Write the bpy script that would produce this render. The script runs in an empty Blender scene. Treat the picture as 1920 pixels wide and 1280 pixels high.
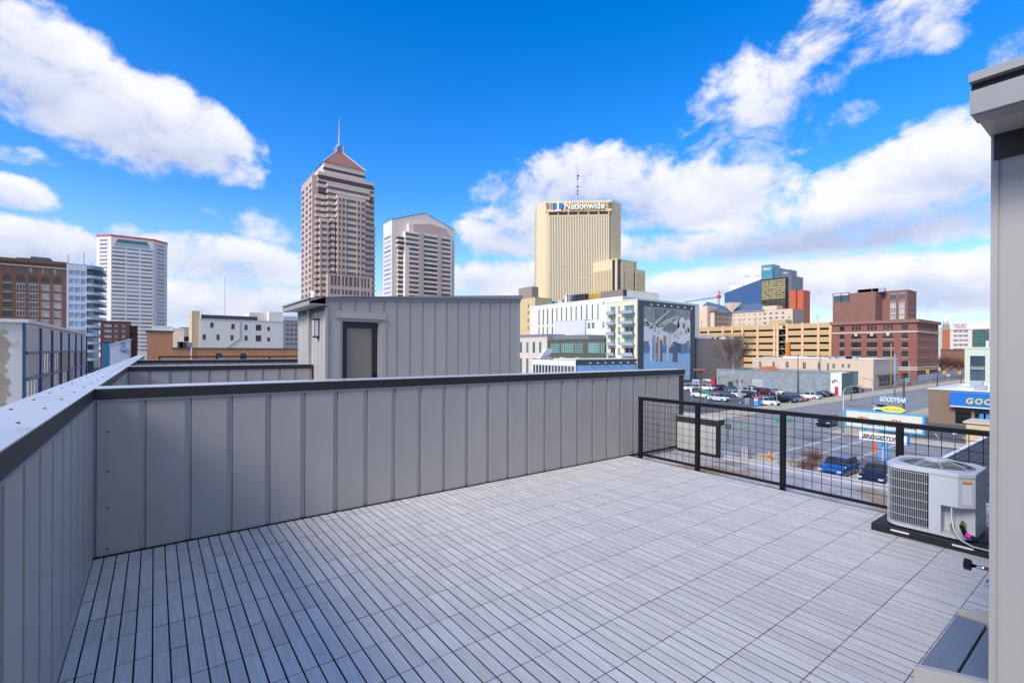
import bpy, math, random
from mathutils import Matrix, Vector
random.seed(7)
R = math.radians
scene = bpy.context.scene
COL = scene.collection

# ------------------------------------------------------------------ camera
FPX, TH, HY, ROLL, CZ = 898.3, R(36.73), 657.1, R(.267), 11.5
cs, sn, cr, sr = math.cos(TH), math.sin(TH), math.cos(ROLL), math.sin(ROLL)
camd = bpy.data.cameras.new('camera'); cam = bpy.data.objects.new('camera', camd); COL.objects.link(cam)
_r0, _up, _f = Vector((cs, -sn, 0)), Vector((0, 0, 1)), Vector((sn, cs, 0))
_rc = cr*_r0 + sr*_up; _uc = cr*_up - sr*_r0
cam.matrix_world = Matrix.Translation((0, 0, CZ)) @ Matrix((_rc, _uc, -_f)).transposed().to_4x4()
camd.sensor_width = 36; camd.lens = FPX/1920*36; camd.shift_y = (HY-640)/1920
camd.clip_start = .05; camd.clip_end = 6000
scene.camera = cam

# ------------------------------------------------------------------ sky
SUN_EL, SUN_AZ = R(37), math.atan2(-.97, -.17)        # azimuth measured from +Y towards +X
world = bpy.data.worlds.new('World'); scene.world = world; world.use_nodes = True
wt = world.node_tree; wn = wt.nodes; wl = wt.links; wn.clear()
def N(t, typ, **kw):
    n = t.nodes.new(typ)
    for k, v in kw.items(): setattr(n, k, v)
    return n
def M(t, op, a, b=None, c=None, clamp=False):
    n = t.nodes.new('ShaderNodeMath'); n.operation = op; n.use_clamp = clamp
    for i, v in enumerate((a, b, c)):
        if v is None: continue
        if isinstance(v, (int, float)): n.inputs[i].default_value = v
        else: t.links.new(v, n.inputs[i])
    return n.outputs[0]
def ray(px, py):
    a, b = px-960, py-HY
    return (cr*a+sr*b)/FPX, (-sr*a+cr*b)/FPX
sky = N(wt, 'ShaderNodeTexSky', sky_type='NISHITA', sun_disc=False)
sky.sun_elevation = SUN_EL; sky.sun_rotation = SUN_AZ; sky.altitude = 200
sky.air_density = 1.0; sky.dust_density = .25; sky.ozone_density = 3.0
hs = N(wt, 'ShaderNodeHueSaturation'); hs.inputs['Saturation'].default_value = 1.42; hs.inputs['Value'].default_value = .92
wl.new(sky.outputs[0], hs.inputs['Color'])
tc = N(wt, 'ShaderNodeTexCoord'); sp = N(wt, 'ShaderNodeSeparateXYZ'); wl.new(tc.outputs['Generated'], sp.inputs[0])
dx, dy, dz = sp.outputs
az = M(wt, 'ARCTAN2', dx, dy); el = M(wt, 'ARCSINE', dz)
# cloud-layer coordinates (a flat layer overhead), used for the noise
den = M(wt, 'ADD', M(wt, 'MAXIMUM', dz, 0), .22)
cx_, cy_ = M(wt, 'DIVIDE', dx, den), M(wt, 'DIVIDE', dy, den)
cmb = N(wt, 'ShaderNodeCombineXYZ'); wl.new(cx_, cmb.inputs[0]); wl.new(cy_, cmb.inputs[1]); wl.new(M(wt, 'MULTIPLY', dz, 3.0), cmb.inputs[2])
def wnoise(scale, detail, rough, vec=None, dist=0.0):
    n = N(wt, 'ShaderNodeTexNoise'); n.inputs['Scale'].default_value = scale; n.inputs['Detail'].default_value = detail
    n.inputs['Roughness'].default_value = rough; n.inputs['Distortion'].default_value = dist
    wl.new(vec or cmb.outputs[0], n.inputs['Vector']); return n.outputs['Fac']
ae = N(wt, 'ShaderNodeCombineXYZ'); wl.new(az, ae.inputs[0]); wl.new(el, ae.inputs[1])
aw = N(wt, 'ShaderNodeVectorMath', operation='MULTIPLY'); wl.new(ae.outputs[0], aw.inputs[0]); aw.inputs[1].default_value = (1.0, 1.35, 1)
nA = wnoise(8.5, 10, .62, aw.outputs[0], .35); nB = wnoise(1.1, 4, .5); nC = wnoise(26., 7, .65, aw.outputs[0], .2)
CLOUDS = [  # px, py, rx, ry, tilt (deg, + = right end lower), weight
 (150, 170, 250, 92, 20, 1.0), (350, 245, 150, 68, 17, 1.0), (40, 292, 75, 20, 0, .55), (25, 360, 85, 32, 5, .8),
 (60, 455, 190, 46, 3, 1.0), (235, 430, 40, 18, 0, .6), (485, 425, 95, 28, 12, .55), (430, 490, 185, 46, 3, .95), (440, 570, 240, 46, 0, 1.0),
 (1080, 345, 170, 60, -6, .9), (1300, 375, 190, 62, 4, .95), (950, 435, 90, 50, 0, .9), (940, 525, 150, 36, 0, .9), (1260, 460, 160, 30, 0, .75),
 (1405, 205, 130, 95, -30, .66), (1510, 115, 120, 75, -35, .60), (1570, 238, 80, 32, -20, .55), (1720, 25, 170, 52, -15, .7), (1770, 70, 70, 26, 0, .5),
 (1690, 345, 260, 80, -16, 1.0), (1450, 430, 180, 46, -10, .9), (1600, 430, 330, 44, 0, .95), (1480, 520, 330, 34, 0, .9), (1740, 540, 280, 46, 0, 1.0), (1900, 95, 60, 40, -20, .6), (1900, 300, 160, 90, 0, .9),
 (1230, 545, 120, 24, 0, .8), (880, 580, 300, 36, 0, .8)]
q = None; sh = None
for (px, py, rx, ry, tl, wgt) in CLOUDS:
    t, v = ray(px, py); h2 = 1+t*t
    mp = N(wt, 'ShaderNodeMapping', vector_type='TEXTURE'); wl.new(ae.outputs[0], mp.inputs[0])
    mp.inputs['Location'].default_value = (TH+math.atan(t), math.atan2(-v, math.sqrt(h2)), 0)
    mp.inputs['Rotation'].default_value = (0, 0, -R(tl)); mp.inputs['Scale'].default_value = (rx/FPX/h2, ry/FPX/math.sqrt(h2), 1)
    dt = N(wt, 'ShaderNodeVectorMath', operation='DOT_PRODUCT'); wl.new(mp.outputs[0], dt.inputs[0]); wl.new(mp.outputs[0], dt.inputs[1])
    rg_ = N(wt, 'ShaderNodeMapRange', interpolation_type='SMOOTHSTEP'); wl.new(dt.outputs['Value'], rg_.inputs[0]); rg_.inputs[1].default_value = 0; rg_.inputs[2].default_value = 2.2; rg_.inputs[3].default_value = wgt; rg_.inputs[4].default_value = 0
    b = rg_.outputs[0]
    up = N(wt, 'ShaderNodeVectorMath', operation='DOT_PRODUCT'); wl.new(mp.outputs[0], up.inputs[0]); up.inputs[1].default_value = (0, .5, 0)
    q = b if q is None else M(wt, 'SMOOTH_MAX', q, b, .15)
    sh = M(wt, 'MULTIPLY', up.outputs['Value'], b) if sh is None else M(wt, 'MULTIPLY_ADD', up.outputs['Value'], b, sh)
# the same kind of broken cloud all round, away from the charted part of the sky
away = M(wt, 'SUBTRACT', 1.0, M(wt, 'ADD', M(wt, 'MULTIPLY', dx, sn), M(wt, 'MULTIPLY', dy, cs)))
base = M(wt, 'MULTIPLY', M(wt, 'MULTIPLY', M(wt, 'SUBTRACT', away, .38, clamp=True), 2.5, clamp=True), M(wt, 'MULTIPLY', M(wt, 'SUBTRACT', nB, .34), 3.2, clamp=True))
q = M(wt, 'MAXIMUM', q, base)
nz = M(wt, 'ADD', M(wt, 'MULTIPLY', M(wt, 'SUBTRACT', nA, .5), 1.25), M(wt, 'MULTIPLY', M(wt, 'SUBTRACT', nC, .5), .30))
d_ = M(wt, 'ADD', q, M(wt, 'MULTIPLY', M(wt, 'MULTIPLY', nz, 1.55), M(wt, 'MULTIPLY_ADD', q, 3.0, .25, clamp=True)))
mr = N(wt, 'ShaderNodeMapRange', interpolation_type='SMOOTHSTEP'); wl.new(d_, mr.inputs[0])
mr.inputs[1].default_value = .33; mr.inputs[2].default_value = .84; mr.inputs[4].default_value = .97
# body of the cloud: sunlit tops, lavender-grey underneath
lit = M(wt, 'ADD', M(wt, 'ADD', .52, M(wt, 'MULTIPLY', sh, .80)), M(wt, 'MULTIPLY', M(wt, 'SUBTRACT', nA, .5), 1.5), clamp=True)
ramp = N(wt, 'ShaderNodeValToRGB'); wl.new(lit, ramp.inputs[0])
ramp.color_ramp.elements[0].position = .05; ramp.color_ramp.elements[0].color = (.50, .57, .78, 1)
ramp.color_ramp.elements[1].position = .85; ramp.color_ramp.elements[1].color = (.97, .97, 1.0, 1)
e_ = ramp.color_ramp.elements.new(.42); e_.color = (.72, .77, .92, 1)
CLOUD_GAIN = 3.55
cg = N(wt, 'ShaderNodeVectorMath', operation='SCALE'); wl.new(ramp.outputs[0], cg.inputs[0]); cg.inputs['Scale'].default_value = CLOUD_GAIN
# thin pale veil towards the horizon
vr = N(wt, 'ShaderNodeMapRange', interpolation_type='SMOOTHSTEP'); wl.new(el, vr.inputs[0]); vr.inputs[1].default_value = -.02; vr.inputs[2].default_value = .30; vr.inputs[3].default_value = .82; vr.inputs[4].default_value = 0
veil = N(wt, 'ShaderNodeMix', data_type='RGBA'); wl.new(vr.outputs[0], veil.inputs['Factor']); tint = N(wt, 'ShaderNodeVectorMath', operation='MULTIPLY'); wl.new(hs.outputs[0], tint.inputs[0]); tint.inputs[1].default_value = (1, .83, 1.0); wl.new(tint.outputs[0], veil.inputs['A']); veil.inputs['B'].default_value = (1.55, 2.5, 3.6, 1)
mixc = N(wt, 'ShaderNodeMix', data_type='RGBA'); wl.new(mr.outputs[0], mixc.inputs['Factor'])
wl.new(veil.outputs['Result'], mixc.inputs['A']); wl.new(cg.outputs[0], mixc.inputs['B'])
bg = N(wt, 'ShaderNodeBackground'); bg.inputs[1].default_value = .15; wl.new(mixc.outputs['Result'], bg.inputs[0])
out = N(wt, 'ShaderNodeOutputWorld'); wl.new(bg.outputs[0], out.inputs[0])
world.cycles.sampling_method = 'MANUAL'; world.cycles.sample_map_resolution = 512

# ------------------------------------------------------------------ sun and exposure
sd = bpy.data.lights.new('sun', 'SUN'); sd.energy = 2.2; sd.angle = R(24); sd.color = (1, .96, .90)
so = bpy.data.objects.new('sun', sd); COL.objects.link(so)
_sdir = Vector((math.sin(SUN_AZ)*math.cos(SUN_EL), math.cos(SUN_AZ)*math.cos(SUN_EL), math.sin(SUN_EL)))
so.rotation_euler = _sdir.to_track_quat('Z', 'Y').to_euler(); so.location = (-30, -10, 60)
vs = scene.view_settings
vs.view_transform = 'Standard'; vs.look = 'None'; vs.exposure = .95; vs.gamma = 1; vs.use_curve_mapping = False

# ------------------------------------------------------------------ pixel helpers (survey of the place from the photograph)
def G(px, py, z=0):
    t, v = ray(px, py); d = (CZ-z)/v
    return Vector((sn*d+cs*t*d, cs*d-sn*t*d, z))
def XY(px, Y, py=640):
    t = ray(px, py)[0]; return Y*(sn+cs*t)/(cs-sn*t)
def YX(px, X, py=640):
    t = ray(px, py)[0]; return X*(cs-sn*t)/(sn+cs*t)
def ZZ(px, py, X, Y): return CZ-ray(px, py)[1]*(sn*X+cs*Y)
def ZL(px, py, X): return ZZ(px, py, X, YX(px, X, py))      # height of a pixel on the plane X = const
def ZR(px, py, Y): return ZZ(px, py, XY(px, Y, py), Y)

# ------------------------------------------------------------------ materials
MATS = {}
def srgb(r, g, b):
    f = lambda c: (c/255/12.92) if c/255 <= .04045 else ((c/255+.055)/1.055)**2.4
    return (f(r), f(g), f(b))
def mat(name, col, rough=.7, metal=0., var=.0, vs_=1.0, bump=0., bs=20., spec=.5, stretch=None, dirt=None, streak=0., rnd=0., emit=None):
    if name in MATS: return MATS[name]
    m = bpy.data.materials.new(name); m.use_nodes = True; t = m.node_tree; b = t.nodes['Principled BSDF']
    b.inputs['Roughness'].default_value = rough; b.inputs['Metallic'].default_value = metal; b.inputs['Specular IOR Level'].default_value = spec
    b.inputs['Base Color'].default_value = (*col, 1)
    tcn = N(t, 'ShaderNodeTexCoord'); mp = N(t, 'ShaderNodeMapping'); t.links.new(tcn.outputs['Object'], mp.inputs[0])
    if stretch: mp.inputs['Scale'].default_value = stretch
    if rnd:
        oi = N(t, 'ShaderNodeObjectInfo'); ge = N(t, 'ShaderNodeNewGeometry')
        rr = M(t, 'FRACT', M(t, 'ADD', oi.outputs['Random'], ge.outputs['Random Per Island']))
        of_ = N(t, 'ShaderNodeVectorMath', operation='ADD'); t.links.new(tcn.outputs['Object'], of_.inputs[0])
        t.links.new(M(t, 'MULTIPLY', rr, 53.0), of_.inputs[1]); t.links.new(of_.outputs[0], mp.inputs[0])
    fac = None
    if var:
        n = N(t, 'ShaderNodeTexNoise'); n.inputs['Scale'].default_value = vs_; n.inputs['Detail'].default_value = 6; n.inputs['Roughness'].default_value = .62
        t.links.new(mp.outputs[0], n.inputs['Vector'])
        fac = M(t, 'ADD', 1.0, M(t, 'MULTIPLY', M(t, 'SUBTRACT', n.outputs['Fac'], .5), var*2.6))
    if streak:
        n = N(t, 'ShaderNodeTexNoise'); n.inputs['Scale'].default_value = 1.0; n.inputs['Detail'].default_value = 4
        m2 = N(t, 'ShaderNodeMapping'); m2.inputs['Scale'].default_value = (2.2, 2.2, .12); t.links.new(tcn.outputs['Object'], m2.inputs[0]); t.links.new(m2.outputs[0], n.inputs['Vector'])
        f2 = M(t, 'ADD', 1.0, M(t, 'MULTIPLY', M(t, 'SUBTRACT', n.outputs['Fac'], .5), streak*2.4)); fac = f2 if fac is None else M(t, 'MULTIPLY', fac, f2)
    if rnd:
        f2 = M(t, 'ADD', 1.0, M(t, 'MULTIPLY', M(t, 'SUBTRACT', rr, .5), rnd*2)); fac = f2 if fac is None else M(t, 'MULTIPLY', fac, f2)
    if fac is not None:
        sc_ = N(t, 'ShaderNodeVectorMath', operation='SCALE'); sc_.inputs[0].default_value = col; t.links.new(fac, sc_.inputs['Scale'])
        src = sc_.outputs[0]
        if dirt:
            n = N(t, 'ShaderNodeTexNoise'); n.inputs['Scale'].default_value = dirt[1]; n.inputs['Detail'].default_value = 8; n.inputs['Roughness'].default_value = .65
            t.links.new(tcn.outputs['Object'], n.inputs['Vector'])
            mm = N(t, 'ShaderNodeMapRange', interpolation_type='SMOOTHSTEP'); t.links.new(n.outputs['Fac'], mm.inputs[0]); mm.inputs[1].default_value = dirt[2]; mm.inputs[2].default_value = dirt[2]+.12
            mx = N(t, 'ShaderNodeMix', data_type='RGBA'); t.links.new(mm.outputs[0], mx.inputs['Factor']); t.links.new(src, mx.inputs['A']); mx.inputs['B'].default_value = (*dirt[0], 1)
            src = mx.outputs['Result']
        t.links.new(src, b.inputs['Base Color'])
    if bump:
        n = N(t, 'ShaderNodeTexNoise'); n.inputs['Scale'].default_value = bs; n.inputs['Detail'].default_value = 5; t.links.new(mp.outputs[0], n.inputs['Vector'])
        bp = N(t, 'ShaderNodeBump'); bp.inputs['Strength'].default_value = bump; bp.inputs['Distance'].default_value = .02; t.links.new(n.outputs['Fac'], bp.inputs['Height']); t.links.new(bp.outputs[0], b.inputs['Normal'])
    if emit: b.inputs['Emission Color'].default_value = (*emit[0], 1); b.inputs['Emission Strength'].default_value = emit[1]
    MATS[name] = m; return m
def brick(name, c1, c2, mortar, scale=1.0, rough=.85, bw=.22, bh=.075, var=.2, stain=None):
    """running-bond brick in wall coordinates: x along the wall, z up"""
    if name in MATS: return MATS[name]
    m = bpy.data.materials.new(name); m.use_nodes = True; t = m.node_tree; b = t.nodes['Principled BSDF']; b.inputs['Roughness'].default_value = rough
    tcn = N(t, 'ShaderNodeTexCoord'); s = N(t, 'ShaderNodeSeparateXYZ'); t.links.new(tcn.outputs['Object'], s.inputs[0])
    c = N(t, 'ShaderNodeCombineXYZ'); t.links.new(M(t, 'ADD', s.outputs[0], s.outputs[1]), c.inputs[0]); t.links.new(s.outputs[2], c.inputs[1])
    br = N(t, 'ShaderNodeTexBrick'); t.links.new(c.outputs[0], br.inputs['Vector']); br.inputs['Scale'].default_value = scale
    br.inputs['Brick Width'].default_value = bw; br.inputs['Row Height'].default_value = bh; br.inputs['Mortar Size'].default_value = .010
    br.inputs['Color1'].default_value = (*c1, 1); br.inputs['Color2'].default_value = (*c2, 1); br.inputs['Mortar'].default_value = (*mortar, 1)
    n = N(t, 'ShaderNodeTexNoise'); n.inputs['Scale'].default_value = .55; n.inputs['Detail'].default_value = 7; n.inputs['Roughness'].default_value = .65; t.links.new(tcn.outputs['Object'], n.inputs['Vector'])
    sc_ = N(t, 'ShaderNodeVectorMath', operation='SCALE'); t.links.new(br.outputs['Color'], sc_.inputs[0])
    t.links.new(M(t, 'ADD', 1.0, M(t, 'MULTIPLY', M(t, 'SUBTRACT', n.outputs['Fac'], .5), var*3)), sc_.inputs['Scale'])
    src = sc_.outputs[0]
    if stain:
        n2 = N(t, 'ShaderNodeTexNoise'); n2.inputs['Scale'].default_value = stain[1]; n2.inputs['Detail'].default_value = 9; n2.inputs['Roughness'].default_value = .7; t.links.new(tcn.outputs['Object'], n2.inputs['Vector'])
        mm = N(t, 'ShaderNodeMapRange', interpolation_type='SMOOTHSTEP'); t.links.new(n2.outputs['Fac'], mm.inputs[0]); mm.inputs[1].default_value = stain[2]; mm.inputs[2].default_value = stain[2]+.1
        mx = N(t, 'ShaderNodeMix', data_type='RGBA'); t.links.new(mm.outputs[0], mx.inputs['Factor']); t.links.new(src, mx.inputs['A']); mx.inputs['B'].default_value = (*stain[0], 1); src = mx.outputs['Result']
    t.links.new(src, b.inputs['Base Color'])
    bp = N(t, 'ShaderNodeBump'); bp.inputs['Strength'].default_value = .4; bp.inputs['Distance'].default_value = .01; t.links.new(br.outputs['Fac'], bp.inputs['Height']); bp.invert = True; t.links.new(bp.outputs[0], b.inputs['Normal'])
    MATS[name] = m; return m
def glass(name, col, rough=.06, metal=.0, spec=.8, var=.25):
    return mat(name, col, rough, metal, var=var, vs_=.35, spec=spec, rnd=.35)

# ------------------------------------------------------------------ mesh helpers
LOC = {}
class MB:
    def __init__(s): s.v = []; s.f = []; s.m = []
    def face(s, pts, m=0):
        i = len(s.v); s.v += [tuple(p) for p in pts]; s.f.append(tuple(range(i, i+len(pts)))); s.m.append(m); return s
    def box(s, x0, x1, y0, y1, z0, z1, m=0):
        i = len(s.v)
        s.v += [(x0, y0, z0), (x1, y0, z0), (x1, y1, z0), (x0, y1, z0), (x0, y0, z1), (x1, y0, z1), (x1, y1, z1), (x0, y1, z1)]
        s.f += [tuple(i+k for k in f) for f in ((3, 2, 1, 0), (4, 5, 6, 7), (0, 1, 5, 4), (1, 2, 6, 5), (2, 3, 7, 6), (3, 0, 4, 7))]; s.m += [m]*6; return s
    def prism(s, poly, axis, a, b, m=0):
        """polygon of 2D points swept along axis from a to b; axis z: (x,y); axis y: (x,z); axis x: (y,z)"""
        P = {'z': lambda p, h: (p[0], p[1], h), 'y': lambda p, h: (p[0], h, p[1]), 'x': lambda p, h: (h, p[0], p[1])}[axis]
        n = len(poly); i = len(s.v); ar = sum(poly[k][0]*poly[(k+1) % n][1]-poly[(k+1) % n][0]*poly[k][1] for k in range(n))
        s.v += [P(p, a) for p in poly]+[P(p, b) for p in poly]
        flip = (ar > 0) ^ (axis == 'y') ^ (b < a)
        for k in range(n):
            k2 = (k+1) % n; f = (i+k, i+k2, i+n+k2, i+n+k); s.f.append(f if flip else f[::-1])
        lo, hi = tuple(range(i, i+n)), tuple(range(i+n, i+2*n))
        s.f += [lo[::-1], hi] if flip else [lo, hi[::-1]]; s.m += [m]*(n+2); return s
    def cyl(s, p0, p1, r0, r1=None, n=8, m=0, cap=True):
        r1 = r0 if r1 is None else r1; p0, p1 = Vector(p0), Vector(p1); d = (p1-p0).normalized()
        a = d.orthogonal().normalized(); b = d.cross(a); i = len(s.v)
        for p, r in ((p0, r0), (p1, r1)):
            for k in range(n):
                q_ = p+(a*math.cos(2*math.pi*k/n)+b*math.sin(2*math.pi*k/n))*r; s.v.append(tuple(q_))
        for k in range(n): s.f.append((i+k, i+(k+1) % n, i+n+(k+1) % n, i+n+k)); s.m.append(m)
        if cap:
            s.f += [tuple(i+k for k in range(n))[::-1], tuple(i+n+k for k in range(n))]; s.m += [m]*2
        return s
    def tube(s, pts, r, n=8, m=0):
        for a, b in zip(pts, pts[1:]): s.cyl(a, b, r, r, n, m)
        return s
    def lathe(s, prof, c=(0, 0, 0), n=16, m=0):
        i = len(s.v); L = len(prof)
        for r, z in prof:
            for k in range(n): s.v.append((c[0]+r*math.cos(2*math.pi*k/n), c[1]+r*math.sin(2*math.pi*k/n), c[2]+z))
        for j in range(L-1):
            for k in range(n): s.f.append((i+j*n+k, i+j*n+(k+1) % n, i+(j+1)*n+(k+1) % n, i+(j+1)*n+k)); s.m.append(m)
        return s
    def xf(s, M_):
        s.v = [tuple(M_ @ Vector(p)) for p in s.v]; return s
    def mesh(s, name, mats, ofs=None, smooth=False):
        me = bpy.data.meshes.new(name)
        v = s.v if ofs is None else [(p[0]-ofs[0], p[1]-ofs[1], p[2]-ofs[2]) for p in s.v]
        me.from_pydata(v, [], s.f)
        for m in (mats if isinstance(mats, (list, tuple)) else [mats]): me.materials.append(m)
        me.polygons.foreach_set('material_index', s.m)
        if smooth: me.polygons.foreach_set('use_smooth', [True]*len(s.f))
        me.update(); return me
    def build(s, name, mats, parent=None, world=True, smooth=False, bevel=0):
        ofs = LOC.get(parent.name) if (parent and world) else None
        o = bpy.data.objects.new(name, s.mesh(name, mats, ofs, smooth)); COL.objects.link(o)
        if parent: o.parent = parent; LOC[o.name] = LOC.get(parent.name, Vector((0, 0, 0)))
        else: LOC[o.name] = Vector((0, 0, 0))
        if bevel:
            md = o.modifiers.new('bevel', 'BEVEL'); md.width = bevel; md.segments = 2; md.limit_method = 'ANGLE'
        return o
def tag(o, label=None, cat=None, group=None, kind=None):
    if label: o['label'] = label
    if cat: o['category'] = cat
    if group: o['group'] = group
    if kind: o['kind'] = kind
    return o
def thing(name, label, cat, loc=(0, 0, 0), rz=0, group=None):
    o = bpy.data.objects.new(name, None); COL.objects.link(o); o.location = loc; o.rotation_euler[2] = rz; o.empty_display_size = .1
    LOC[o.name] = Vector(loc); return tag(o, label, cat, group)
def inst(name, me, parent, loc, rz=0, world=True, rot=None, scl=None):
    o = bpy.data.objects.new(name, me); COL.objects.link(o)
    p = Vector(loc)
    if parent:
        o.parent = parent
        if world: p = p-LOC[parent.name]
    o.location = p; o.rotation_euler = rot if rot else (0, 0, rz)
    if scl: o.scale = scl
    LOC[o.name] = Vector(loc) if world else LOC.get(parent.name, Vector((0, 0, 0))); return o
def text_mesh(body, size, ext=.01, align='CENTER', shear=0., bold=0., xs=1.0):
    c = bpy.data.curves.new('lettering', 'FONT'); c.body = body; c.size = size; c.extrude = ext; c.align_x = align; c.align_y = 'CENTER'; c.shear = shear; c.offset = bold; c.resolution_u = 3
    o = bpy.data.objects.new('lettering', c); COL.objects.link(o)
    bpy.context.view_layer.update()
    me = bpy.data.meshes.new_from_object(o.evaluated_get(bpy.context.evaluated_depsgraph_get()))
    bpy.data.objects.remove(o); bpy.data.curves.remove(c)
    if xs != 1: me.transform(Matrix.Diagonal((xs, 1, 1, 1)))
    me.transform(Matrix.Rotation(R(90), 4, 'X'))      # stand up: x along the wall, z up, facing -y
    return me
def lettering(body, size, parent, loc, face, m, fit=None, **kw):
    me = text_mesh(body, size, **kw)
    if fit:
        xs = [v.co.x for v in me.vertices]; zs = [v.co.z for v in me.vertices]
        w0, h0 = max(xs)-min(xs), max(zs)-min(zs); cx0, cz0 = (max(xs)+min(xs))/2, (max(zs)+min(zs))/2
        me.transform(Matrix.Diagonal((fit[0]/w0, 1, (fit[1]/h0) if fit[1] else fit[0]/w0, 1)) @ Matrix.Translation((-cx0, 0, -cz0)))
    me.materials.clear(); me.materials.append(m)
    return inst('lettering', me, parent, loc, ROTZ[face])
ROTZ = {'L': R(-90), 'R': 0., 'E': R(90), 'B': R(180)}
# face frames: L looks towards -X, R towards -Y, E towards +X.  Local x runs to the viewer's right, local y into the wall.
def fpt(face, plane, u0, u, y, z):
    """world point of local (u from u0 origin, y into wall, z)"""
    if face == 'L': return Vector((plane+y, u0-u, z))
    if face == 'R': return Vector((u0+u, plane+y, z))
    if face == 'B': return Vector((u0-u, plane-y, z))
    return Vector((plane-y, u0+u, z))
WINC = {}
def window_mesh(w, h, nx, ny, fm, gm, fw=.08, dep=.06, arch=0):
    key = (round(w, 2), round(h, 2), nx, ny, fm.name, gm.name, fw, arch)
    if key in WINC: return WINC[key]
    b = MB()
    b.face([(0, 0, 0), (w, 0, 0), (w, 0, h), (0, 0, h)], 1)
    if fw:
        b.box(0, fw, -dep, -.002, 0, h).box(w-fw, w, -dep, -.002, 0, h).box(fw, w-fw, -dep, -.002, 0, fw).box(fw, w-fw, -dep, -.002, h-fw, h)
        for i in range(1, nx): x = w*i/nx; b.box(x-fw*.35, x+fw*.35, -dep*.9, -.002, fw, h-fw)
        for j in range(1, ny):
            z = h*j/ny; e = [fw]+[w*i/nx for i in range(1, nx)]+[w-fw]
            for i in range(nx): b.box(e[i]+(fw*.35 if i else 0), e[i+1]-(fw*.35 if i < nx-1 else 0), -dep*.8, -.002, z-fw*.3, z+fw*.3)
    me = b.mesh('window', [fm, gm]); WINC[key] = me; return me
def facade(root, face, plane, u0, W, z0, z1, ops, wm, reveal=.25, name='wall', topf=None):
    """wall with real openings; ops: (ua, ub, za, zb, dict(kind...)); windows become parts"""
    b = MB(); us = sorted({0, W} | {round(o[0], 3) for o in ops} | {round(o[1], 3) for o in ops}); zs = sorted({z0, z1} | {round(o[2], 3) for o in ops} | {round(o[3], 3) for o in ops})
    us = [u for u in us if -1e-6 <= u <= W+1e-6]; zs = [z for z in zs if z0-1e-6 <= z <= z1+1e-6]
    for i in range(len(us)-1):
        run = None
        for j in range(len(zs)-1):
            uc, zc = (us[i]+us[i+1])/2, (zs[j]+zs[j+1])/2
            hole = any(o[0] < uc < o[1] and o[2] < zc < o[3] for o in ops)
            if not hole and run is None: run = zs[j]
            if (hole or j == len(zs)-2) and run is not None:
                zt = zs[j] if hole else zs[j+1]
                b.face([(us[i], 0, run), (us[i+1], 0, run), (us[i+1], 0, zt), (us[i], 0, zt)]); run = None
    for o in ops:
        ua, ub, za, zb, k = o; r = k.get('reveal', reveal); rm = 0
        b.face([(ua, 0, za), (ua, 0, zb), (ua, r, zb), (ua, r, za)][::-1]).face([(ub, 0, za), (ub, 0, zb), (ub, r, zb), (ub, r, za)])
        b.face([(ua, 0, zb), (ub, 0, zb), (ub, r, zb), (ua, r, zb)]).face([(ua, 0, za), (ub, 0, za), (ub, r, za), (ua, r, za)][::-1])
        if k.get('arch'):
            rise = k['arch']; n = 8; w = ub-ua
            for sgn in (0, 1):
                pts = [(ua if sgn == 0 else ub, -.001, zb)]
                for q_ in range(n//2+1):
                    x = q_/n*w; zz_ = zb-rise*(1-(1-((x-w/2)/(w/2))**2)**.5); pts.append((ua+x if sgn == 0 else ub-x, -.001, zz_))
                b.face(pts if sgn == 0 else pts[::-1])
    ob = b.mesh(name, wm)
    loc = {'L': (plane, u0, 0), 'R': (u0, plane, 0), 'E': (plane, u0, 0)}[face]
    inst(name, ob, root, loc, ROTZ[face])
    for o in ops:
        ua, ub, za, zb, k = o
        if k.get('open'): continue
        r = k.get('reveal', reveal)
        me = window_mesh(ub-ua, zb-za, k.get('nx', 1), k.get('ny', 1), k['f'], k['g'], k.get('fw', .08))
        inst(k.get('name', 'window'), me, root, fpt(face, plane, u0, ua, r, za), ROTZ[face])
        if k.get('sill'):
            key = ('sill', round(ub-ua, 2), k['sill'].name)
            if key not in WINC: WINC[key] = MB().box(-.12, ub-ua+.12, -.10, .12, -.22, -.01).mesh('sill', k['sill'])
            inst('sill', WINC[key], root, fpt(face, plane, u0, ua, 0, za), ROTZ[face])
        if k.get('lintel'):
            key = ('lintel', round(ub-ua, 2), k['lintel'].name)
            if key not in WINC: WINC[key] = MB().box(-.15, ub-ua+.15, -.08, .1, .01, .30).mesh('lintel', k['lintel'])
            inst('lintel', WINC[key], root, fpt(face, plane, u0, ua, 0, zb), ROTZ[face])
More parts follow.
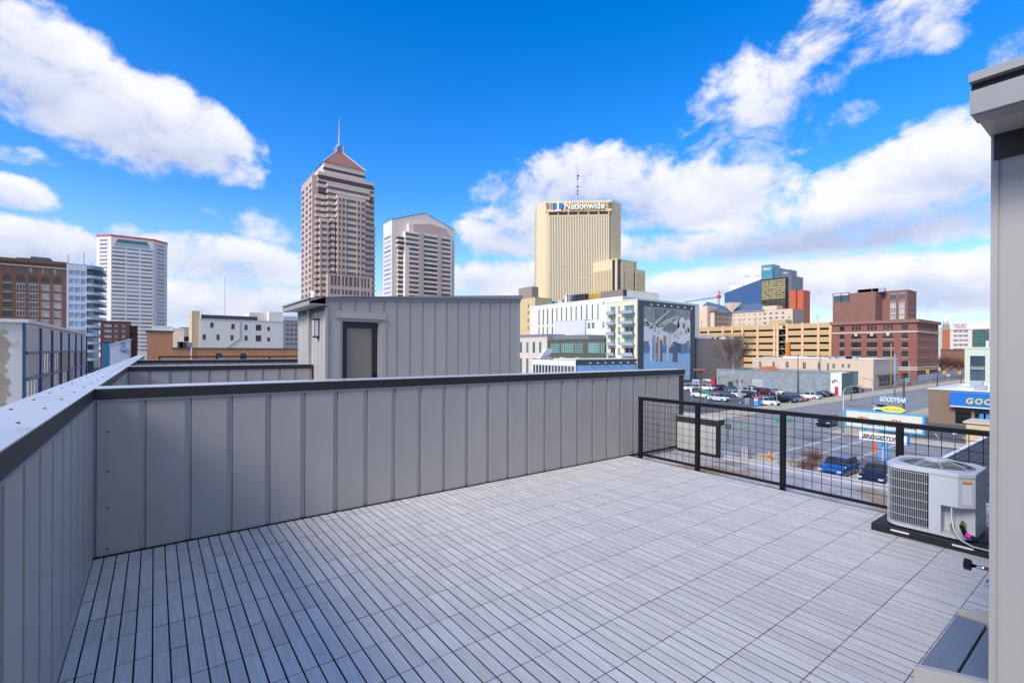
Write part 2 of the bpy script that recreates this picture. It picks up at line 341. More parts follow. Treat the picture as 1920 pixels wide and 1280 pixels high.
def shell(root, x0, x1, y0, y1, z0, z1, wm, rm, faces='', roofz=None, coping=None, cw=.35, ch=.25, cp=.12):
    """walls other than the built faces, roof slab below a parapet, coping"""
    b = MB()
    if 'R' not in faces: b.face([(x0, y0, z0), (x1, y0, z0), (x1, y0, z1), (x0, y0, z1)])
    if 'L' not in faces: b.face([(x0, y1, z0), (x0, y0, z0), (x0, y0, z1), (x0, y1, z1)])
    if 'E' not in faces: b.face([(x1, y0, z0), (x1, y1, z0), (x1, y1, z1), (x1, y0, z1)])
    b.face([(x1, y1, z0), (x0, y1, z0), (x0, y1, z1), (x1, y1, z1)])
    b.build('rear_wall', wm, root)
    rz = roofz if roofz is not None else z1-.7
    MB().box(x0+.02, x1-.02, y0+.02, y1-.02, rz-.3, rz).build('roof', rm, root)
    t = MB(); p = cp
    t.box(x0-p, x1+p, y0-p, y0+cw, z1, z1+ch).box(x0-p, x1+p, y1-cw, y1+p, z1, z1+ch).box(x0-p, x0+cw, y0+cw, y1-cw, z1, z1+ch).box(x1-cw, x1+p, y0+cw, y1-cw, z1, z1+ch)
    t.box(x0+.03, x0+cw, y0+cw, y1-cw, rz, z1-.001).box(x1-cw, x1-.03, y0+cw, y1-cw, rz, z1-.001).box(x0+.03, x1-.03, y0+.03, y0+cw-.001, rz, z1-.001).box(x0+.03, x1-.03, y1-cw+.001, y1-.03, rz, z1-.001)
    t.build('coping', coping or wm, root)

# ================================================================== the roof terrace
DZ = 9.88                                    # deck level
m_side = mat('grey_siding', (.425, .398, .365), .38, var=.07, vs_=1.2, streak=.08, spec=.5, bump=.18, bs=1.6, rnd=.03, dirt=((.34, .32, .295), 2.1, .62))
m_sideb = mat('grey_siding_shadow_gap', (.10, .098, .10), .6)
m_cap = mat('dark_bronze_flashing', (.034, .031, .031), .45, .15, var=.12, vs_=2.5, spec=.4)
m_captop_skylit = mat('coping_sheet', (.66, .65, .66), .34, .35, var=.14, vs_=1.6, spec=.6, dirt=((.47, .47, .49), 3.0, .60))  # the fascia's metal, painted lighter on top for the sky it reflects
m_trim = mat('light_grey_trim', (.29, .285, .28), .4, var=.05, vs_=2)
m_black = mat('black_powder_coat', (.006, .006, .007), .38, var=.2, vs_=6, spec=.35)
m_screw = mat('screw_steel', (.09, .085, .085), .4, .6)
m_slat = mat('grey_composite_board', (.62, .585, .545), .42, var=.26, vs_=7, stretch=(9, .55, 1), bump=.35, bs=22, rnd=.075, spec=.45, dirt=((.44, .425, .41), 1.7, .655))
m_edge_shade = mat('board_edge_shade', (.02, .02, .024), .7)  # board sides painted near black for the shade inside the gaps
m_grid = mat('deck_tile_grid', (.010, .010, .012), .7)
m_memb = mat('roof_membrane', (.46, .43, .44), .55, var=.2, vs_=1.4, dirt=((.34, .22, .12), .9, .50))
m_conc = mat('pale_concrete', (.42, .39, .34), .9, var=.16, vs_=.6, bump=.2, bs=8)

PITCH = .305; RIDGE = [(0, .012), (.0001, -.018), (.256, -.018), (.264, -.004), (.2995, -.004), (.2996, .012), (.305, .012)]
def prof_clip(a, b):
    pts = []
    def yat(x):
        for (x0, y0), (x1, y1) in zip(RIDGE, RIDGE[1:]):
            if x0 <= x <= x1: return y0+(y1-y0)*((x-x0)/(x1-x0) if x1 > x0 else 0)
        return .012
    if a > 0: pts.append((a, yat(a)))
    pts += [p for p in RIDGE if a <= p[0] <= b]
    if b < PITCH: pts.append((b, yat(b)))
    return pts
PANC = {}
def siding(root, face, plane, u0, W, zf0, zf1, hole=None, phase=0., name='siding_panel', m=None):
    k = 0; u = -phase
    while u < W-.004:
        a, b = max(u, 0), min(u+PITCH, W)
        segs = [(a, b, zf0, zf1)]
        if hole and a < hole[1] and b > hole[0]:
            segs = []
            if a < hole[0]: segs.append((a, hole[0], zf0, zf1))
            if b > hole[1]: segs.append((hole[1], b, zf0, zf1))
            segs.append((max(a, hole[0]), min(b, hole[1]), lambda x: hole[2], zf1))
        for sa, sb, f0, f1 in segs:
            if sb-sa < .004: continue
            pr = prof_clip(sa-u, sb-u); key = (round(sa-u, 3), round(sb-u, 3), tuple(round(v, 3) for v in (f0(sa), f0(sb), f1(sa), f1(sb))), (m or m_side).name)
            if key not in PANC:
                bb = MB(); z0a, z0b, z1a, z1b = f0(sa), f0(sb), f1(sa), f1(sb); w = max(sb-sa, 1e-6)
                lz = lambda x, p, q_: p+(q_-p)*((x-(sa-u))/w)
                for (x0, y0), (x1, y1) in zip(pr, pr[1:]):
                    bb.face([(x0, y0, lz(x0, z0a, z0b)), (x1, y1, lz(x1, z0a, z0b)), (x1, y1, lz(x1, z1a, z1b)), (x0, y0, lz(x0, z1a, z1b))])
                bb.face([(x, y, lz(x, z1a, z1b)) for x, y in pr]+[(pr[-1][0], .02, z1b), (pr[0][0], .02, z1a)])
                PANC[key] = bb.mesh('siding_panel', m or m_side)
            inst(name, PANC[key], root, fpt(face, plane, u0, u, 0, 0), ROTZ[face])
        u += PITCH; k += 1
const = lambda v: (lambda x: v)

# ---- the apartment building that carries the decks
bld = thing('apartment_building', 'grey panel-clad apartment block under the roof terraces', 'building', (3.3, 11, 0))
MB().box(-.58, 7.10, -8, 28.2, .02, DZ-.32).build('wall', m_side, bld)
MB().box(-.58, 7.14, -8, 28.2, DZ-.32, DZ-.06).build('roof_slab', m_memb, bld)
MB().box(7.145, 7.21, -8, 4.02, DZ-.40, DZ+.0).build('edge_flashing', mat('edge_flashing', (.62, .62, .66), .4, .2, var=.08, vs_=3), bld)

# ---- deck
deck = tag(MB().box(-.37, 5.93, -1.2, 4.88, DZ-.055, DZ-.022).build('deck', m_grid), kind='structure')
T = .305; SW = T/4
def slat_box(b, x0, y0, x1, y1, z):
    c = .0013; P = [(x0, z-.02), (x0, z-c), (x0+c, z), (x1-c, z), (x1, z-c), (x1, z-.02)]
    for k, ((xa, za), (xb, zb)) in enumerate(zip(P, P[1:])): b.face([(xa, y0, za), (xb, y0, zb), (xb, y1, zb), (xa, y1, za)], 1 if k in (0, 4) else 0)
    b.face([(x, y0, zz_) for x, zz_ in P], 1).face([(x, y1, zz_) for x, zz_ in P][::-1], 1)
xs0 = -.308-SW; ys0 = 3.17-15*T
slats = []
for i in range(0, 84):
    xa = xs0+i*SW+.0037; xb = xa+SW-.0074
    xa2, xb2 = max(xa, -.368), min(xb, 5.90)
    if xb2-xa2 < .015: continue
    for j in range(0, 22):
        ya, yb = ys0+j*T+.0019, ys0+(j+1)*T-.0019
        yb = min(yb, 4.872); ya = max(ya, -1.0)
        if yb-ya < .03: continue
        if xa2 > 2.75 and yb < .40: continue           # under the stair enclosure
        mx, my = (xa2+xb2)/2, (ya+yb)/2; d = sn*mx+cs*my; s_ = cs*mx-sn*my
        vis = d > .3 and abs(s_/d)*FPX < 985 and 1.62/d*FPX < 660 and not (mx > 2.7 and my < .4)
        slats.append((-(1/d**3) if vis else 1, xa2, ya, xb2, yb, vis))
slats.sort()
SL = {}
rest = MB()
for n, (_, xa, ya, xb, yb, vis) in enumerate(slats):
    dzr = random.uniform(-.0012, .0006)
    if n < 300 and vis:
        key = (round(xb-xa, 4), round(yb-ya, 4))
        if key not in SL:
            b = MB(); slat_box(b, 0, 0, key[0], key[1], 0); SL[key] = b.mesh('deck_slat', [m_slat, m_edge_shade])
        inst('deck_slat', SL[key], deck, (xa, ya, DZ+dzr))
    else: slat_box(rest, xa, ya, xb, yb, DZ+dzr)
tag(rest.build('deck_slats_beyond', [m_slat, m_edge_shade], deck), kind='stuff')

# ---- parapets
WH = 1.314; TOPZ = DZ+WH
def parapet(name, label, x0, x1, y0, y1, faces, group=None, screws=False, endcap=None):
    """a clad parapet wall over x0..x1, y0..y1 with a bronze coping; faces: clad sides"""
    r = thing(name, label, 'parapet wall', ((x0+x1)/2, (y0+y1)/2, DZ-.05), 0, group)
    MB().box(x0+(.014 if 'L' in faces else 0), x1-(.014 if 'E' in faces else 0), y0+(.014 if 'R' in faces else 0), y1, DZ-.06, TOPZ-.06).build('wall_core', m_sideb, r)
    zb, zt = DZ-.05, TOPZ-.09
    if 'E' in faces: siding(r, 'E', x1+.001, y0, y1-y0, const(zb), const(zt), phase=.2)
    if 'R' in faces: siding(r, 'R', y0-.001, x0, x1-x0, const(zb), const(zt), phase=(.305-((-.05)-x0) % .305) % .305)
    if 'L' in faces: siding(r, 'L', x0-.001, y1, y1-y0, const(zb), const(zt))
    return r
def coping_run(r, x0, x1, y0, y1, z=TOPZ, h=.088, t=.004):
    MB().box(x0, x1, y0, y1, z-.006, z).build('coping_sheet', m_captop_skylit, r)
    f = MB().box(x0, x0+t, y0, y1, z-h, z-.006).box(x1-t, x1, y0, y1, z-h, z-.006).box(x0+t, x1-t, y0, y0+t, z-h, z-.006).box(x0+t, x1-t, y1-t, y1, z-h, z-.006)
    f.build('coping_fascia', m_cap, r)
lp = parapet('parapet_wall', 'long grey clad parapet with wide metal coping along the left edge', -.60, -.395, -1.3, 28.2, 'E')
coping_run(lp, -.64, -.368, -1.34, 28.24)
MB().box(-.394, -.360, -1.3, 4.86, TOPZ-.104, TOPZ-.089).build('drip_edge', m_trim, lp)
MB().box(-.378, -.372, -1.0, 4.86, DZ-.03, DZ+.09).build('base_flashing', m_side, lp)
scm = MB().lathe([(.0, .006), (.005, .006), (.006, .0035), (.008, .002), (.009, 0)], n=8).mesh('screw', m_screw)
for k in range(34):
    y = .55+.56*k
    for (xx, oy) in ((-.445, .0), (-.575, .05)):
        inst('screw', scm, lp, (xx, y+oy+random.uniform(-.02, .02), TOPZ))
for k in range(8): MB().box(-.641, -.367, 1.75+2.44*k, 1.76+2.44*k, TOPZ, TOPZ+.0025).build('coping_seam', m_captop_skylit, lp)
W2E = XY(1279, 4.9, 700)
w2 = parapet('dividing_wall', 'grey clad dividing wall across the back of the near deck', -.394, W2E, 4.90, 5.12, 'R')
coping_run(w2, -.367, W2E+.03, 4.865, 5.155)
MB().box(-.36, W2E, 4.868, 4.899, TOPZ-.104, TOPZ-.089).build('drip_edge', m_trim, w2)
MB().box(-.376, W2E, 4.874, 4.884, DZ-.02, DZ+.012).build('base_flashing', m_grid, w2)
MB().box(W2E-.09, W2E+.015, 4.878, 4.8985, DZ-.05, TOPZ-.105).build('corner_trim', m_cap, w2)
for px in (645, 1010): MB().box(XY(px, 4.87, 710), XY(px, 4.87, 710)+.006, 4.862, 5.157, TOPZ-.089, TOPZ+.002).build('coping_seam', m_cap, w2)
for (zz_) in (.97, .66, .38, .06): inst('screw', scm, w2, (-.29, 4.883, DZ+zz_), rot=(R(90), 0, 0))
X1, X2 = 2.72, 7.58
for k, (yy, lab) in enumerate(((10.78, 'low grey dividing wall ending at the neighbouring stair enclosure'), (16.66, 'farthest grey dividing wall, mostly hidden behind the others'))):
    w = parapet('dividing_wall', lab, -.394, X1-.02 if k == 0 else 7.1, yy, yy+.2, 'R')
    coping_run(w, -.367, X1-.02 if k == 0 else 7.12, yy-.035, yy+.235)
# low return parapet at the far corner of the roof
sp_ = thing('return_parapet', 'short low parapet stub with dark cap beyond the railing', 'parapet wall', (7.2, 4.4, DZ-.06))
MB().box(7.17, 7.30, 4.16, 4.86, DZ-.3, DZ+.44).build('wall_core', m_cap, sp_)
siding(sp_, 'L', 7.169, 4.86, .70, const(DZ-.05), const(DZ+.44), m=mat('pale_siding', (.42, .41, .40), .45, var=.06, vs_=2))
MB().box(7.13, 7.34, 4.12, 4.86, DZ+.442, DZ+.53).build('coping_fascia', m_cap, sp_)
MB().box(7.125, 7.345, 4.115, 4.86, DZ+.531, DZ+.537).build('coping_sheet', m_captop_skylit, sp_)
MB().box(7.15, 7.168, 4.16, 4.86, DZ-.055, DZ-.02).build('base_flashing', m_grid, sp_)

# ---- guard railing on the street side
def railing(name, label, pts, z0, hgt, wires=True, group=None, sp=.1):
    """pts: post positions (x,y) along a straight line"""
    a, b = Vector((*pts[0], 0)), Vector((*pts[-1], 0)); d = (b-a).normalized(); n = Vector((-d.y, d.x, 0))
    r = thing(name, label, 'railing', (a.x, a.y, z0), 0, group)
    def bar(p, q_, w, za, zb):
        bb = MB(); c = [p+n*w/2, q_+n*w/2, q_-n*w/2, p-n*w/2]; bb.prism([(v.x, v.y) for v in c], 'z', za, zb); return bb
    for i, p in enumerate(pts):
        P = Vector((*p, 0)); po = bar(P-d*.027, P+d*.027, .054, z0+.004, z0+hgt-.052).build('post', m_black, r, bevel=.003)
        MB().box(P.x-.05, P.x+.05, P.y-.04, P.y+.04, z0, z0+.0038).build('base_plate', m_screw, r)
    bar(a-d*.03, b+d*.03, .052, z0+hgt-.05, z0+hgt).build('top_rail', m_black, r, bevel=.004)
    for i in range(len(pts)-1):
        p, q_ = Vector((*pts[i], 0))+d*.028, Vector((*pts[i+1], 0))-d*.028; L = (q_-p).length
        bar(p, q_, .036, z0+.085, z0+.115).build('bottom_rail', m_black, r)
        if not wires: continue
        w = MB(); k = 1
        nn = max(2, round(L/sp))
        for k in range(0, nn+1):
            s_ = p+d*(L*(k+.03)/(nn+.06)); off = n*.0
            w.cyl((s_.x, s_.y, z0+.116), (s_.x, s_.y, z0+hgt-.052), .0031, n=5, cap=False)
        nz_ = round((hgt-.17)/sp)
        for k in range(1, nz_+1):
            z = z0+.115+(hgt-.167)*k/(nz_+.6); o_ = n*.004
            w.cyl((p.x+o_.x, p.y+o_.y, z), (q_.x+o_.x, q_.y+o_.y, z), .0029, n=5, cap=False)
        w.build('wire_mesh', m_black, r)
    return r
RX = 6.0
railing('guard_railing', 'black guard railing with wire mesh infill at the deck edge', [(RX, 4.72), (RX, 3.756), (RX, 2.639), (RX, 1.524), (RX, .41), (RX, -.7)], DZ-.06, .98)
fr = railing('guard_railing', 'distant black railing with pickets beyond the low dividing walls', [(.15, 22.4), (2.0, 22.4), (3.9, 22.4), (5.8, 22.4), (7.0, 22.4)], DZ+.42, .93, sp=.13)

# ---- stair enclosures on the roof
m_doorf = mat('black_door_frame', (.022, .021, .026), .45)
def enclosure(name, label, ya, yb, door):
    r = thing(name, label, 'roof enclosure', (X1, (ya+yb)/2, DZ-.05))
    zt = lambda X: DZ+2.66+(X-X1)*.059
    e = .03
    MB().prism([(X1+e, DZ-.06), (X2-e, DZ-.06), (X2-e, zt(X2)-.02), (X1+e, zt(X1)-.02)], 'y', ya+.16, yb-.16).build('core', m_sideb, r)
    b = MB()
    for (y0, y1, hole) in ((ya+e, ya+.159, door == 'R'), (yb-.159, yb-e, door == 'B')):
        if hole:
            b.prism([(X1+e, DZ-.06), (DX0, DZ-.06), (DX0, zt(DX0)-.02), (X1+e, zt(X1)-.02)], 'y', y0, y1).prism([(DX1, DZ-.06), (X2-e, DZ-.06), (X2-e, zt(X2)-.02), (DX1, zt(DX1)-.02)], 'y', y0, y1).prism([(DX0, DZ+2.20), (DX1, DZ+2.20), (DX1, zt(DX1)-.02), (DX0, zt(DX0)-.02)], 'y', y0, y1)
        else: b.prism([(X1+e, DZ-.06), (X2-e, DZ-.06), (X2-e, zt(X2)-.02), (X1+e, zt(X1)-.02)], 'y', y0, y1)
    b.build('wall', m_sideb, r)
    ZB = const(DZ-.05)
    hole = (DX0-.14-X1, DX1+.14-X1, DZ+2.41) if door == 'R' else None
    siding(r, 'R', ya+e-.002, X1, X2-X1, ZB, lambda u: zt(X1+u)-.01, hole=hole, phase=.0)
    siding(r, 'L', X1+e-.002, yb, yb-ya, ZB, const(DZ+2.555), phase=.1)
    # roof slab with eave, fascia, drip and soffit towards -X
    xe = X1-.34
    MB().prism([(xe+.03, DZ+2.632), (X2+.05, zt(X2)+.10), (X2+.05, zt(X2)+.005), (X1, zt(X1)+.005), (xe+.03, DZ+2.56)], 'y', ya-.05, yb+.004).build('roof', m_trim, r)
    MB().box(xe+.0265, xe+.0295, ya-.05, yb+.005, DZ+2.56, DZ+2.602).build('eave_gap_shade', m_cap, r)  # dark strip standing in for the shadow between fascia and drip edge
    rf = r
    MB().box(xe+.012, xe+.03, ya-.045, yb+.006, DZ+2.490, DZ+2.575).build('fascia', m_trim, rf)
    MB().box(xe-.006, xe+.034, ya-.05, yb+.007, DZ+2.603, DZ+2.634).build('drip_edge', m_trim, rf)
    MB().box(xe+.031, X1+.02, ya-.04, yb+.002, DZ+2.50, DZ+2.52).build('soffit', m_side, rf)
    MB().box(xe+.031, xe+.12, ya-.045, yb+.003, DZ+2.488, DZ+2.499).build('soffit_trim', m_trim, rf)
    MB().box(X1-.003, X1+.012, ya+.01, yb-.01, DZ+2.40, DZ+2.499).build('dark_band', m_cap, r)  # dark band along the wall just below the soffit
    if True:
        MB().prism([(X1-.01, zt(X1)-.075), (X2+.02, zt(X2)-.075), (X2+.02, zt(X2)+.0), (X1-.01, zt(X1)+.0)], 'y', ya-.012, ya+.012).build('roof_trim', m_trim, r)
        MB().box(X1-.012, X1+.045, ya-.008, ya+.045, DZ-.05, DZ+2.47).build('corner_trim', m_side, r)
        MB().box(X2-.06, X2+.004, ya+.004, ya+.03, DZ-.05, zt(X2)-.08).build('corner_trim', m_side, r)
    if door == 'R':
        t = MB().box(DX0-.14, DX0-.03, ya+.0, ya+.03, DZ-.05, DZ+2.27).box(DX1+.03, DX1+.14, ya+.0, ya+.03, DZ-.05, DZ+2.27).box(DX0-.14, DX1+.14, ya+.001, ya+.031, DZ+2.272, DZ+2.41)
        t.box(DX0-.16, DX1+.16, ya-.03, ya+.03, DZ+2.262, DZ+2.271).build('door_trim', m_side, r)
        d = MB().box(DX0-.03, DX0+.02, ya+.02, ya+.14, DZ, DZ+2.26).box(DX1-.02, DX1+.03, ya+.02, ya+.14, DZ, DZ+2.26).box(DX0+.02, DX1-.02, ya+.02, ya+.14, DZ+2.2, DZ+2.26)
        d.build('door_frame', m_side, r)
        D = MB().box(DX0+.021, DX0+.12, ya+.07, ya+.115, DZ+.01, DZ+2.198).box(DX1-.14, DX1-.021, ya+.07, ya+.115, DZ+.01, DZ+2.198).box(DX0+.12, DX1-.14, ya+.07, ya+.115, DZ+2.07, DZ+2.198).box(DX0+.12, DX1-.14, ya+.07, ya+.115, DZ+.01, DZ+.25).build('door', m_doorf, r)
        MB().box(DX0+.12, DX1-.14, ya+.088, ya+.094, DZ+.25, DZ+2.07).build('pane', mat('door_glass', (.27, .245, .19), .12, spec=.6), D)
        MB().box(DX1-.105, DX1-.055, ya+.05, ya+.069, DZ+1.05, DZ+1.13).build('deadbolt', m_black, D)
        h = MB().box(DX1-.105, DX1-.055, ya+.05, ya+.069, DZ+.88, DZ+.96).cyl((DX1-.08, ya+.03, DZ+.92), (DX1-.22, ya+.03, DZ+.92), .009).cyl((DX1-.08, ya+.05, DZ+.92), (DX1-.08, ya+.03, DZ+.92), .009)
        h.build('handle', m_black, D)
        MB().box(X1-.06, X1+.027, 10.93, 11.03, DZ+.0, DZ+2.47).build('downspout', m_side, r)
    return r
DX0, DX1 = XY(641, 9.82), XY(712, 9.82)
enclosure('stair_enclosure', 'grey clad roof enclosure with glazed black door on the neighbouring deck', 9.82, 12.16, 'R')
er = enclosure('stair_enclosure', 'grey enclosure corner with eave rising at the right edge', -2.0, .40, 'N')
siding(er, 'B', .40-.03+.002, X2, X2-X1, const(DZ-.05), lambda u: DZ+2.65+(X2-u-X1)*.059, hole=(X2-3.98, X2-2.92, DZ+2.30))
ed = MB().box(3.02, 3.12, .374, .392, DZ+.06, DZ+2.2).box(3.76, 3.88, .374, .392, DZ+.06, DZ+2.2).box(3.12, 3.76, .374, .392, DZ+2.07, DZ+2.2).box(3.12, 3.76, .374, .392, DZ+.06, DZ+.3).build('door', m_doorf, er)
MB().box(3.12, 3.76, .376, .382, DZ+.3, DZ+2.07).build('pane', MATS['door_glass'], ed)
MB().box(2.925, 3.019, .372, .402, DZ, DZ+2.29).box(3.881, 3.975, .372, .402, DZ, DZ+2.29).box(3.019, 3.881, .372, .402, DZ+2.201, DZ+2.29).build('door_trim', m_side, er)
lamp = thing('wall_lamp', 'black framed box lamp on the side of the neighbouring enclosure', 'lamp', (X1, 10.38, DZ+1.88))
MB().box(X1-.012, X1+.01, 10.31, 10.43, DZ+1.84, DZ+2.27).build('backplate', m_black, lamp)
MB().box(X1-.10, X1-.013, 10.315, 10.425, DZ+1.90, DZ+2.23).build('diffuser', mat('opal_glass', (.85, .87, .92), .25), lamp)
MB().box(X1-.108, X1-.013, 10.305, 10.435, DZ+2.231, DZ+2.26).box(X1-.108, X1-.013, 10.305, 10.435, DZ+1.87, DZ+1.899).box(X1-.108, X1-.10, 10.305, 10.316, DZ+1.90, DZ+2.23).box(X1-.108, X1-.10, 10.424, 10.435, DZ+1.90, DZ+2.23).build('frame', m_black, lamp)
vent = thing('roof_vent', 'white plastic vent pipe on the neighbouring enclosure roof', 'vent pipe', (3.0, 11.9, DZ+2.68))
MB().cyl((3.0, 11.9, DZ+2.66), (3.0, 11.9, DZ+3.0), .05, n=12).build('pipe', mat('white_plastic', (.8, .8, .8), .4), vent, smooth=True)

# ---- step at the near enclosure
st = thing('door_step', 'low blue-grey board step with grey cheeks beside the right enclosure', 'step', (3.5, .55, DZ))
m_tread = mat('blue_grey_tread', (.17, .21, .27), .6, var=.16, vs_=6, stretch=(.6, 9, 1), bump=.3, bs=25)
MB().box(3.03, 3.86, .575, .70, DZ+.02, DZ+.055).build('tread_board', m_tread, st, bevel=.004)
MB().box(3.03, 3.86, .415, .565, DZ+.02, DZ+.055).build('tread_board', m_tread, st, bevel=.004)
MB().box(3.03, 3.86, .42, .69, DZ+.001, DZ+.019).build('frame', m_grid, st)
for xx in (2.985, 3.862):
    MB().prism([(.70, DZ+.001), (.70, DZ+.085), (.41, DZ+.155), (.41, DZ+.001)], 'x', xx, xx+.04).build('cheek', m_side, st, bevel=.002)

# ---- condenser unit on its pad
AX, AY = 5.335, 1.475                                   # front-left corner; a runs towards -Y, b towards +X
AS, ZS = .93, lambda z: z if z < .09 else (.09+(z-.09)*1.40 if z < .468 else .6192+(z-.468)*.85)
def A_(a, b, z): return (AX+b, AY-a*AS, DZ+ZS(z))
pad = thing('equipment_pad', 'black plastic equipment pad under the air conditioner', 'pad', A_(.35, .3, 0))
pr = [(0, 0), (0, .052), (.012, .062), (.718, .062), (.73, .052), (.73, 0)]
b = MB(); b.prism([(5.265+x, DZ+z+.0015) for x, z in pr], 'y', 1.545, .73); b.build('slab', mat('black_plastic', (.010, .010, .011), .55, var=.15, vs_=8), pad)
for y0 in (1.40, .99): MB().box(5.2625, 5.2648, y0-.13, y0, DZ+.036, DZ+.051).build('sticker', mat('white_label', (.7, .7, .7), .5, var=.2, vs_=60), pad)
ac = thing('air_conditioner', 'pale grey outdoor condenser unit with round fan guard', 'air conditioner', A_(.32, .3, .062))
m_ac = mat('condenser_paint', (.56, .58, .60), .42, var=.05, vs_=3, spec=.5)
m_acd = mat('condenser_coil', (.045, .045, .05), .6, var=.3, vs_=60, stretch=(1, 1, 8))
AW, AD, ZB_, ZT_ = .645, .60, .085, .455
def outline(ins=0., n=6):
    """footprint as (a,b), clockwise from the left rear: rounded left-front corner, chamfered right-front"""
    pts = [(ins, AD-.12)]
    for k in range(n+1):
        t = math.pi/2*k/n; rr = .13-ins; pts.append((.13-rr*math.cos(t), .13-rr*math.sin(t)))
    pts += [(.345, ins)]
    return pts
full = outline()+[(.545, 0), (AW, .085), (AW, AD-.10), (AW-.10, AD), (.10, AD)]
def slab(poly, z0, z1, nm, m, bev=0):
    bb = MB(); bb.prism([(AX+q_[1], AY-q_[0]*AS) for q_ in poly], 'z', DZ+ZS(z0), DZ+ZS(z1)); return bb.build(nm, m, ac, bevel=bev)
slab(full, .075, .098, 'base_pan', m_ac)
core = [(a*.92+.025, b_*.94+.02) for a, b_ in full]
slab(outline(.02)+[(.33, .02), (.33, AD-.02), (.12, AD-.02)], .099, .44, 'coil', m_acd)
bb = MB(); path = outline(.004, 10)
L = 0; acc = [0]
for p, q_ in zip(path, path[1:]): L += math.dist(p, q_); acc.append(L)
def at_(s):
    for (p, q_), a0, a1 in zip(zip(path, path[1:]), acc, acc[1:]):
        if s <= a1+1e-9: f = (s-a0)/(a1-a0); return p[0]+(q_[0]-p[0])*f, p[1]+(q_[1]-p[1])*f
    return path[-1]
for k in range(48):
    a, b_ = at_(L*k/47); bb.cyl(A_(a, b_, .10), A_(a, b_, .44), .0014, n=5, cap=False)
for z in (.105, .155, .21, .265, .32, .375, .43):
    P = [A_(*at_(L*k/40), z) for k in range(41)]; bb.tube(P, .0022, 5)
bb.build('coil_guard', m_ac, ac)
# solid service panel, with the cut-out for the valves
pan = MB()
def wallq(p, q_, z0, z1): pan.face([A_(*p, z0), A_(*q_, z0), A_(*q_, z1), A_(*p, z1)])
wallq((.345, .0), (.43, .0), .098, .44); wallq((.43, .0), (.545, .0), .265, .44); wallq((.545, .0), (AW, .085), .265, .44)
wallq((AW, .085), (AW, AD-.1), .098, .44); wallq((AW, AD-.1), (AW-.1, AD), .098, .44); wallq((AW-.1, AD), (.1, AD), .098, .44); wallq((.345, .0), (.345, .03), .098, .44)
pan.face([A_(.43, 0, .265), A_(.545, 0, .265), A_(AW, .085, .265), A_(AW, .16, .265), A_(.43, .12, .265)]); wallq((.43, 0), (.43, .12), .098, .265); wallq((.43, .12), (AW, .16), .098, .265)
pan.build('service_panel', m_ac, ac)
slab([(a-.004 if a < .3 else a+.004, b_-.006 if b_ < .3 else b_+.006) for a, b_ in full], .441, .468, 'top_cover', m_ac, .006)
cx0, cy0 = .325, .30
dome = MB()
for k, (rr, z) in enumerate(((.27, .471), (.25, .480), (.228, .489), (.206, .497), (.184, .504), (.162, .510), (.14, .515), (.118, .519), (.096, .522))):
    P = [A_(cx0+rr*math.cos(2*math.pi*i/40), cy0+rr*math.sin(2*math.pi*i/40), z) for i in range(41)]; dome.tube(P, .0018 if k else .005, 4)
for i in range(8):
    t = 2*math.pi*(i+.5)/8; c_, s_ = math.cos(t), math.sin(t)
    dome.tube([A_(cx0+r_*c_, cy0+r_*s_, z) for r_, z in ((.275, .470), (.206, .499), (.14, .517), (.06, .526))], .003, 5)
dome.build('fan_guard', m_ac, ac)
hub = MB().lathe([(.0, .530), (.07, .529), (.082, .523), (.082, .50)], n=20); hub.v = [A_(cx0+x, cy0+y, z) for x, y, z in hub.v]; hub.build('guard_hub', m_ac, ac, smooth=True)
well = MB().cyl(A_(cx0, cy0, .4685), A_(cx0, cy0, .4695), .262, n=32); well.build('fan_well', mat('fan_well_dark', (.02, .02, .022), .7), ac)
fan = MB()
for i in range(3):
    t = 2*math.pi*i/3
    fan.face([A_(cx0+.05*math.cos(t), cy0+.05*math.sin(t), .476), A_(cx0+.235*math.cos(t-.35), cy0+.235*math.sin(t-.35), .472), A_(cx0+.235*math.cos(t+.45), cy0+.235*math.sin(t+.45), .478), A_(cx0+.05*math.cos(t+.8), cy0+.05*math.sin(t+.8), .478)])
fan.build('fan_blades', mat('fan_grey', (.12, .12, .12), .5), ac)
def on_chamfer(f, z, o=.002):
    a = .545+(AW-.545)*f; b_ = .085*f; n_ = Vector((-.085, .1)).normalized(); nx_, ny_ = .085, -.10; l_ = math.hypot(nx_, ny_)
    return A_(a+nx_/l_*o*0.6, b_+ny_/l_*o, z)
MB().face([on_chamfer(.25, .285), on_chamfer(.80, .285), on_chamfer(.80, .405), on_chamfer(.25, .405)]).build('rating_label', mat('printed_label', (.72, .72, .74), .45, var=.28, vs_=90, stretch=(1, 1, 3)), ac)
MB().face([on_chamfer(.25, .406), on_chamfer(.80, .406), on_chamfer(.80, .420), on_chamfer(.25, .420)]).build('warning_label', mat('orange_label', (.75, .22, .02), .5), ac)
br_ = mat('brass', (.45, .30, .10), .35, .9)
v = MB().cyl(A_(.49, .115, .135), A_(.49, .06, .135), .013, n=10).cyl(A_(.49, .08, .135), A_(.49, .08, .155), .008).cyl(A_(.56, .125, .155), A_(.56, .06, .155), .018, n=10).cyl(A_(.56, .08, .155), A_(.56, .08, .18), .011)
v.build('service_valve', br_, ac, smooth=False)
MB().tube([A_(.56, .06, .15), A_(.60, -.01, .12), A_(.68, -.03, .11), A_(.80, .0, .10)], .017, 8).build('insulated_line', m_black, ac)
MB().tube([A_(.605, -.012, .122), A_(.64, -.022, .116)], .019, 8).build('pink_tape', mat('pink_tape', (.75, .02, .40), .5), ac)
